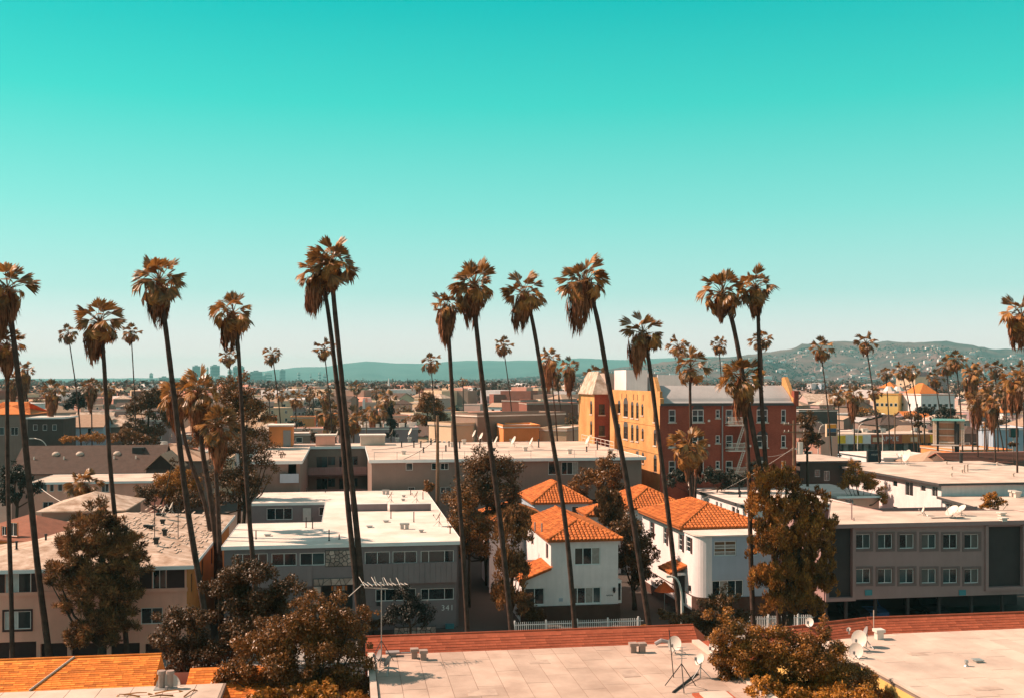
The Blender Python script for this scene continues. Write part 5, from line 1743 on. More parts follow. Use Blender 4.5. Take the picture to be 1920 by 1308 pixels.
    # thin rail along the roof edge
    for a, b_ in ((c1 + .3, w - .3),):
        mb = MB().tube([(a, .3, H + .9), (b_, .3, H + .9)], .03, 4)
        n = 12
        for k in range(n + 1):
            x = a + (b_ - a) * k / n; mb.tube([(x, .3, H), (x, .3, H + .9)], .03, 4)
        mb.obj('roof_rail', M_steel, r)
    mb = MB()
    xa_, ya_ = fr.pl(1070, 822, H)
    for k in range(9):
        t = k / 8
        y = dp - 1 - t * 20; mb.tube([(w - .2, y, H), (w - .2, y, H + 1.1)], .04, 4)
    mb.tube([(w - .2, dp - 1, H + 1.1), (w - .2, dp - 21, H + 1.1)], .04, 4).tube([(w - .2, dp - 1, H + .6), (w - .2, dp - 21, H + .6)], .03, 4)
    mb.obj('roof_rail', M_dish, r)
    n = 0
    for px, py, az, lab in ((964, 838, 200, 'white satellite dish at the left end of the wide pale roof'), (997, 841, 190, 'white satellite dish on its mast behind the leaning trunk'), (1103, 838, 195, 'white satellite dish near the rail of the wide pale roof'),
                            (735, 821, 185, 'white satellite dish by the cypress on the wide pale roof'), (770, 820, 200, 'small white dish right of the cypress'), (890, 824, 195, 'white satellite dish left of the roof stair, nearer one'),
                            (903, 830, 200, 'white satellite dish left of the roof stair, lower one'), (931, 838, 190, 'white dish close to the leafy tree top'), (618, 826, 190, 'pair of white dish antennas on the balcony block, left one'), (632, 826, 195, 'pair of white dish antennas on the balcony block, right one')):
        l = fr.pl(px, py, H); dish(lab, fr.w(*l, H + .02), R(az), R(25), .62, .75)
    return fr
UB = u_block()

# ------------------------------------------------------------------ right: white flat buildings
fr, e, r = simple_block('white flat roofed building behind the blue-white house', 1402, 114.2, 12, 25.5, 6.25, M_white, M_white_roof, 'flat', side=((1372, 1378, 950, 966, 1), (1380, 1386, 955, 970, 1), (1342, 1346, 940, 950, 1), (1350, 1354, 943, 953, 1), (1352, 1354, 944, 952, 1)), over=.15, fas=M_dgray)
for px, py, h in ((1386, 925, .9), (1387, 931, .6)):
    pipe(r, on_roof(fr, px, py, 6.5), h, .12, M_iron)
for px, py, lab in ((1297, 918, 'large white dish on a pole at the roof edge by the twin palm trunks'), (1372, 913, 'flat dish on the white roof beside the twin trunks')):
    l = fr.pl(px, py, 6.5); dish(lab, fr.w(*l, 6.5), R(190), R(15), .75 if px < 1300 else .5, .9)
FW = simple_block('long white building with dark eave and pale flat roof at right', 1765, 134.7, 26, 33, 6.75, M_white, M_cream_roof, 'flat', over=.7, fas=M_dgray,
    side=((1674, 1682.5, 901, 912, 1), (1697, 1712, 904, 930, 2), (1726, 1735.5, 910, 921, 1), (1747, 1758, 912, 931, 2), (1674, 1683, 950, 965, 1), (1697, 1712, 955, 975, 2), (1600, 1606, 890, 905, 1), (1622, 1629, 893, 910, 1)))
for px, py in ((1808, 885), (1814, 884), (1804, 886), (1775, 870), (1900, 893), (1785, 880), (1784, 893), (1870, 872)):
    p = on_roof(FW[0], px, py, 7.0); pipe(FW[2], p, 1.0 if px < 1820 and px > 1805 else .4, .12, M_cream_roof)
for px, py, lab, rr_ in ((1702, 872, 'big white dish standing at the far edge of the long white roof', 1.0), (1690, 868, 'white dish half hidden beside the big dish on the long roof', .7)):
    l = FW[0].pl(px, py, 7.0); dish(lab, FW[0].w(*l, 7.0), R(190), R(25), rr_, 1.1)
GW = simple_block('low white wing with dark eave at the right edge', 1920, 112.3, 16, 21.0, 5.15, M_white, M_cream_roof, 'flat', over=.5, ang=R(.3), fas=M_dgray, side=((1772, 1786, 946, 962, 2), (1822, 1840, 955, 968, 2), (1862, 1880, 965, 975, 2)))
for px, py in ((1899, 930), (1907, 932)):
    p = on_roof(GW[0], px, py, 5.4); box_vent(GW[2], p, .6, .8, M_dish)
simple_block('low pinkish block with white flat roof beside the round-topped tree', 1572, 137, 5.6, 15, 4.85, M_peach, M_white_roof, 'flat', wins=((1585, 1600, 935, 950, 2),), over=.4)
simple_block('dark brown house with pale roof and red awning edge beside brick building', 1500, 160, 9.0, 14, 7.6, M_darkbrown, M_cream_roof, 'flat', wins=((1528, 1538, 880, 893, 1), (1545, 1556, 882, 900, 2)), over=.5, fas=M_dgray)
# ------------------------------------------------------------------ the brick apartment building
def arch_hole(par, mp, a0, a1, b0, b1, m, cols=1, arch=True, sill=True, panes=(), fm=None):
    """a window with arched head: the rectangle is the opening, the arch a brick hood above it"""
    window(par, mp, a0, a1, b0, b1, cols=cols, rows=2, fw=.10, inset=.10, fm=fm or M_dframe, panes=panes or (M_glass, M_glass3))
    if sill:
        s = MB(); pbox(s, mp, a0 - .12, a1 + .12, b0 - .16, b0 - .01, -.1, .04); s.obj('sill', M_cream_roof, par)
    if arch:
        n = 7; r = (a1 - a0) / 2; c = (a0 + a1) / 2; h = r * .75
        s = MB(); q = [mp(c + r * math.cos(t), b1 + .01 + h * math.sin(t), -.012) for t in [math.pi * k / n for k in range(n + 1)]]
        s.quad(*q)
        s.obj('window_arch', M_dgray, par)

def brick_building():
    fr = Fr(1237, 133)
    e = fr.root('apartment_building', 'old red brick apartment building with buff side wall and fire escape', 'building', None)
    w = fr.x(1493); dp = 44; Hf = fr.z(755, 8); Hs = 18.6
    fw = []
    m = front(0)
    for r_ in ((767, 791), (815, 838), (863, 886)):
        for p0, p1, c in ((1254, 1267, 1), (1298, 1320, 2), (1342, 1350, 1), (1361, 1374, 1), (1419, 1440, 2), (1465, 1474, 1)):
            a0, a1 = fr.x(p0), fr.x(p1); fw.append((a0, a1, fr.z(r_[1] - (8 if p0 == 1342 else 0), a0), fr.z(r_[0], a0), c))
    mb = MB()
    wall(mb, m, 0, w, 0, Hf, [q[:4] for q in fw], .3)
    wall(mb, rightw(w), 0, dp, 0, Hf); wall(mb, front(dp), 0, w, 0, Hf, flip=True)
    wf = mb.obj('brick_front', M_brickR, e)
    for q in fw:
        arch_hole(wf, m, *q[:4], M_brickR, q[4], q[1] - q[0] > 1.2, fm=M_frame)
    yt = 25.7
    sw = []
    lm = leftw(0)
    for (p0, p1, zt, zb) in ((1158.5, 1163.5, 757, 774), (1169, 1177.5, 757, 781), (1183, 1188, 759, 783), (1192.5, 1197.5, 760, 784), (1202.5, 1206.5, 762, 778), (1225, 1231, 766, 791),
                             (1158.5, 1163.5, 801, 817), (1169, 1177.5, 800, 823), (1183, 1188, 802, 826), (1192.5, 1197.5, 803, 827), (1203, 1207, 808, 823), (1225.5, 1231, 812, 835), (1225.5, 1231.5, 860, 885), (1203.5, 1207.5, 853, 868), (1192.5, 1197.5, 852, 872)):
        t0, t1 = sorted((fr.y(p0), fr.y(p1))); sw.append((t0, t1, fr.z(zb, 0, t0), fr.z(zt, 0, t0)))
    mb = MB()
    wall(mb, lm, .0, yt, 0, Hs, sw, .3, flip=True)
    wall(mb, lm, yt, dp, 0, Hs, flip=True)
    mb.quad((.35, 0, Hs), (.35, dp, Hs), (.35, dp, Hf), (.35, 0, Hf)); mb.quad((0, 0, Hs), (.35, 0, Hs), (.35, dp, Hs), (0, dp, Hs))
    mb.quad((0, 0, Hf), (.35, 0, Hf), (.35, 0, Hs), (0, 0, Hs))
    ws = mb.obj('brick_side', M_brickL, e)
    for q in sw:
        arch_hole(ws, lm, *q, M_brickL, 1, True, True)
    for px in (1166, 1175, 1188, 1195, 1206):          # slots in the parapet
        t = fr.y(px); mm = MB(); pbox(mm, lm, t - .12, t + .12, Hs - 1.3, Hs - .5, -.02, .02); mm.obj('parapet_slot', M_maroon, ws)
    for z in (fr.z(793, 0, 10), fr.z(842, 0, 10)):
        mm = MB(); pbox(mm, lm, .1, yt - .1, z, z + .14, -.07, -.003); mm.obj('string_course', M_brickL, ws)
    # roof deck and steep metal-clad front parapet
    MB().prism(rect(.35, w, 3.4, dp), Hf - .4, Hf + .2).obj('roof', M_cream_roof, e)
    zt = fr.z(722, 8, 3.2)
    mb = MB()
    n = 9
    prof = [(-.28, Hf + .0), (-.18, Hf + .12)] + [(.2 + 2.9 * (k / n), Hf + .2 + (zt - Hf - .2) * (k / n) ** .72) for k in range(n + 1)]
    for a, b in zip(prof[:-1], prof[1:]):
        mb.quad((.5, a[0], a[1]), (w - .55, a[0], a[1]), (w - .55, b[0], b[1]), (.5, b[0], b[1]))
    mb.quad((.5, 3.1, zt), (w - .55, 3.1, zt), (w - .55, 3.35, Hf), (.5, 3.35, Hf))
    mb.obj('metal_mansard', M_metalroof, e)
    MB().box(.0, w, -.34, -.02, Hf - .32, Hf - .04).obj('cornice', M_dgray, e)
    gp = [(-.25, Hf - .3), (-.25, Hf + .6), (.5, Hf + .9), (1.4, Hf + 2.0), (2.0, zt + .5), (2.6, zt + 1.1), (3.4, zt + 1.0), (3.4, Hf - .3)]
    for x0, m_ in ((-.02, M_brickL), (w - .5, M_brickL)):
        mb = MB(); q0 = [(x0, y, z) for y, z in gp]; q1 = [(x0 + .48, y, z) for y, z in gp]
        mb.quad(*q0[::-1]); mb.quad(*q1)
        for k in range(len(gp)):
            a, b = k, (k + 1) % len(gp); mb.quad(q0[a], q0[b], q1[b], q1[a])
        mb.obj('gable_parapet', m_, e)
    MB().box(w - .45, w + .15, -.4, .4, Hf - .4, fr.z(732, w)).obj('chimney', M_brickR, e)
    # projecting wing with hipped cap
    wx = -2.3; wy1 = yt + 11
    Ht = 18.0
    tl = []
    for p0, p1, zt_, zb_ in ((1106.5, 1110.5, 757, 776), (1106.5, 1110.5, 795, 815)):
        t0, t1 = sorted((fr.y(p0, wx), fr.y(p1, wx))); tl.append((t0, t1, fr.z(zb_, wx, t0), fr.z(zt_, wx, t0)))
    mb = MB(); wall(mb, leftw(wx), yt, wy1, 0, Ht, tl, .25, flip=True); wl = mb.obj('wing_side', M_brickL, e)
    for q in tl: arch_hole(wl, leftw(wx), *q, M_brickL)
    tf = []
    for p0, p1, zt_, zb_ in ((1123, 1134, 757, 777), (1123, 1134, 797, 816)):
        a0, a1 = fr.x(p0, yt), fr.x(p1, yt); tf.append((a0, a1, fr.z(zb_, a0, yt), fr.z(zt_, a0, yt)))
    mb = MB(); wall(mb, front(yt), wx, 0, 0, Ht, tf, .25); wall(mb, front(wy1), wx, 0, 0, Ht, flip=True); wl = mb.obj('wing_front', M_brickR, e)
    for q in tf: arch_hole(wl, front(yt), *q, M_brickR, 1, False)
    planes_obj(hip_planes(wx - .4, .3, yt - .5, wy1 + .4, Ht, 3.3, True, True, 'y', 2.5), 'wing_roof', M_peachroof, e)
    # bay between
    MB().box(-.55, -.02, 20.6, 23.2, 8, Hs - 2).obj('bay', M_brickL, e)
    # white penthouses
    for px0, px1, yb_, py, d_, m_, lab in ((1174, 1214, 24, 693, 7, M_white, 'penthouse'), (1216, 1232, 27, 700, 6, M_dishgrey, 'penthouse'), (1141, 1176, 33, 699, 6, M_cream_roof, 'penthouse'), (1233, 1300, 40, 702, 5, M_white, 'penthouse')):
        x0, x1 = fr.x(px0, yb_), fr.x(px1, yb_)
        MB().box(x0, x1, yb_, yb_ + d_, Hf - 1, fr.z(py, x0, yb_)).obj(lab, m_, e)
    for px in (1196, 1206):
        p = fr.pl(px, 729, Hf + .4); MB().tube([(p[0], 18, Hs - .2), (p[0], 18, Hs + .5)], [.9, .4], 8).obj('roof_vent', M_dish, e)
    # drain pipe, small things on the wall
    x = fr.x(1354); MB().tube([(x, -.12, fr.z(900)), (x, -.12, Hf)], .09, 6).obj('drain_pipe', M_dishgrey, wf)
    for px, py in ((1329, 788), (1329, 834), (1406, 835)):
        x = fr.x(px); MB().box(x - .14, x + .14, -.12, -.01, fr.z(py + 2, x), fr.z(py - 2, x)).obj('wall_lamp', M_dish, wf)
    # fire escape
    fe = []
    f = empty('fire_escape', (0, 0, 0), 0, '', 'x')
    del f['label']; del f['category']
    f.parent = e
    f.location = (0, -.02, 0)
    a0, a1 = fr.x(1360), fr.x(1394)
    zs = [fr.z(798), fr.z(846), fr.z(892)]
    for k, z in enumerate(zs):
        mb = MB().box(a0, a1 + (.2 if k else 0), -1.3, -.02, z, z + .1)
        mb.obj('platform', M_dish, f)
        mb = MB()
        for zz in (z + .55, z + 1.05):
            mb.tube([(a0, -.05, zz), (a0, -1.28, zz), (a1, -1.28, zz), (a1, -.05, zz)], .035, 4)
        nn = 15
        for q in range(nn + 1):
            x = a0 + (a1 - a0) * q / nn; mb.tube([(x, -1.28, z + .1), (x, -1.28, z + 1.05)], .025, 4)
        mb.obj('railing', M_dish, f)
    for k in (0, 1):
        xa, xb = a1 - .3, a0 + .8 + .25
        mb = MB()
        for dy in (-1.2, -.65):
            mb.tube([(xa, dy, zs[k]), (xb, dy, zs[k + 1] + .1)], .05, 4)
        for q in range(1, 11):
            t = q / 11; x = xa + (xb - xa) * t; z = zs[k] + (zs[k + 1] - zs[k]) * t; mb.box(x - .12, x + .12, -1.2, -.65, z, z + .03)
        mb.tube([(xa, -1.22, zs[k] + .9), (xb, -1.22, zs[k + 1] + 1.0)], .03, 4)
        mb.obj('stair_flight', M_dish, f)
    # paved yard wall between the brick building and the block in front
    return fr
BR = brick_building()
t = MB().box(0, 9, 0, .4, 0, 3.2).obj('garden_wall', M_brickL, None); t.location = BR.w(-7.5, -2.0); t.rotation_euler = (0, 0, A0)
tag(t, 'buff brick yard wall below the brick building', 'wall')

# ------------------------------------------------------------------ landmarks of the middle distance
_winme = {}
def far_window(par, mp, a0, a1, b0, b1, side):
    """far windows share one small mesh: frame and pane"""
    key = side
    if key not in _winme:
        f0 = front(0) if side == 'f' else leftw(0) if side == 'l' else rightw(0)
        mb = MB()
        pbox(mb, f0, 0, 1, 0, 1, -.03, -.004)
        pbox(mb, f0, .1, .9, .1, .9, -.045, -.0301, 1)
        _winme[key] = mb.mesh('window', [M_dish, M_glass])
    o = link('window', _winme[key], par, mp(a0, b0, 0))
    if side == 'f': o.scale = (a1 - a0, 1, b1 - b0)
    else: o.scale = (1, a1 - a0, b1 - b0)
    return o

def block(label, px0, px1, ytop, h, dp, wm, rm, roof='flat', win=(3, 2), D=None, group='buildings of the middle distance', rise=None, lip=.3, cat='building', name='building', fill=.45, top=None, ang=A0, back_side=True):
    D = D or (CZ - h) * F / (ytop - HZ)
    fr = Fr(px0, D, ang)
    e = fr.root(name, label, cat, group)
    w = max(2.0, fr.x(px1))
    wl = MB().prism(rect(0, w, 0, dp), 0, h, caps=False).obj('wall', wm, e)
    if roof == 'flat':
        mb = MB().box(-.15, w + .15, -.15, dp + .15, h - .25, h)
        mb.obj('roof', rm, e)
        if lip:
            mb = MB()
            for q in ((-.15, w + .15, -.15, .1), (-.15, w + .15, dp - .1, dp + .15), (-.15, .1, .102, dp - .102), (w - .1, w + .15, .102, dp - .102)):
                mb.box(*q, h + .002, h + lip)
            mb.obj('parapet', top or wm, e)
    else:
        ax = 'x' if w >= dp * .8 else 'y'
        rise = rise or min(w, dp) * .26
        pls = hip_planes(-.4, w + .4, -.4, dp + .4, h, rise, roof == 'hip', roof == 'hip', ax)
        planes_obj(pls, 'roof', rm, e)
        if roof == 'gable':
            s = MB()
            if ax == 'x':
                for x in (.01, w - .01): s.quad((x, 0, h), (x, dp, h), (x, dp / 2, h + rise - .12))
            else:
                for y in (.01, dp - .01): s.quad((0, y, h), (w, y, h), (w / 2, y, h + rise - .12))
            s.obj('gable', wm, e)
    nx, nz = win
    for j in range(nz):
        z0 = h * (j + .32) / nz if nz * 2.8 < h else .9 + j * 2.9
        z1 = z0 + min(1.4, h / nz * fill)
        if z1 > h - .3: continue
        for i in range(nx):
            a = w * (i + .5) / nx; hw = min(w / nx * .32, .9)
            far_window(wl, front(0), a - hw, a + hw, z0, z1, 'f')
        if back_side:
            ns = max(1, int(dp / 4.5))
            sd = 'l' if px0 > 660 else 'r'
            mp = leftw(0) if sd == 'l' else rightw(w)
            for i in range(ns):
                a = dp * (i + .5) / ns
                far_window(wl, mp, a - .6, a + .6, z0, z1, sd)
    return fr, e

M_pink = mat('pink_stucco', (.52, .33, .28), .85, .1, .4, .1, 20)
M_mauve = mat('mauve_stucco', (.34, .22, .22), .85, .1, .4, .1, 20)
M_cream = mat('cream_stucco', (.72, .48, .32), .85, .1, .4, .1, 20)
M_redwall = mat('red_brown_wall', (.26, .085, .055), .85, .15, .4, .1, 20)
M_bluegrey = mat('blue_grey_wall', (.24, .31, .36), .85, .1, .4, .1, 20)
M_brownwall = mat('brown_stucco', (.26, .17, .13), .85, .1, .4, .1, 20)
LM = [
    # label, px0, px1, ytop, height, depth, wall, roof, kind, windows
    ('cream stair tower with rounded top among the far roofs', 541, 556, 725, 15, 7, M_cream, M_cream, 'flat', (1, 1)),
    ('mauve two storey house right of the small palm stem', 543, 572, 765, 8.5, 12, M_mauve, M_tanroof, 'flat', (4, 2)),
    ('white-blue house with grey gable left of the palm pair', 589, 611, 748, 9, 12, M_bluegrey, M_metalroof, 'gable', (3, 2)),
    ('long orange wall below the mauve house', 545, 590, 782, 7, 10, M_orange, M_cream_roof, 'flat', (0, 0)),
    ('short orange wall at the end of the leafy brown tree', 494, 516, 782, 7, 10, M_orange, M_cream_roof, 'flat', (1, 1)),
    ('orange house with big dark window beside the palm pair', 596, 624, 776, 8, 9, M_orange, M_cream_roof, 'flat', (1, 1)),
    ('small orange wall right of the palm pair', 654, 676, 780, 7, 8, M_orange, M_tanroof, 'flat', (0, 0)),
    ('orange panel building beside the cypress', 714, 729, 780, 7, 8, M_orange, M_white_roof, 'flat', (0, 0)),
    ('long pinkish hall with cluttered white roof behind the cypress', 664, 784, 803, 8.8, 26, M_mauve, M_white_roof, 'flat', (0, 0)),
    ('broad pink block with white fin left of the cypress', 682, 716, 755, 9, 14, M_pink, M_cream_roof, 'flat', (2, 1)),
    ('white mission front with row of windows under the trees', 708, 742, 742, 9, 12, M_white, M_cream_roof, 'gable', (5, 1)),
    ('dark grey roofed hall below the treeline', 674, 700, 742, 7.5, 12, M_bluegrey, M_dgray, 'gable', (0, 0)),
    ('red-brown brick block with cream end beyond the round tree', 771, 804, 736, 10, 16, M_redwall, M_white_roof, 'flat', (4, 2)),
    ('white modern house with dark window bands left of round tree', 757, 792, 752, 8, 12, M_white, M_white_roof, 'flat', (3, 2)),
    ('cream two storey house with windows left of the round orange tree', 752, 776, 774, 9, 22, M_cream, M_white_roof, 'flat', (2, 2)),
    ('long pale yellow building among far trees, right of round tree', 857, 884, 744, 8, 10, M_cream, M_cream_roof, 'flat', (5, 1)),
    ('low cream wing with tall windows in front of the brown windowless block', 804, 846, 793, 12.4, 12, M_cream, M_cream_roof, 'flat', (5, 2)),
    ('brown windowless block right of the cream wing', 848, 895, 776, 13.9, 20, M_brownwall, M_white_roof, 'flat', (0, 0)),
    ('grey flat roofed block with pale band behind the brown block', 896, 938, 790, 12.0, 14, M_taupe, M_white_roof, 'flat', (3, 1)),
    ('red and white house standing high right of the leaning trunk', 941, 976, 750, 12, 12, M_redwall, M_white_roof, 'flat', (2, 1)),
    ('orange rounded roof room behind the wide pale roof', 944, 1011, 799, 12.2, 9, M_orange, M_white_roof, 'flat', (1, 1)),
    ('cream block with square windows right of the orange roof room', 1012, 1062, 804, 11.6, 14, M_cream, M_white_roof, 'flat', (4, 1)),
    ('long maroon building with small windows left of the brick wing', 988, 1084, 756, 11.5, 18, M_redwall, M_cream_roof, 'flat', (6, 1)),
    ('white house with chimneys beyond the maroon building', 1030, 1062, 733, 9, 12, M_cream, M_cream_roof, 'gable', (3, 1)),
    ('cream corner block at the left end of the maroon building', 964, 988, 752, 11, 12, M_cream, M_cream_roof, 'flat', (2, 2)),
    ('pale pink row house left of the white mission front', 640, 668, 742, 8, 12, M_pink, M_tanroof, 'hip', (3, 1)),
    ('pale lavender block with white framed windows at the left edge', 0, 42, 738, 9.5, 14, M_bluegrey, M_white_roof, 'flat', (6, 2)),
    ('beige house with dark window behind the shaggy palm on the left', 104, 127, 756, 9, 12, M_tan, M_peachroof, 'flat', (2, 1)),
    ('pale pavilion with flat white roof by the left palms', 176, 202, 747, 8, 10, M_bluewhite, M_white_roof, 'flat', (3, 1)),
    ('tan box house at the foot of the left shaggy palm', 55, 84, 752, 8, 12, M_peach, M_cream_roof, 'flat', (2, 1)),
    ('pale tan shed beyond the saw-tooth pavilion', 226, 246, 761, 8, 9, M_tan, M_peachroof, 'hip', (1, 1)),
    # right side
    ('white twin slab block, left slab', 1513, 1521, 719, 17, 14, M_white, M_white_roof, 'flat', (1, 5)),
    ('white twin slab block, middle slab with balconies', 1523, 1537, 717.6, 17, 16, M_white, M_white_roof, 'flat', (2, 5)),
    ('white twin slab block, right slab with dark gap', 1540, 1552, 719, 17, 14, M_bluewhite, M_white_roof, 'flat', (2, 5)),
    ('pink house with white gable below the twin slabs', 1516, 1534, 742, 10, 14, M_pink, M_peachroof, 'gable', (1, 1)),
    ('pink flat house right of the white gable', 1536, 1562, 750, 9, 12, M_pink, M_peachroof, 'flat', (2, 1)),
    ('cream stepped house beside the brick gable', 1496, 1512, 750, 10, 14, M_cream, M_cream_roof, 'flat', (2, 2)),
    ('dark brown brick block with white roof line right of the brick building', 1498, 1570, 769, 11.2, 16, M_darkbrown, M_white_roof, 'flat', (4, 1)),
    ('grey shingle house between the bare palm trunks', 1596, 1636, 762, 9.5, 14, M_brownwall, M_brownroof, 'gable', (3, 1)),
    ('yellow corner building with dark windows and orange hip roof', 1641, 1684, 738, 14.4, 20, M_yellow, M_redroof, 'flat', (5, 2)),
    ('white lit corner block turned sunward for the bright end of the arched hall', 1690, 1727, 737, 14.6, 12, M_white, M_white_roof, 'flat', (2, 2)),  # separate block added and turned to the sun for the hall's lit end
    ('white mission style hall with arched door and orange roof beside the yellow building', 1727, 1790, 739, 14.4, 22, M_white, M_redroof, 'flat', (6, 2)),
    ('tall cream hotel tower with rows of windows under the hill', 1680, 1716, 706, 22.5, 20, M_cream, M_cream_roof, 'flat', (2, 6)),
    ('tall mauve hotel wing with mission gable under the hill', 1717, 1779, 705, 23.0, 18, M_mauve, M_cream_roof, 'flat', (8, 5)),
    ('white low shops with lilac shutters in front of the yellow building', 1560, 1660, 776, 7, 12, M_white, M_white_roof, 'flat', (7, 1)),
    ('small red roofed shop behind the billboard', 1700, 1748, 784, 6.0, 10, M_tan, M_redroof, 'gable', (3, 1)),
    ('dark bungalow with broad brown roof below the red shop', 1650, 1716, 796, 6.2, 14, M_brownwall, M_brownroof, 'hip', (3, 1)),
    ('dark gabled bungalow left of the street lamp', 1582, 1606, 786, 7.0, 10, M_brownwall, M_tanroof, 'gable', (2, 1)),
    ('small bungalow with pale gable left of the tilted palm', 1612, 1640, 790, 6.5, 9, M_taupe, M_metalroof, 'gable', (2, 1)),
    ('house with orange roof and white front gable at far right', 1834, 1874, 806, 6.8, 12, M_white, M_redroof, 'gable', (2, 1)),
    ('long pale blue wall building right of the billboard', 1862, 1925, 803, 8.3, 16, M_bluewhite, M_white_roof, 'flat', (0, 0)),
    ('small white house with orange porch below the shaggy palms', 1882, 1905, 772, 8, 9, M_white, M_redroof, 'hip', (2, 1)),
    ('dark broad hip roofed house between billboard and orange roof', 1806, 1852, 812, 5.6, 14, M_darkbrown, M_brownroof, 'hip', (3, 1)),
    ('tan hip roofed house left of the billboard', 1676, 1747, 808, 4.4, 14, M_taupe, M_tanroof, 'hip', (4, 1)),
    ('white hillfoot building left of the tall palm', 1604, 1622, 713.5, 18, 20, M_white, M_cream_roof, 'flat', (2, 1)),
    ('pale flat house with carport left of the blue wall building', 1790, 1812, 777, 8, 10, M_peach, M_cream_roof, 'flat', (2, 1)),
    ('white gabled bungalow under the big shaggy palm', 1795, 1808, 783, 6.8, 8, M_white, M_tanroof, 'gable', (1, 1)),
    ('low tan flat building with white box at far right edge', 1800, 1900, 845, 4.6, 16, M_orange, M_cream_roof, 'flat', (0, 0)),
]
TURN = {'yellow corner': -38, 'cream hotel tower': -48, 'white lit corner': -42, 'cream wing': -52, 'left slab': -35, 'middle slab': -35, 'white mission front': -25, 'orange house with': -25, 'cream corner block': -40, 'white modern': -45, 'cream two storey': -50, 'orange roof room': -20, 'cream stepped': -35, 'white house with chimneys': -30, 'blue wall building': -12, 'white front gable': -25, 'white low shops': -14, 'red and white house': -35, 'cream stair tower': -30}
for r_ in LM:
    tn = next((v_ for k_, v_ in TURN.items() if k_ in r_[0]), None)
    b = block(*r_[:10], ang=A0 if tn is None else R(tn))
    if 'cluttered' in r_[0]:
        rg = random.Random(4)
        for k in range(34):
            x, y = rg.uniform(1, 13), rg.uniform(1, 24)
            mm = MB().box(x, x + rg.uniform(.8, 2.4), y, y + rg.uniform(.6, 1.2), 8.81, 8.8 + rg.uniform(.5, 1.2))
            mm.obj('roof_box', rg.choice((M_white_roof, M_white_roof, M_dish, M_iron)), b[1])
    if 'yellow corner' in r_[0]:
        x0 = b[0].x(1646); x1 = b[0].x(1672)
        MB().box(x0, x1, 3, 9, 14.8, 17).obj('roof_tower', M_white, b[1]); planes_obj(hip_planes(x0 - .5, x1 + .5, 2.5, 9.5, 17, 2.4), 'tower_roof', M_redroof, b[1])
    if 'mission style hall' in r_[0]:
        x0 = b[0].x(1729); x1 = b[0].x(1766)
        planes_obj(hip_planes(x0, x1, 2, 14, 14.8, 4.0), 'tile_roof', M_redroof, b[1])
        pts = [(b[0].x(1742) + 5 * math.cos(t) * .9, 0.1 + 9.0 * math.sin(t)) for t in [math.pi * k / 12 for k in range(13)]]
        mm = MB(); mm.quad(*[(x, -.05, z) for x, z in pts]); mm.obj('arch_door', M_dgray, b[1])
    if 'mission gable' in r_[0]:
        for p0, p1, t in ((1726, 1740, 697), (1764, 1778, 697), (1716, 1724, 699), (1749, 1756, 700)):
            x0, x1 = b[0].x(p0), b[0].x(p1); MB().box(x0, x1, .2, 3.5, 23.02, b[0].z(t)).obj('roof_gable', M_mauve if p1 - p0 > 10 else M_cream, b[1])
    if 'white fin' in r_[0]:
        MB().box(-.6, .6, -1.2, -.16, 0, 11).obj('fin', M_white, b[1])
    if 'twin slab' in r_[0]:
        pass

# red ridged roof and tan hip roof in front of the billboard
fr, e, r = simple_block('long red-brown ridged metal roof at the right edge', 1782, 172, 20, 8, 6.5, M_brownwall, mat('red_metal_roof', (.42, .16, .105), .6, .15), 'gable', 1.6, 'x', group='buildings of the middle distance')
for k in range(9):
    t = k / 9
    z = 6.5 + 1.9 * t * .92
    MB().box(-.3, 20.3, -.3 + 4.3 * t - .08, -.3 + 4.3 * t + .08, 6.52 + 1.55 * t, 6.62 + 1.6 * t).obj('roof_rib', M_darkbrown, r)
simple_block('tan-pink hip roof beside the ridged red roof', 1728, 176, 9, 8, 6.2, M_taupe, M_tanroof, 'hip', 1.9, 'x', group='buildings of the middle distance')
simple_block('large pale canopy roof right of the dark sign', 1658, 184, 12, 16, 6.4, M_white, M_white_roof, 'flat', group='buildings of the middle distance', fas=M_white)

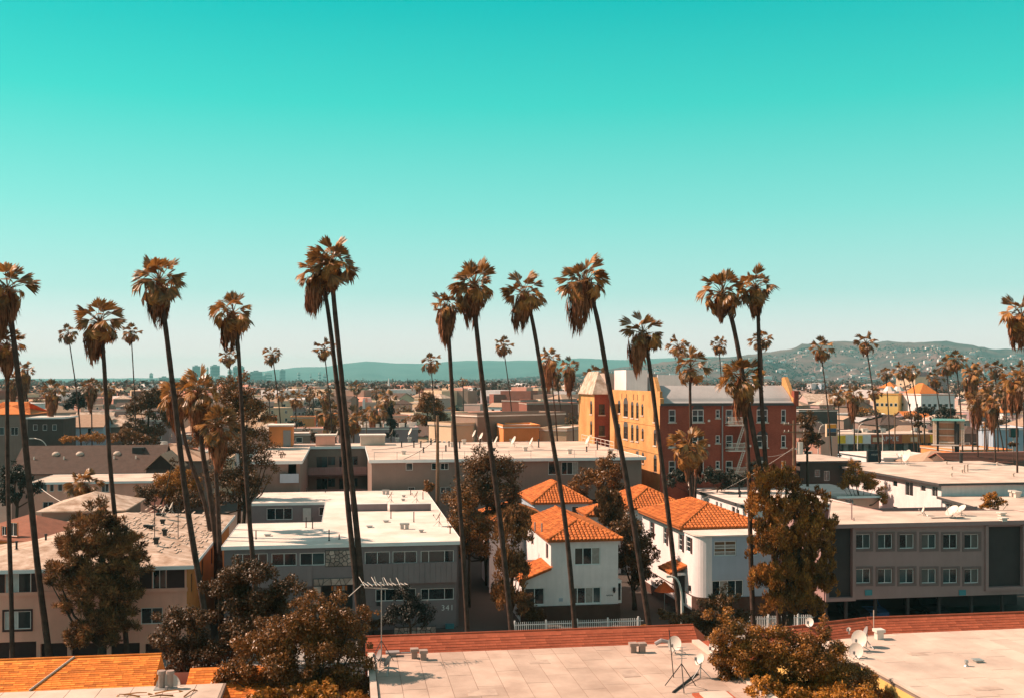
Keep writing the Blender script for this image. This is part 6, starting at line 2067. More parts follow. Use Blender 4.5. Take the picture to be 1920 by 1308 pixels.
# ------------------------------------------------------------------ shopping strip, signs, billboard
def strip_mall():
    fr = Fr(1546, 288)
    e = fr.root('shop_row', 'long low shop row with white, red and orange fascia bands', 'shops')
    w = fr.x(1772); H = 5.15
    MB().prism(rect(0, w, 1.5, 13), 0, H, caps=False).obj('wall', M_darkbrown, e)
    MB().box(-.2, w + .2, 0, 13.2, H, H + .25).obj('roof', M_cream_roof, e)
    b1, b2 = fr.x(1632), fr.x(1690)
    MB().box(0, b1, -.3, 1.4, H - 2.4, H - .003).obj('white_fascia', M_white, e)
    MB().box(b1 + .02, b2, -.32, 1.4, H - 2.4, H - .003).obj('red_fascia', mat('red_fascia', (.42, .075, .025), .6), e)
    MB().box(b2 + .02, w, -.34, 1.4, H - 2.3, H - .003).obj('orange_fascia', mat('orange_fascia', (.52, .16, .03), .6), e)
    MY = mat('yellow_sign', (.90, .50, .015), .5)
    for p0, p1 in ((1569, 1584), (1601, 1616), (1743, 1757)):
        x0, x1 = fr.x(p0), fr.x(p1); MB().box(x0, x1, -.5, -.345, H - 2.2, H - .1).obj('sign_panel', MY, e)
    x = fr.x(1667); text(e, 'APPLE', (x, -.46, H - 1.15), 1.75, M_white, name='shop_sign')
    for p0, p1 in ((1635, 1652), (1706, 1720)):
        x0, x1 = fr.x(p0), fr.x(p1); MB().box(x0, x1, -.5, -.345, H - 1.9, H - .7).obj('sign_panel', M_cream, e)
    n = 18
    for k in range(n):
        x0 = w * k / n + .3; MB().box(x0, x0 + w / n - .6, 1.38, 1.47, .3, 3.4).obj('shop_window', M_glass3 if k % 3 else M_curtain, e)
    rg = random.Random(8)
    for k in range(16):
        x = rg.uniform(1, w - 2); y = rg.uniform(3, 11); MB().box(x, x + rg.uniform(.8, 2), y, y + 1.2, H + .26, H + rg.uniform(.7, 1.5)).obj('roof_unit', rg.choice((M_dish, M_steel, M_iron)), e)
    return fr
strip_mall()
def pole_sign(label, px0, px1, y0, y1, D, faces, pole=True):
    fr = Fr(px0, D)
    e = fr.root('pole_sign', label, 'sign')
    w = fr.x(px1); zt, zb = fr.z(y0), fr.z(y1)
    h = (zt - zb) / len(faces)
    MB().box(-.12, w + .12, 0.0, .6, zb - .1, zt + .1).obj('case', M_iron if len(faces) < 2 else M_cream, e)
    for k, m_ in enumerate(faces):
        MB().box(0, w, -.04, -.003, zt - h * (k + 1) + .05, zt - h * k).obj('sign_face', m_, e)
    if pole: MB().tube([(w / 2, .3, 0), (w / 2, .3, zb - .1)], .18, 8).obj('pole', M_steel, e)
    return fr, e, w, zb, zt
pole_sign('square pole sign with orange upper half and blue lower half', 1551, 1568, 795, 817, 205, (mat('orange_sign', (.75, .28, .02), .5), mat('blue_sign', (.03, .09, .16), .5), M_darkbrown))
fr, e, w, zb, zt = pole_sign('dark blue sign board with faint white lettering among palm stems', 1629, 1651, 845, 866, 178, (mat('navy_sign', (.012, .018, .028), .5),))
text(e, 'FRUIT', (w / 2, -.06, (zb + zt) / 2 + .35), .42, M_dish, name='sign_lettering', ext=.01)
e.children
def billboard():
    fr = Fr(1750, 186, R(-22))
    e = fr.root('billboard', 'billboard seen from behind: tan back panels in a dark steel frame', 'billboard')
    w = fr.x(1807); zt, zb = fr.z(788), fr.z(831)
    n = 3
    P = MB
    for k in range(2):
        for j in range(3):
            x0 = .9 + (w - 2.2) * k / 2; x1 = .9 + (w - 2.2) * (k + 1) / 2
            z0, z1 = zb + .3 + (zt - zb - .6) * j / 3, zb + .3 + (zt - zb - .6) * (j + 1) / 3
            MB().box(x0 + .02, x1 - .02, .5, .6, z0 + .02, z1 - .02).obj('back_panel', mat('plywood', (.50, .24, .14), .8, .2), e)
    MB().box(-.1, w + .1, .61, .7, zb, zt).obj('front_face', M_cream, e)
    for x in (.55, w - 1.5):
        MB().box(x, x + .35, .05, .49, zb - 1.4, zt).obj('upright', M_iron, e)
    for j in range(4):
        z = zb + .3 + (zt - zb - .6) * j / 3; MB().box(0, w, .3, .48, z - .07, z + .07).obj('rail', M_dish, e)
    MB().box(-.2, w + .2, -.4, .9, zt + .02, zt + .35).obj('top_light_strip', mat('mint_cap', (.25, .60, .55), .5), e)
    MB().box(-.3, w - .8, -1.0, .28, zb - .25, zb - .1).obj('catwalk', M_dish, e)
    for x in (.1, w - .3):
        m = MB().tube([(x, -.05, zb - .3), (x, -.05, zt)], .05, 5).tube([(x + .35, -.05, zb - .3), (x + .35, -.05, zt)], .05, 5)
        for k in range(8):
            z = zb + (zt - zb) * k / 8; m.tube([(x, -.05, z), (x + .35, -.05, z)], .03, 4)
        m.obj('ladder', M_dish, e)
    MB().tube([(w - 1.0, .3, 0), (w - 1.0, .3, zt - .5)], .32, 10).obj('post', M_iron, e)
billboard()
simple_sign = pole_sign('dark green square sign beside the shaggy palm at the right edge', 1896, 1909, 803, 818, 190, (mat('green_sign', (.012, .07, .06), .5),))
t = MB().tube([(0, 0, 0), (0, 0, 8.6)], .28, 8).obj('steel_post', M_iron, None, loc=W(1802, 820, 168) * Vector((1, 1, 0))); tag(t, 'thick black post standing before the billboard', 'post')

# ------------------------------------------------------------------ poles, lamps, wires
def utility_pole(label, px, ytop, D, h2=None, arms=2, tr=True, r=.16):
    p = W(px, ytop, D)
    e = empty('utility_pole', (p.x, D, 0), A0, label, 'utility pole')
    MB().tube([(0, 0, 0), (0, 0, p.z)], [r * 1.25, r * .8], 8).obj('post', M_wood, e)
    for k in range(arms):
        z = p.z - .5 - .9 * k
        c = MB().box(-1.35, 1.35, -.22, -.1, z - .07, z + .07).obj('crossarm', M_wood, e)
        m = MB()
        for x in (-1.2, -.7, .7, 1.2): m.tube([(x, -.16, z + .072), (x, -.16, z + .28)], .05, 6)
        m.obj('insulator', M_dish, c)
    if tr:
        m = MB().tube([(.75, -.1, p.z - 4.0), (.75, -.1, p.z - 2.6)], .36, 10).box(.1, .4, -.15, -.05, p.z - 3.5, p.z - 3.3); m.obj('transformer', M_dish, e)
    return e
utility_pole('wooden utility pole with two crossarms and transformer at the brick corner', 1488, 787, 127)
utility_pole('single wooden pole in front of the wide pale roof', 820.5, 778, 122, arms=0, tr=False, r=.2)
utility_pole('thin pole with crossarm among the bungalows at right', 1678, 773, 240, arms=1, tr=False, r=.14)
utility_pole('thin pole with crossarm right of the billboard', 1846, 800, 185, arms=1, tr=False, r=.13)
utility_pole('wooden pole left of the cypress tree on the cluttered hall', 687, 790, 236, arms=0, tr=False, r=.14)
def street_lamp(label, px, ytop, D, reach, h=None):
    p = W(px, ytop, D)
    e = empty('street_lamp', (p.x, D, 0), 0, label, 'street lamp', 'street lamps')
    pts = [(0, 0, 0), (0, 0, p.z * .62), (reach * .12, 0, p.z * .84), (reach * .45, 0, p.z * .96), (reach, 0, p.z)]
    MB().tube([tuple(q) for q in smooth_pts([Vector(q) for q in pts], 14)], [.11] * 5 + [.075] * 10, 8).obj('post', M_dish, e, smooth=True)
    MB().box(min(reach, reach * 1.35), max(reach, reach * 1.35), -.14, .14, p.z - .1, p.z + .06).obj('lamp_head', M_dish, e)
street_lamp('curved white street lamp in front of the rounded house corner', 1279, 1079, 77, -.85)
street_lamp('thin street lamp with long arm before the dark brown block', 92, 821, 176, -2.4)
for k, (px, py, D, lab) in enumerate(((1546, 790, 226, 'street lamp left of the square orange pole sign'), (1608, 793, 228, 'street lamp between the dark bungalows'), (1655, 796, 224, 'street lamp before the broad brown roof'), (1534, 795, 212, 'low street lamp at the tree right of the brick corner'))):
    street_lamp(lab, px, py, D, 1.0 if k % 2 else -1.0)
def wire(label, a, b, sag=.6, r=.022, m=None):
    a, b = Vector(a), Vector(b)
    pts = []
    for k in range(13):
        t = k / 12; p = (b - a) * t; p.z -= sag * 4 * t * (1 - t); pts.append(p)
    o = MB().tube(pts, r, 4).obj('power_line', m or M_dish, None, loc=a); tag(o, label, 'power line')
wire('thin cable sloping from the twin palm trunks to the brick corner', W(1302, 940, 126), W(1488, 838, 126.8), .5, .014)
wire('pale cable sloping down to the left hip roofs, upper part', W(65, 905, 120), W(148, 955, 104), .3, .035)
wire('cable running from the roof pole to the balcony block', W(820, 822, 122), W(757, 860, 126), .2, .03, M_iron)
wire('long cable from the balcony block to the wooden pole', W(697, 842, 140), W(818, 822, 122), .3, .03, M_iron)
wire('cable from the utility pole leftwards to the orange tree', W(1440, 855, 124), W(1486, 842, 126.8), .2, .014)

# ------------------------------------------------------------------ fences, umbrella, gas meter
def picket_fence(label, px0, px1, D, h=1.12, pitch=.155, thick=.035):
    fr = Fr(px0, D)
    e = fr.root('picket_fence', label, 'fence', 'white picket fences at the pavement')
    w = fr.x(px1)
    me = MB().box(-thick / 2, thick / 2, -.02, .02, .06, h).tube([(0, 0, h + .001), (0, 0, h + .07)], [.028, .002], 4).mesh('picket', M_whitepaint)
    n = int(w / pitch)
    for k in range(n):
        if k % 16:
            link('picket', me, e, (k * pitch, 0, 0))
    for z in (.25, h - .16):
        MB().box(0, w, -.045, -.0205, z - .03, z + .03).obj('rail', M_whitepaint, e)
    for k in range(0, n + 1, 16):
        MB().box(k * pitch - .05, k * pitch + .05, -.07, .07, 0, h + .16).obj('post', M_whitepaint, e)
picket_fence('white iron picket fence before the left white house', 965, 1206, 83.0)
picket_fence('white picket fence between the leaning trunks and the taupe apartments', 1385, 1527, 84.3, 1.25)
fr = Fr(1246, 92)
e = fr.root('patio_umbrella', 'orange-red patio umbrella beside the rounded white house', 'umbrella')
n = 8
mb = MB(); z0, z1 = fr.z(1107), fr.z(1088)
for k in range(n):
    a, b = 2 * math.pi * k / n, 2 * math.pi * (k + 1) / n
    mb.quad((.95 * math.cos(a), .95 * math.sin(a), z0), (.95 * math.cos(b), .95 * math.sin(b), z0), (0, 0, z1))
mb.obj('canopy', M_umb, e); MB().tube([(0, 0, 0), (0, 0, z1)], .03, 6).obj('pole', M_steel, e); MB().tube([(0, 0, 0), (0, 0, .08)], .3, 10).obj('base', M_iron, e)

# ------------------------------------------------------------------ cars
def car(label, loc, rz, paint, group):
    e = empty('parked_car', loc, rz, label, 'car', group)
    mb = MB()
    prof = [(-2.15, .35), (-2.2, .75), (-1.6, .92), (-.75, .98), (-.2, 1.42), (1.0, 1.45), (1.7, 1.0), (2.15, .92), (2.2, .4)]
    for s in (0,):
        L = [(x, -.85, z) for x, z in prof]; Rr = [(x, .85, z) for x, z in prof]
        mb.quad(*L); mb.quad(*Rr[::-1])
        for k in range(len(prof)):
            a, b = k, (k + 1) % len(prof); mb.quad(L[a], Rr[a], Rr[b], L[b])
    mb.obj('body', paint, e)
    for y in (-.86, .855):
        MB().box(-.35, .45, y, y + .006, 1.0, 1.32).obj('window', M_glass, e); MB().box(.5, 1.2, y, y + .006, 1.0, 1.32).obj('window', M_glass, e)
    m = MB(); m.quad((-.72, -.7, 1.0), (-.72, .7, 1.0), (-.24, .66, 1.40), (-.24, -.66, 1.40)); m.v = [(x - .03, y, z + .02) for x, y, z in m.v]; m.obj('windscreen', M_glass, e)
    for x in (-1.35, 1.35):
        for y in (-.8, .8):
            MB().tube([(x, y - .1, .33), (x, y + .1, .33)], .33, 12).obj('wheel', M_iron, e)
    return e
PT = [mat('car_white', (.75, .74, .72), .25, .03, spec=.5), mat('car_red', (.38, .04, .03), .25, .03, spec=.5), mat('car_silver', (.45, .45, .45), .25, .03, spec=.5), mat('car_black', (.02, .02, .022), .2, .03, spec=.5), mat('car_blue', (.06, .10, .2), .25, .03, spec=.5)]
names = ['white', 'red', 'silver', 'black', 'blue']
spots = [(1572, 834, 0), (1583, 836, 4), (1598, 835, 2), (1618, 838, 0), (1634, 838, 1), (1655, 839, 2), (1672, 840, 0), (1690, 841, 3), (1706, 840, 2), (1722, 842, 0)]
cnt = {}
ordn = ['first', 'second', 'third', 'fourth', 'fifth', 'sixth', 'seventh', 'eighth', 'ninth', 'tenth', 'eleventh', 'twelfth']
for k, (px, py, ci) in enumerate(spots):
    D = 268.0 + (k % 3) * 5
    cnt[ci] = cnt.get(ci, 0) + 1
    car(f'{names[ci]} car parked before the shop row, {ordn[cnt[ci]-1]} {names[ci]} one from the left', ((px - 960) / F * D, D + .155 * (px - 1600) / F * D, 0), A0 + R(90 if k % 3 else 80), PT[ci], 'cars parked before the shops')
for k, px in enumerate((1612, 1630, 1740)):
    x = APT.x(px, 3.2); p = APT.w(x, 3.6)
    car(('black car under the carport, left one', 'blue car under the carport, middle one', 'black car under the carport, right one')[k], p, A0 + R(90), PT[(3, 4, 3)[k]], 'cars parked in the carport')
# ------------------------------------------------------------------ tall fan palms traced from the photograph
palm('tall fan palm at the left edge with broad brown skirt', (22, 548), 52, [(30, 620), (45, 770), (70, 1050), (92, 1226)], wpx=15, sk=2.6, skr=.95, shift=(-.9, 0), seed=1, sk2=(3.6, .5, (-.6, 0)))
palm('fan palm with straight trunk cut by the left frame edge', (6, 650), 34, [(7, 700), (12, 900), (20, 1100), (23, 1228)], wpx=11, sk=1.8, skr=.5, seed=2, nfr=32)
palm('short crowned fan palm second from the left with ragged skirt', (190, 610), 45, [(197, 660), (207, 860), (225, 1060), (238, 1222)], wpx=11.5, sk=2.0, skr=.62, shift=(-.45, 0), seed=3)
palm('fan palm with round full crown before the pale hip roof', (303, 535), 52, [(312, 600), (328, 740), (352, 950), (385, 1155)], wpx=14, sk=2.3, skr=.60, shift=(-.15, 0), seed=4, nfr=46)
palm('fan palm leaning over the left end of number 341', (436, 592), 45, [(445, 645), (456, 820), (468, 980), (477, 1080)], wpx=11.5, sk=2.0, skr=.6, shift=(-.3, 0), seed=5)
palm('left palm of the tallest crossing pair', (596, 518), 44, [(611, 570), (630, 715), (640, 800), (649, 915), (659, 1015), (673, 1150)], wpx=13, sk=2.2, skr=.72, shift=(-.5, 0), seed=6, nfr=42)
palm('right palm of the tallest crossing pair, highest crown of all', (625, 500), 52, [(627, 560), (642, 715), (650, 800), (661, 915), (671, 1015), (683, 1165)], wpx=14.5, sk=1.5, skr=.5, shift=(.1, 0), seed=7, nfr=42)
palm('shorter left palm of the middle pair with long ragged skirt', (838, 580), 36, [(842, 630), (852, 800), (866, 1000), (877, 1190)], wpx=11.5, sk=2.1, skr=.6, seed=8, nfr=34)
palm('taller right palm of the middle pair', (889, 542), 50, [(893, 610), (912, 780), (938, 980), (960, 1188)], wpx=14, sk=2.2, skr=.58, shift=(-.2, 0), seed=9, nfr=46)
palm('fan palm right of the middle pair leaning left over the white house', (984, 555), 43, [(999, 605), (1025, 760), (1060, 980), (1079, 1188)], wpx=12, sk=2.1, skr=.6, shift=(-.4, 0), seed=10)
palm('fan palm with big hanging skirt in the centre right, leaning left', (1098, 535), 52, [(1118, 590), (1143, 730), (1180, 930), (1218, 1180)], wpx=13.5, sk=2.8, skr=.85, shift=(-.75, 0), seed=11, nfr=44)
palm('lower fan palm before the buff brick wall with ragged skirt', (1205, 630), 43, [(1217, 680), (1236, 830), (1255, 980), (1272, 1140)], wpx=12, sk=2.2, skr=.72, shift=(-.5, 0), seed=12)
palm('left palm of the right pair leaning away from its twin', (1352, 556), 47, [(1372, 606), (1402, 760), (1440, 960), (1474, 1178)], wpx=13, sk=1.5, skr=.42, shift=(-.1, 0), seed=13, nfr=44, low=-58)
palm('right palm of the right pair with upright trunk', (1413, 545), 42, [(1418, 595), (1424, 720), (1438, 910), (1462, 1178)], wpx=11, sk=1.7, skr=.5, seed=14)
palm('shaggy low palm crossing the right pair with dead brown skirt', (1392, 716), 46, [(1399, 780), (1405, 880), (1408, 1040), (1413, 1187)], wpx=11.5, sk=2.4, skr=.55, seed=15, nfr=44, dry=.5, low=-60)
palm('fan palm cut by the right frame edge', (1912, 596), 44, [(1922, 660), (1935, 800), (1950, 1000), (1960, 1180)], wpx=12, sk=2.0, skr=.7, shift=(-.4, 0), seed=16)
palm('sparse palm with drooping leaves before the brick front', (1295, 692), 38, [(1294, 740), (1296, 830), (1300, 930), (1300, 1000)], D=118, wpx=8, sk=1.0, skr=.3, seed=17, nfr=24, low=-55, group='palms behind the street row')
palm('squat palm with yellowish leaves below the sparse palm, left trunk', (1290, 846), 42, [(1294, 900), (1297, 960), (1298, 1020)], D=113, wpx=9, sk=2.4, skr=.5, seed=18, nfr=40, dry=.5, group='palms behind the street row')
palm('second squat palm right behind the yellowish one', (1308, 850), 26, [(1305, 900), (1302, 960), (1303, 1020)], D=116, wpx=8, sk=2.0, skr=.4, seed=19, nfr=26, group='palms behind the street row')
palm('shaggy palm of the left clump, nearest crown with dark long skirt', (372, 742), 47, [(378, 840), (392, 920), (408, 1042)], D=88, wpx=14, sk=3.0, skr=.8, seed=20, nfr=40, dry=.42, group='shaggy palms of the left clump', low=-65)
palm('shaggy palm of the left clump, left crown with golden leaves', (336, 748), 42, [(352, 840), (386, 950), (400, 1045)], D=93, wpx=11, sk=2.2, skr=.7, shift=(-.3, 0), seed=21, nfr=38, dry=.6, group='shaggy palms of the left clump', low=-65)
palm('shaggy palm of the left clump, lower dark crown at right', (407, 806), 42, [(404, 880), (408, 950), (412, 1045)], D=86, wpx=12, sk=2.6, skr=.7, seed=22, nfr=38, dry=.15, group='shaggy palms of the left clump', low=-65)
palm('small bushy palm in front of the white-edged left block', (156, 912), 34, [(156, 950), (157, 975)], D=112, wpx=9, sk=1.6, skr=.5, seed=23, nfr=36, dry=.35, group='palms behind the street row')

# slender palms further off: label, crown, radius, distance, foot column
FP = [('small palm left of the short crowned fan palm', 128, 628, 17, 190, 156), ('small palm standing right of the short crowned fan palm', 246, 628, 17, 185, 257), ('small palm under the crown beside the teal towers', 430, 672, 16, 210, 437),
      ('lone small palm between number 341 palm and the tall pair', 511, 668, 17, 215, 531), ('small palm touching the tall pair on its left', 608, 658, 18, 205, 626), ('small palm in front of the hills left of the middle pair', 808, 682, 17, 175, 820),
      ('small palm in front of the hills right of the middle pair', 944, 652, 17, 215, 966), ('bushy palm with long skirt right of the leaning trunk', 1030, 678, 21, 170, 1050), ('narrow palm half hidden behind the bushy long skirted palm', 1043, 700, 11, 230, 1058),
      ('bushy palm between the leaning trunks, right of its taller neighbour', 1068, 694, 19, 175, 1078), ('low palm head behind the brick wing roof', 1116, 706, 19, 190, 1118), ('small palm above the sparse palm before the hills', 1271, 652, 19, 180, 1282),
      ('small palm left of the right pair before the hills', 1348, 650, 16, 200, 1360), ('small palm right of the right pair trunk', 1427, 640, 20, 170, 1437), ('tall slender palm right of the brick building', 1539, 658, 20, 175, 1562),
      ('tall slender palm before the hill, thick leaning trunk', 1624, 646, 20, 168, 1652), ('small palm before the hotel tower, left of pair', 1691, 697, 15, 250, 1716), ('small palm before the hotel tower, right of pair', 1709, 701, 14, 255, 1727),
      ('short palm left of the cream hotel tower', 1661, 702, 13, 290, 1668), ('palm in front of the mauve hotel wing', 1753, 712, 15, 270, 1768), ('left slender palm right of the mauve hotel wing', 1774, 688, 16, 230, 1788),
      ('taller slender palm right of the mauve hotel wing', 1793, 680, 18, 225, 1806), ('shaggy palm by the left edge behind the big trunk', 46, 700, 19, 240, 58), ('shaggy palm beside it further left', 26, 716, 17, 240, 28),
      ('shaggy long skirted palm right of the left edge trunk', 97, 738, 20, 195, 104), ('shaggy palm between the two left trunks', 171, 728, 17, 210, 173), ('shaggy palm behind the short crowned palm trunk', 203, 734, 13, 240, 206),
      ('round headed palm left of the white house far off', 554, 750, 16, 300, 556), ('dark palm left of the tall pair foot', 622, 780, 26, 215, 626), ('dark palm right of the tall pair foot', 664, 792, 24, 205, 662),
      ('palm with dry skirt left of the white mission front', 612, 745, 14, 330, 614), ('bushy palm left of the cypress', 703, 776, 20, 250, 704), ('bushy palm beside the cypress behind the hall', 727, 752, 18, 300, 729),
      ('small palm left of the blue-white house', 587, 735, 11, 420, 588), ('palm among the roofs right of the palm pair', 669, 728, 12, 430, 670), ('small dark palm beyond the pink block', 706, 738, 10, 420, 707),
      ('big shaggy palm at the far right, golden front', 1905, 718, 25, 150, 1908), ('shaggy palm in the right clump, first from left', 1822, 706, 20, 210, 1824), ('shaggy palm in the right clump, second with golden leaves', 1832, 752, 20, 175, 1834),
      ('shaggy palm in the right clump, third dark crown', 1862, 760, 20, 172, 1868), ('tall palm in the right clump before the hill', 1866, 695, 17, 230, 1872), ('palm of the right clump between the dark crowns', 1846, 728, 18, 215, 1850),
      ('high small palm of the right clump', 1830, 694, 13, 260, 1832), ('palm behind the big shaggy palm at right', 1885, 728, 18, 220, 1888), ('palm at the right frame edge behind the blue wall', 1917, 700, 18, 200, 1921), ('shaggy palm leaning at the blue wall building', 1858, 745, 18, 200, 1888),
      ('stubby palm right of the brick building, golden head', 1572, 745, 17, 205, 1575), ('stubby palm with dark skirt left of the yellow building', 1600, 745, 18, 210, 1603), ('palm trunk in front of the yellow building', 1640, 738, 12, 214, 1650),
      ('small palm beyond the maroon building', 1047, 722, 10, 420, 1048), ('small palm in the far trees left of the round tree', 786, 724, 9, 480, 787), ('tiny palm in the treeline below the hills', 868, 716, 8, 560, 869),
      ('small palm left of the tall palm pair in the treeline', 528, 742, 11, 420, 530), ('small palm among trees right of leafy brown tree', 505, 738, 11, 400, 506), ('small palm beside the mauve house', 580, 742, 11, 400, 581)]
for k, (lab, cx, cy, rp, D, bx) in enumerate(FP):
    far_palm(lab, cx, cy, rp, D, bx, k, long=any(s in lab for s in ('shaggy', 'bushy', 'skirt')))

# ------------------------------------------------------------------ trees and bushes
tree('big dark pine-like tree in front of the peach apartment house', 73, [(185, 985, 52, 45), (150, 1030, 48, 46), (215, 1035, 52, 50), (130, 1075, 42, 40), (180, 1100, 62, 55), (240, 1065, 38, 52), (145, 1140, 40, 40), (205, 1165, 55, 48), (180, 1195, 58, 34), (230, 1120, 40, 50), (245, 1010, 28, 30)],
     64000, .24, M_pine, 190, 1, 'needle', cat='tree', name='pine_tree', sub=34, fill=.35, trunk_r=.28, subr=(.14, .30))
tree('glossy dark leafed tree in the left foreground', 52, [(470, 1085, 72, 38), (420, 1110, 50, 40), (540, 1110, 50, 36), (480, 1150, 80, 50), (380, 1160, 45, 34), (330, 1185, 50, 45), (310, 1225, 40, 38), (370, 1230, 66, 48), (440, 1210, 70, 55), (340, 1265, 50, 30), (410, 1265, 50, 35)],
     60000, .125, M_leafdark, 420, 2, 'broad', sub=22, trunk_r=.2, limbs=14)
tree('brown leafed bushy tree in the left foreground beside the centre roof', 47, [(600, 1150, 55, 40), (640, 1170, 52, 48), (560, 1180, 60, 45), (500, 1215, 70, 50), (590, 1235, 90, 60), (660, 1225, 40, 50), (470, 1275, 60, 45), (560, 1295, 90, 50), (640, 1295, 60, 45), (665, 1265, 40, 40), (690, 1155, 18, 16), (675, 1195, 26, 30)],
     70000, .115, M_leafbrown, 575, 3, 'broad', sub=24, trunk_r=.2, limbs=16)
tree('leafy bush with golden leaves between the two foreground roofs', 46.5, [(1420, 1215, 60, 40), (1370, 1190, 42, 38), (1480, 1240, 70, 48), (1400, 1260, 50, 45), (1540, 1225, 50, 38), (1620, 1275, 38, 40), (1560, 1275, 70, 45), (1460, 1300, 70, 40), (1540, 1190, 22, 32), (1345, 1160, 32, 26), (1640, 1310, 45, 30), (1365, 1245, 40, 44), (1340, 1205, 26, 26), (1410, 1290, 50, 40)],
     76000, .11, M_leafgold, 1480, 4, 'broad', cat='bush', name='bush', sub=26, trunk_r=.14, limbs=14)
tree('low golden bush at the bottom right under the yellow wall', 44, [(1500, 1315, 60, 30), (1590, 1318, 60, 30), (1430, 1300, 40, 26)], 11000, .13, M_leaforange, 1520, 5, 'broad', cat='bush', name='bush', sub=22, trunk_r=.1)
tree('golden bush at the bottom of the left foreground tree', 45, [(590, 1300, 45, 22), (500, 1310, 40, 18), (660, 1305, 30, 20)], 6500, .13, M_leaforange, 590, 6, 'broad', cat='bush', name='bush', trunk_r=.1)
tree('dark green bush behind the foreground roof by the rounded house', 74, [(1262, 1160, 26, 24), (1300, 1165, 34, 26), (1340, 1140, 30, 30), (1365, 1125, 24, 28), (1330, 1175, 50, 22), (1385, 1160, 26, 22)], 13000, .16, M_leafmid, 1320, 7, 'broad', cat='bush', name='bush', trunk_r=.12)
tree('small bright bush at the right end of the left picket fence', 80, [(1205, 1180, 10, 9)], 700, .14, M_leaforange, 1205, 8, 'broad', cat='bush', name='bush', trunk_r=.05)
tree('dark tall tree with golden left side behind the white roof of number 341', 104, [(915, 880, 55, 40), (890, 930, 50, 45), (945, 930, 42, 50), (875, 980, 42, 45), (930, 990, 50, 50), (890, 1030, 35, 40)], 26000, .24, M_leafmid, 915, 9, 'broad', sub=26, trunk_r=.25)
tree('golden leafed shrub climbing beside the white roof edge of number 341', 94, [(872, 950, 26, 40), (858, 1000, 26, 34), (885, 1030, 32, 30), (905, 1000, 28, 40)], 9000, .2, M_leafbrown, 880, 10, 'broad', cat='shrub', name='shrub', trunk_r=.12)
tree('row of dark juniper columns beside the left white house', 84.5, [(940, 1000, 14, 45), (962, 985, 14, 50), (982, 1000, 13, 45), (950, 1060, 24, 50), (975, 1070, 16, 45), (945, 1120, 22, 45), (975, 1130, 15, 40)], 17000, .2, M_pine, 958, 11, 'feather', name='juniper_tree', sub=30, trunk_r=.14)
tree('orange brown leafy tree behind the tiled roofs', 122, [(1095, 905, 30, 28), (1135, 895, 34, 32), (1140, 865, 14, 22), (1085, 930, 28, 22), (1150, 925, 28, 26)], 12000, .22, M_leafbrown, 1120, 12, 'broad', trunk_r=.2)
tree('dark cypress-like tree between the small tiled roofs', 106, [(1140, 940, 26, 32), (1150, 975, 30, 30), (1135, 960, 18, 36)], 9000, .22, M_leafmid, 1145, 13, 'feather', trunk_r=.16)
tree('dark round tree in the gap between the two white houses', 93, [(1175, 1000, 36, 38), (1205, 1040, 34, 45), (1180, 1060, 38, 50), (1210, 1090, 26, 32), (1150, 1000, 20, 26)], 17000, .2, M_leafmid, 1190, 14, 'broad', trunk_r=.2)
tree('tall shaggy golden conifer left of the taupe apartments', 80, [(1435, 905, 34, 36), (1475, 900, 34, 34), (1430, 955, 30, 45), (1480, 960, 38, 48), (1530, 945, 28, 34), (1520, 990, 38, 50), (1455, 1010, 44, 50), (1425, 1030, 26, 36), (1500, 1040, 44, 50), (1540, 1030, 26, 40), (1556, 985, 18, 34), (1475, 1080, 50, 45), (1520, 1085, 36, 42), (1460, 1130, 40, 40), (1440, 1085, 34, 44), (1500, 1130, 46, 40), (1540, 1100, 30, 44), (1550, 1060, 22, 34)],
     64000, .19, mat('golden_conifer', (.46, .175, .032), .55, .35, .6, 0, 1, .25, island=.5, trans=.16, col2=(.085, .038, .014)), 1475, 15, 'feather', name='conifer_tree', sub=34, trunk_r=.3, subr=(.13, .27))
tree('dark hedge bush in front of the lower windows of number 341', 80.5, [(755, 1120, 28, 26), (775, 1150, 40, 30), (745, 1160, 30, 28), (800, 1165, 20, 22)], 9000, .15, mat('black_green_leaf', (.022, .018, .011), .5, .3, .5, island=.4), 770, 16, 'broad', cat='bush', name='bush', trunk_r=.1)
tree('dark bush at the left corner of the left white house', 86, [(985, 1140, 20, 28), (1005, 1155, 22, 20)], 4500, .15, M_leafmid, 993, 17, 'broad', cat='bush', name='bush', trunk_r=.08)
tree('reddish bare leafed tree behind the shaggy palms', 148, [(440, 745, 40, 40), (470, 770, 38, 45), (425, 790, 34, 36), (460, 820, 40, 34), (500, 790, 22, 30)], 15000, .3, M_leafbrown, 448, 18, 'broad', trunk_r=.22, limbs=16, sub=16, fill=.5)
tree('leafy orange brown tree in front of the balcony block', 116, [(445, 850, 44, 40), (480, 875, 36, 34), (430, 900, 44, 40), (500, 840, 28, 22), (520, 850, 20, 16), (470, 915, 40, 34), (420, 940, 34, 30)], 16000, .22, M_leafmid, 452, 19, 'broad', trunk_r=.22, limbs=14)
tree('yellow orange tree beside the tan hip roof', 121, [(318, 905, 34, 26), (350, 925, 36, 28), (300, 930, 30, 22), (345, 890, 22, 20)], 11000, .2, M_leaforange, 325, 20, 'broad', trunk_r=.16)
tree('dark tree below the tan hip roof with thin top', 117, [(280, 925, 30, 24), (265, 940, 24, 18), (325, 868, 10, 16), (350, 945, 38, 22)], 8000, .2, M_leafmid, 290, 21, 'broad', trunk_r=.16)
tree('big dark tree mass left of the shaggy palms', 205, [(262, 770, 26, 34), (285, 750, 24, 34), (305, 790, 24, 30), (250, 805, 28, 22), (280, 810, 30, 22), (290, 735, 16, 18)], 14000, .36, M_leafmid, 275, 22, 'broad', trunk_r=.3)
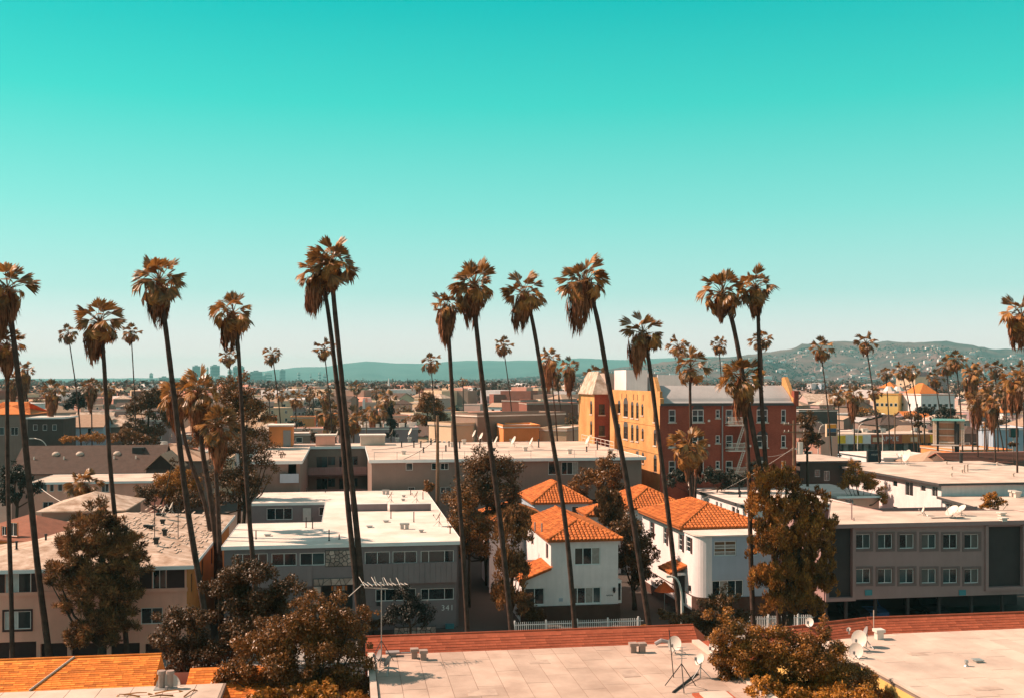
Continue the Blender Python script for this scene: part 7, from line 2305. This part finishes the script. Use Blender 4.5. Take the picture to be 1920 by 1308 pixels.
tree('dark round tree behind the left palm stems', 225, [(142, 755, 20, 22), (155, 745, 14, 20)], 5000, .36, mat('deep_green_leaf', (.03, .028, .016), .5, .3, .5, island=.4), 146, 23, 'broad', trunk_r=.25)
tree('low orange hedge in front of the dormer house', 186, [(140, 822, 24, 8), (175, 821, 28, 9), (205, 823, 22, 9), (120, 828, 14, 6)], 7000, .22, M_leaforange, 165, 24, 'broad', cat='hedge', name='hedge', trunk_r=.05, limbs=3)
tree('brown shrubs right of the orange hedge', 182, [(232, 818, 26, 16), (258, 822, 22, 14)], 5000, .25, M_leafbrown, 244, 25, 'broad', cat='shrub', name='shrub', trunk_r=.08)
tree('round orange tree beyond the wide pale roof', 262, [(806, 768, 26, 28), (790, 790, 18, 22), (822, 785, 16, 24), (800, 745, 16, 12)], 14000, .36, M_leafbrown, 806, 26, 'broad', trunk_r=.3)
tree('slim dark cypress on the cluttered hall', 232, [(733, 772, 5, 22), (733, 798, 8, 22), (734, 815, 11, 10)], 5000, .3, mat('cypress_leaf', (.022, .018, .012), .6, .3, .5, island=.35), 733, 27, 'feather', name='cypress_tree', trunk_r=.15)
tree('golden shrub climbing at the corner of the long white building', 138, [(1604, 880, 14, 18), (1612, 900, 26, 22), (1590, 908, 18, 20), (1635, 915, 16, 20), (1650, 935, 12, 26)], 11000, .2, M_leaforange, 1612, 28, 'broad', trunk_r=.12, limbs=10)
tree('thin golden tree before the low white wing', 106, [(1857, 935, 16, 14), (1873, 945, 14, 14), (1850, 950, 12, 12), (1866, 962, 14, 10)], 3600, .17, M_leaforange, 1862, 29, 'broad', trunk_r=.08, limbs=12)
tree('dark bush row below the brick front', 128, [(1270, 900, 26, 24), (1330, 895, 30, 24), (1380, 905, 30, 22), (1420, 890, 24, 26)], 10000, .26, mat('deep_green_leaf', (.03, .028, .016)), 1340, 30, 'broad', cat='bush', name='bush', trunk_r=.1)
tree('brown tree at the right corner of the brick building', 150, [(1512, 795, 18, 24), (1520, 825, 20, 26), (1506, 840, 12, 18)], 7000, .28, M_leafmid, 1514, 31, 'broad', trunk_r=.2)
tree('dark round tree before the white mission hall, left one', 262, [(1733, 772, 18, 14)], 4200, .3, mat('deep_green_leaf', (.03, .028, .016)), 1733, 32, 'broad', trunk_r=.2)
tree('dark round tree before the white mission hall, right one', 258, [(1772, 775, 20, 14)], 4200, .3, mat('deep_green_leaf', (.03, .028, .016)), 1772, 33, 'broad', trunk_r=.2)
tree('small dark cone tree beside the red roofed shop', 228, [(1721, 785, 7, 9), (1721, 797, 9, 8)], 2500, .25, M_leafmid, 1721, 34, 'feather', trunk_r=.12)
tree('orange autumn tree behind the orange roofed house', 236, [(1850, 780, 12, 18), (1856, 798, 14, 12)], 4200, .3, M_leaforange, 1852, 35, 'broad', trunk_r=.15)
tree('small bush on the low tan building at right', 168, [(1900, 833, 9, 7)], 900, .22, M_leafmid, 1900, 36, 'broad', cat='bush', name='bush', trunk_r=.05)
tree('ivy dark tree at the left behind the block with white roof edge', 118, [(30, 900, 30, 36), (20, 935, 30, 28), (60, 915, 20, 26)], 8000, .24, mat('deep_green_leaf', (.03, .028, .016)), 28, 37, 'broad', trunk_r=.2)
tree('low dark shrub at the foot of the brown shade wall, left', 84, [(700, 1170, 20, 12)], 900, .15, M_leafmid, 700, 38, 'broad', cat='shrub', name='shrub', trunk_r=.05)
tree('small orange shrub by the pole before the wide roof block', 121, [(806, 915, 12, 16)], 1600, .2, M_leafbrown, 806, 39, 'broad', cat='shrub', name='shrub', trunk_r=.06)
# ------------------------------------------------------------------ the low town between the landmarks and the hills
TOWN = []
occupied = []
for o in list(COL.objects):
    if o.get('category') in ('building', 'house', 'shops') and o.location.y > 120:
        occupied.append((o.location.x, o.location.y))
def town():
    rg = random.Random(21)
    walls = [(M_cream, 'cream'), (M_white, 'white'), (M_pink, 'pink'), (M_tan, 'tan'), (M_peach, 'peach'), (M_mauve, 'mauve'), (M_brownwall, 'brown'), (M_taupe, 'taupe'), (M_orange, 'orange'), (M_bluegrey, 'blue-grey')]
    wts = (5, 5, 5, 4, 5, 3, 3, 3, 1, .5)
    roofs_f = [(M_white_roof, 'white'), (M_cream_roof, 'pale'), (M_white_roof, 'white')]
    roofs_s = [(M_tanroof, 'tan'), (M_brownroof, 'brown'), (M_peachroof, 'weathered'), (M_redroof, 'orange')]
    v = 190.0
    while v < 720:
        u = -.62 * v
        pitch = 14.5 + v * .012
        while u < .40 * v + 150:
            x, y = uv(u + rg.uniform(-3, 3), v + rg.uniform(-5, 5))
            u += pitch * rg.uniform(.85, 1.2)
            if y < 165 or rg.random() < .16: continue
            px = 960 + x / y * F
            if px < -60 or px > 1960: continue
            if 214 < v < 234 and False: continue
            if any(abs(x - a - 5) < 12 and -14 < y - b < 22 for a, b in occupied): continue
            if y < 215 and (px < 240 or 470 < px < 1520): continue
            if 185 < y < 312 and 1520 < px < 1800: continue
            w, d = rg.uniform(7, 14), rg.uniform(7, 14)
            h = rg.choice((3.6, 4.2, 6.2, 6.6, 7.0, 9.2)) if y < 420 else rg.choice((4.2, 6.4, 7.2, 9.5, 10.5))
            wm, wn = rg.choices(walls, wts)[0]
            kind = rg.choice(('flat', 'flat', 'flat', 'hip', 'gable'))
            rm, rn = rg.choice(roofs_f) if kind == 'flat' else rg.choices(roofs_s, (5, 3, 5, 1))[0]
            p0 = 960 + (x - w / 2) / y * F; p1 = 960 + (x + w / 2) / y * F
            fr, e = block('x', p0, p1, 800, h, d, wm, rm, kind, (max(1, int(w / 4)) if y < 480 else 2, max(1, int(h / 3))) if y < 560 else (0, 0), D=y, group='low buildings of the town below the hills', back_side=y < 420, ang=A0 + R(rg.choice((0, 0, 3, -4, -40, -48))))
            e['kindtext'] = f"{wn} {('flat roofed block' if kind == 'flat' else rn + ' ' + ('hip' if kind == 'hip' else 'gable') + ' roofed house')}"
            TOWN.append(e)
            if kind == 'flat' and y < 420 and rg.random() < .8:
              for _ in range(rg.choice((1, 2, 3))):
                q = rg.uniform(.05, .7) * w
                d0 = d * rg.uniform(.1, .8); MB().box(q, q + rg.uniform(.8, 2), d0, d0 + 1.3, h + .003, h + rg.uniform(.6, 1.4)).obj('roof_unit', rg.choice((M_dish, M_steel, M_iron)), e)
        v += 17 + v * .022
town()
# trees of the town: shared crowns, one object each
def crown_variant(seed, m, leaf, style='broad', n=900, sq=1.0):
    me, _ = leaf_cloud('crown', [(0, 0, 0, 1, 1, sq), (.35, .1, .3, .6, .6, .6 * sq), (-.4, -.1, .1, .6, .6, .7 * sq)], n, leaf, seed, m, style, 22, .35, (.28, .5))
    return me
VAR = [crown_variant(300, M_leafmid, .26), crown_variant(301, M_leafbrown, .26), crown_variant(302, mat('deep_green_leaf', (.03, .028, .016)), .26), crown_variant(303, M_leafbrown, .24, sq=1.3), crown_variant(304, M_leaforange, .24), crown_variant(305, mat('deep_green_leaf', (.03, .028, .016)), .2, 'feather', 700, 1.8)]
VNAME = ['olive', 'rust brown', 'dark', 'tall rust brown', 'golden', 'slim dark']
TRUNK_ME = MB().tube([(0, 0, 0), (0, 0, 1)], [.22, .12], 6).mesh('trunk', M_bark)
TREES = []
def town_tree(x, y, s, k, h):
    e = empty('tree', (x, y, 0), 0, 'x', 'tree', 'trees among the town roofs')
    link('crown', VAR[k], e, (0, 0, h), (0, 0, x * 7 % 6), s)
    link('trunk', TRUNK_ME, e, (0, 0, 0), None, (s * .6, s * .6, h))
    e['kindtext'] = VNAME[k] + ' tree'
    TREES.append(e)
def town_trees():
    rg = random.Random(33)
    for k in range(210):
        y = 185 + 520 * rg.random() ** .75
        x = (rg.uniform(-40, 1960) - 960) / F * y
        px = 960 + x / y * F
        if y < 240 and 480 < px < 1530: continue
        if y < 315 and px > 1520: continue
        s = rg.uniform(1.6, 3.6); k_ = rg.choices(range(6), (5, 5, 4, 2, 1.2, 2))[0]
        town_tree(x, y, s, k_, s * 1.25 + rg.uniform(1, 3.5))
town_trees()

# beyond about 700 m the town reads as one mass of roofs and trees
def far_town():
    rg = random.Random(77)
    mb = MB()
    for k in range(2600):
        y = 600 + 2500 * rg.random() ** 1.25
        x = (rg.uniform(-150, 2070) - 960) / F * y
        w, d, h = rg.uniform(10, 26), rg.uniform(10, 22), rg.choice((5, 6, 7, 8, 9, 10, 12, 14))
        an = rg.choice((A0, A0 - R(45), A0 - R(50), A0 - R(35)))
        c, s = math.cos(an), math.sin(an)
        mi = rg.choice((0, 0, 1, 1, 2, 3, 4, 5))
        P = [(x + a * c - b * s, y + a * s + b * c) for a, b in ((-w / 2, -d / 2), (w / 2, -d / 2), (w / 2, d / 2), (-w / 2, d / 2))]
        mb.prism(P, 0, h, mi)
        if rg.random() < .35:
            mb.prism([(p[0] * .5 + x * .5, p[1] * .5 + y * .5) for p in P], h, h + rg.uniform(1, 2.5), rg.choice((0, 1, 3)))
    stuff(mb.obj('far_town', [M_white, M_cream, M_pink, M_peach, M_brownwall, M_redwall]), 'mass of far pale roofs below the hills')
far_town()
def far_woods():
    g = np.random.default_rng(5)
    n = 9500
    y = 640 + 3000 * g.random(n) ** 1.15
    x = (g.uniform(-250, 2170, n) - 960) / F * y
    r = g.uniform(2.2, 5.2, n) * (1 + y / 5200); h = r * g.uniform(1.0, 1.7, n) + g.uniform(1, 5, n)
    k = 20
    C = np.repeat(np.stack([x, y, h], 1), k, 0); rr = np.repeat(r, k)
    d = unit(g.normal(0, 1, (n * k, 3)))
    P = C + d * rr[:, None] * g.uniform(.55, 1.05, (n * k, 1)) * np.array([1, 1, 1.1])
    P[:, 2] = np.maximum(P[:, 2], .3)
    ax = unit(g.normal(0, 1, (n * k, 3))); sd = unit(np.cross(ax, d + g.normal(0, .5, (n * k, 3))))
    L = rr * g.uniform(.35, .7, n * k)
    half = n * k // 2 // k * k
    for nm, a, b, m in (('far_woods', 0, half, mat('far_brown_leaf', (.075, .032, .017), .8, .3, .1, island=.45)), ('far_woods', half, n * k, mat('deep_brown_leaf', (.10, .046, .026), .8, .3, .1, island=.4))):
        stuff(link(nm, leaves_mesh(nm, P[a:b], ax[a:b], sd[a:b], L[a:b], L[a:b] * .75, m)), 'dark brown woods and gardens of the far town')
far_woods()
# spires and masts in the treeline
for lab, px, y0, D, r, m in (('thin dark mast rising above the treeline', 764, 708, 900, .7, M_iron), ('white church spire in the treeline below the hills', 729, 708, 1000, 1.6, M_white)):
    p = W(px, y0, D)
    e = empty('spire' if r > 1 else 'mast', (p.x, D, 0), 0, lab, 'spire' if r > 1 else 'mast')
    MB().tube([(0, 0, 0), (0, 0, p.z * .6), (0, 0, p.z)], [r, r * .8, .15], 8).obj('shaft', m, e)
    MB().box(-r * 1.6, r * 1.6, -r * 1.6, r * 1.6, 0, p.z * .35).obj('base', m, e)

# ------------------------------------------------------------------ drop what cannot be seen, then name what is left by its place
def cull_and_label():
    bpy.context.view_layer.update()
    dg = bpy.context.evaluated_depsgraph_get()
    eye = Vector((0, 0, CZ))
    kids = {}
    for o in COL.objects:
        if o.parent: kids.setdefault(o.parent, []).append(o)
    def fam(o):
        out = [o]
        for c in kids.get(o, []): out += fam(c)
        return out
    from mathutils.bvhtree import BVHTree
    V, Fc = [], []
    for o in COL.objects:                       # walls and roofs hide things; leaves are left out
        if o.type != 'MESH' or o.name.startswith(('window', 'pane', 'frond', 'dry_frond', 'crown', 'skirt', 'tile', 'shingle', 'stone', 'picket')) or len(o.data.polygons) > 3000: continue
        M = o.matrix_world; i = len(V)
        V += [M @ v.co for v in o.data.vertices]
        Fc += [tuple(i + k for k in p.vertices) for p in o.data.polygons]
    bvh = BVHTree.FromPolygons(V, Fc)
    def seen(e):
        pts = []
        for o in fam(e):
            if o.type != 'MESH' or o.name.startswith('window'): continue
            M = o.matrix_world
            vs = o.data.vertices; st = max(1, len(vs) // 26)
            pts += [M @ vs[i].co for i in range(0, len(vs), st)]
        hit = 0
        for p in pts[:80]:
            px = 960 + p.x / p.y * F
            if not -2 < px < 1922: continue
            d = (p - eye); L = d.length
            loc = bvh.ray_cast(eye, d / L, L - .4)[0]
            if loc is None: hit += 1
            if hit >= 2: return True
        return False
    def rm(e):
        bpy.data.batch_remove(fam(e))
    out = []
    for lst, zone in ((TOWN, 'b'), (TREES, 't')):
        keep = []
        for e in lst:
            if seen(e): keep.append(e)
            else: rm(e)
        out.append(keep)
    # zones along the picture, named by what stands in front or behind
    Z = [(-100, 230, 'left of the shaggy palms'), (230, 560, 'below the office towers'), (560, 780, 'below the left far hills'), (780, 1085, 'left of the brick building'), (1085, 1500, 'behind the brick building'), (1500, 2100, 'under the house-dotted hill')]
    for keep in out:
        cl = {}
        for e in keep:
            px = 960 + e.location.x / e.location.y * F
            z = next(t for a, b, t in Z if a <= px < b)
            cl.setdefault((e['kindtext'], z), []).append((px, e))
        for (kt, z), L in cl.items():
            L.sort(key=lambda q: q[0])
            for i, (px, e) in enumerate(L):
                o_ = ordn[i] if i < len(ordn) else f'{i + 1}th'
                e['label'] = f'{kt} in town {z}' + ('' if len(L) == 1 else f', {o_} from left' if i else ', leftmost such')
                del e['kindtext']
                if 'block' in kt or 'house' in kt:
                    e['category'] = 'house' if 'house' in kt else 'building'
cull_and_label()

# ------------------------------------------------------------------ the hazy air over the town
hz = MB().box(-12000, 12000, -150, 11800, -1.0, 245)
hz = hz.obj('haze', None) if False else hz
me = hz.mesh('haze', [])
m = bpy.data.materials.new('haze_air'); m.use_nodes = True
nt = m.node_tree
for n_ in list(nt.nodes):
    if n_.type != 'OUTPUT_MATERIAL': nt.nodes.remove(n_)
pv = nt.nodes.new('ShaderNodeVolumePrincipled')
pv.inputs['Color'].default_value = (.44, .97, 1.0, 1)
pv.inputs['Density'].default_value = HAZE_D
pv.inputs['Anisotropy'].default_value = 0.0
nt.links.new(pv.outputs[0], nt.nodes['Material Output'].inputs['Volume'])
me.materials.append(m)
o = link('haze', me); o['kind'] = 'stuff'
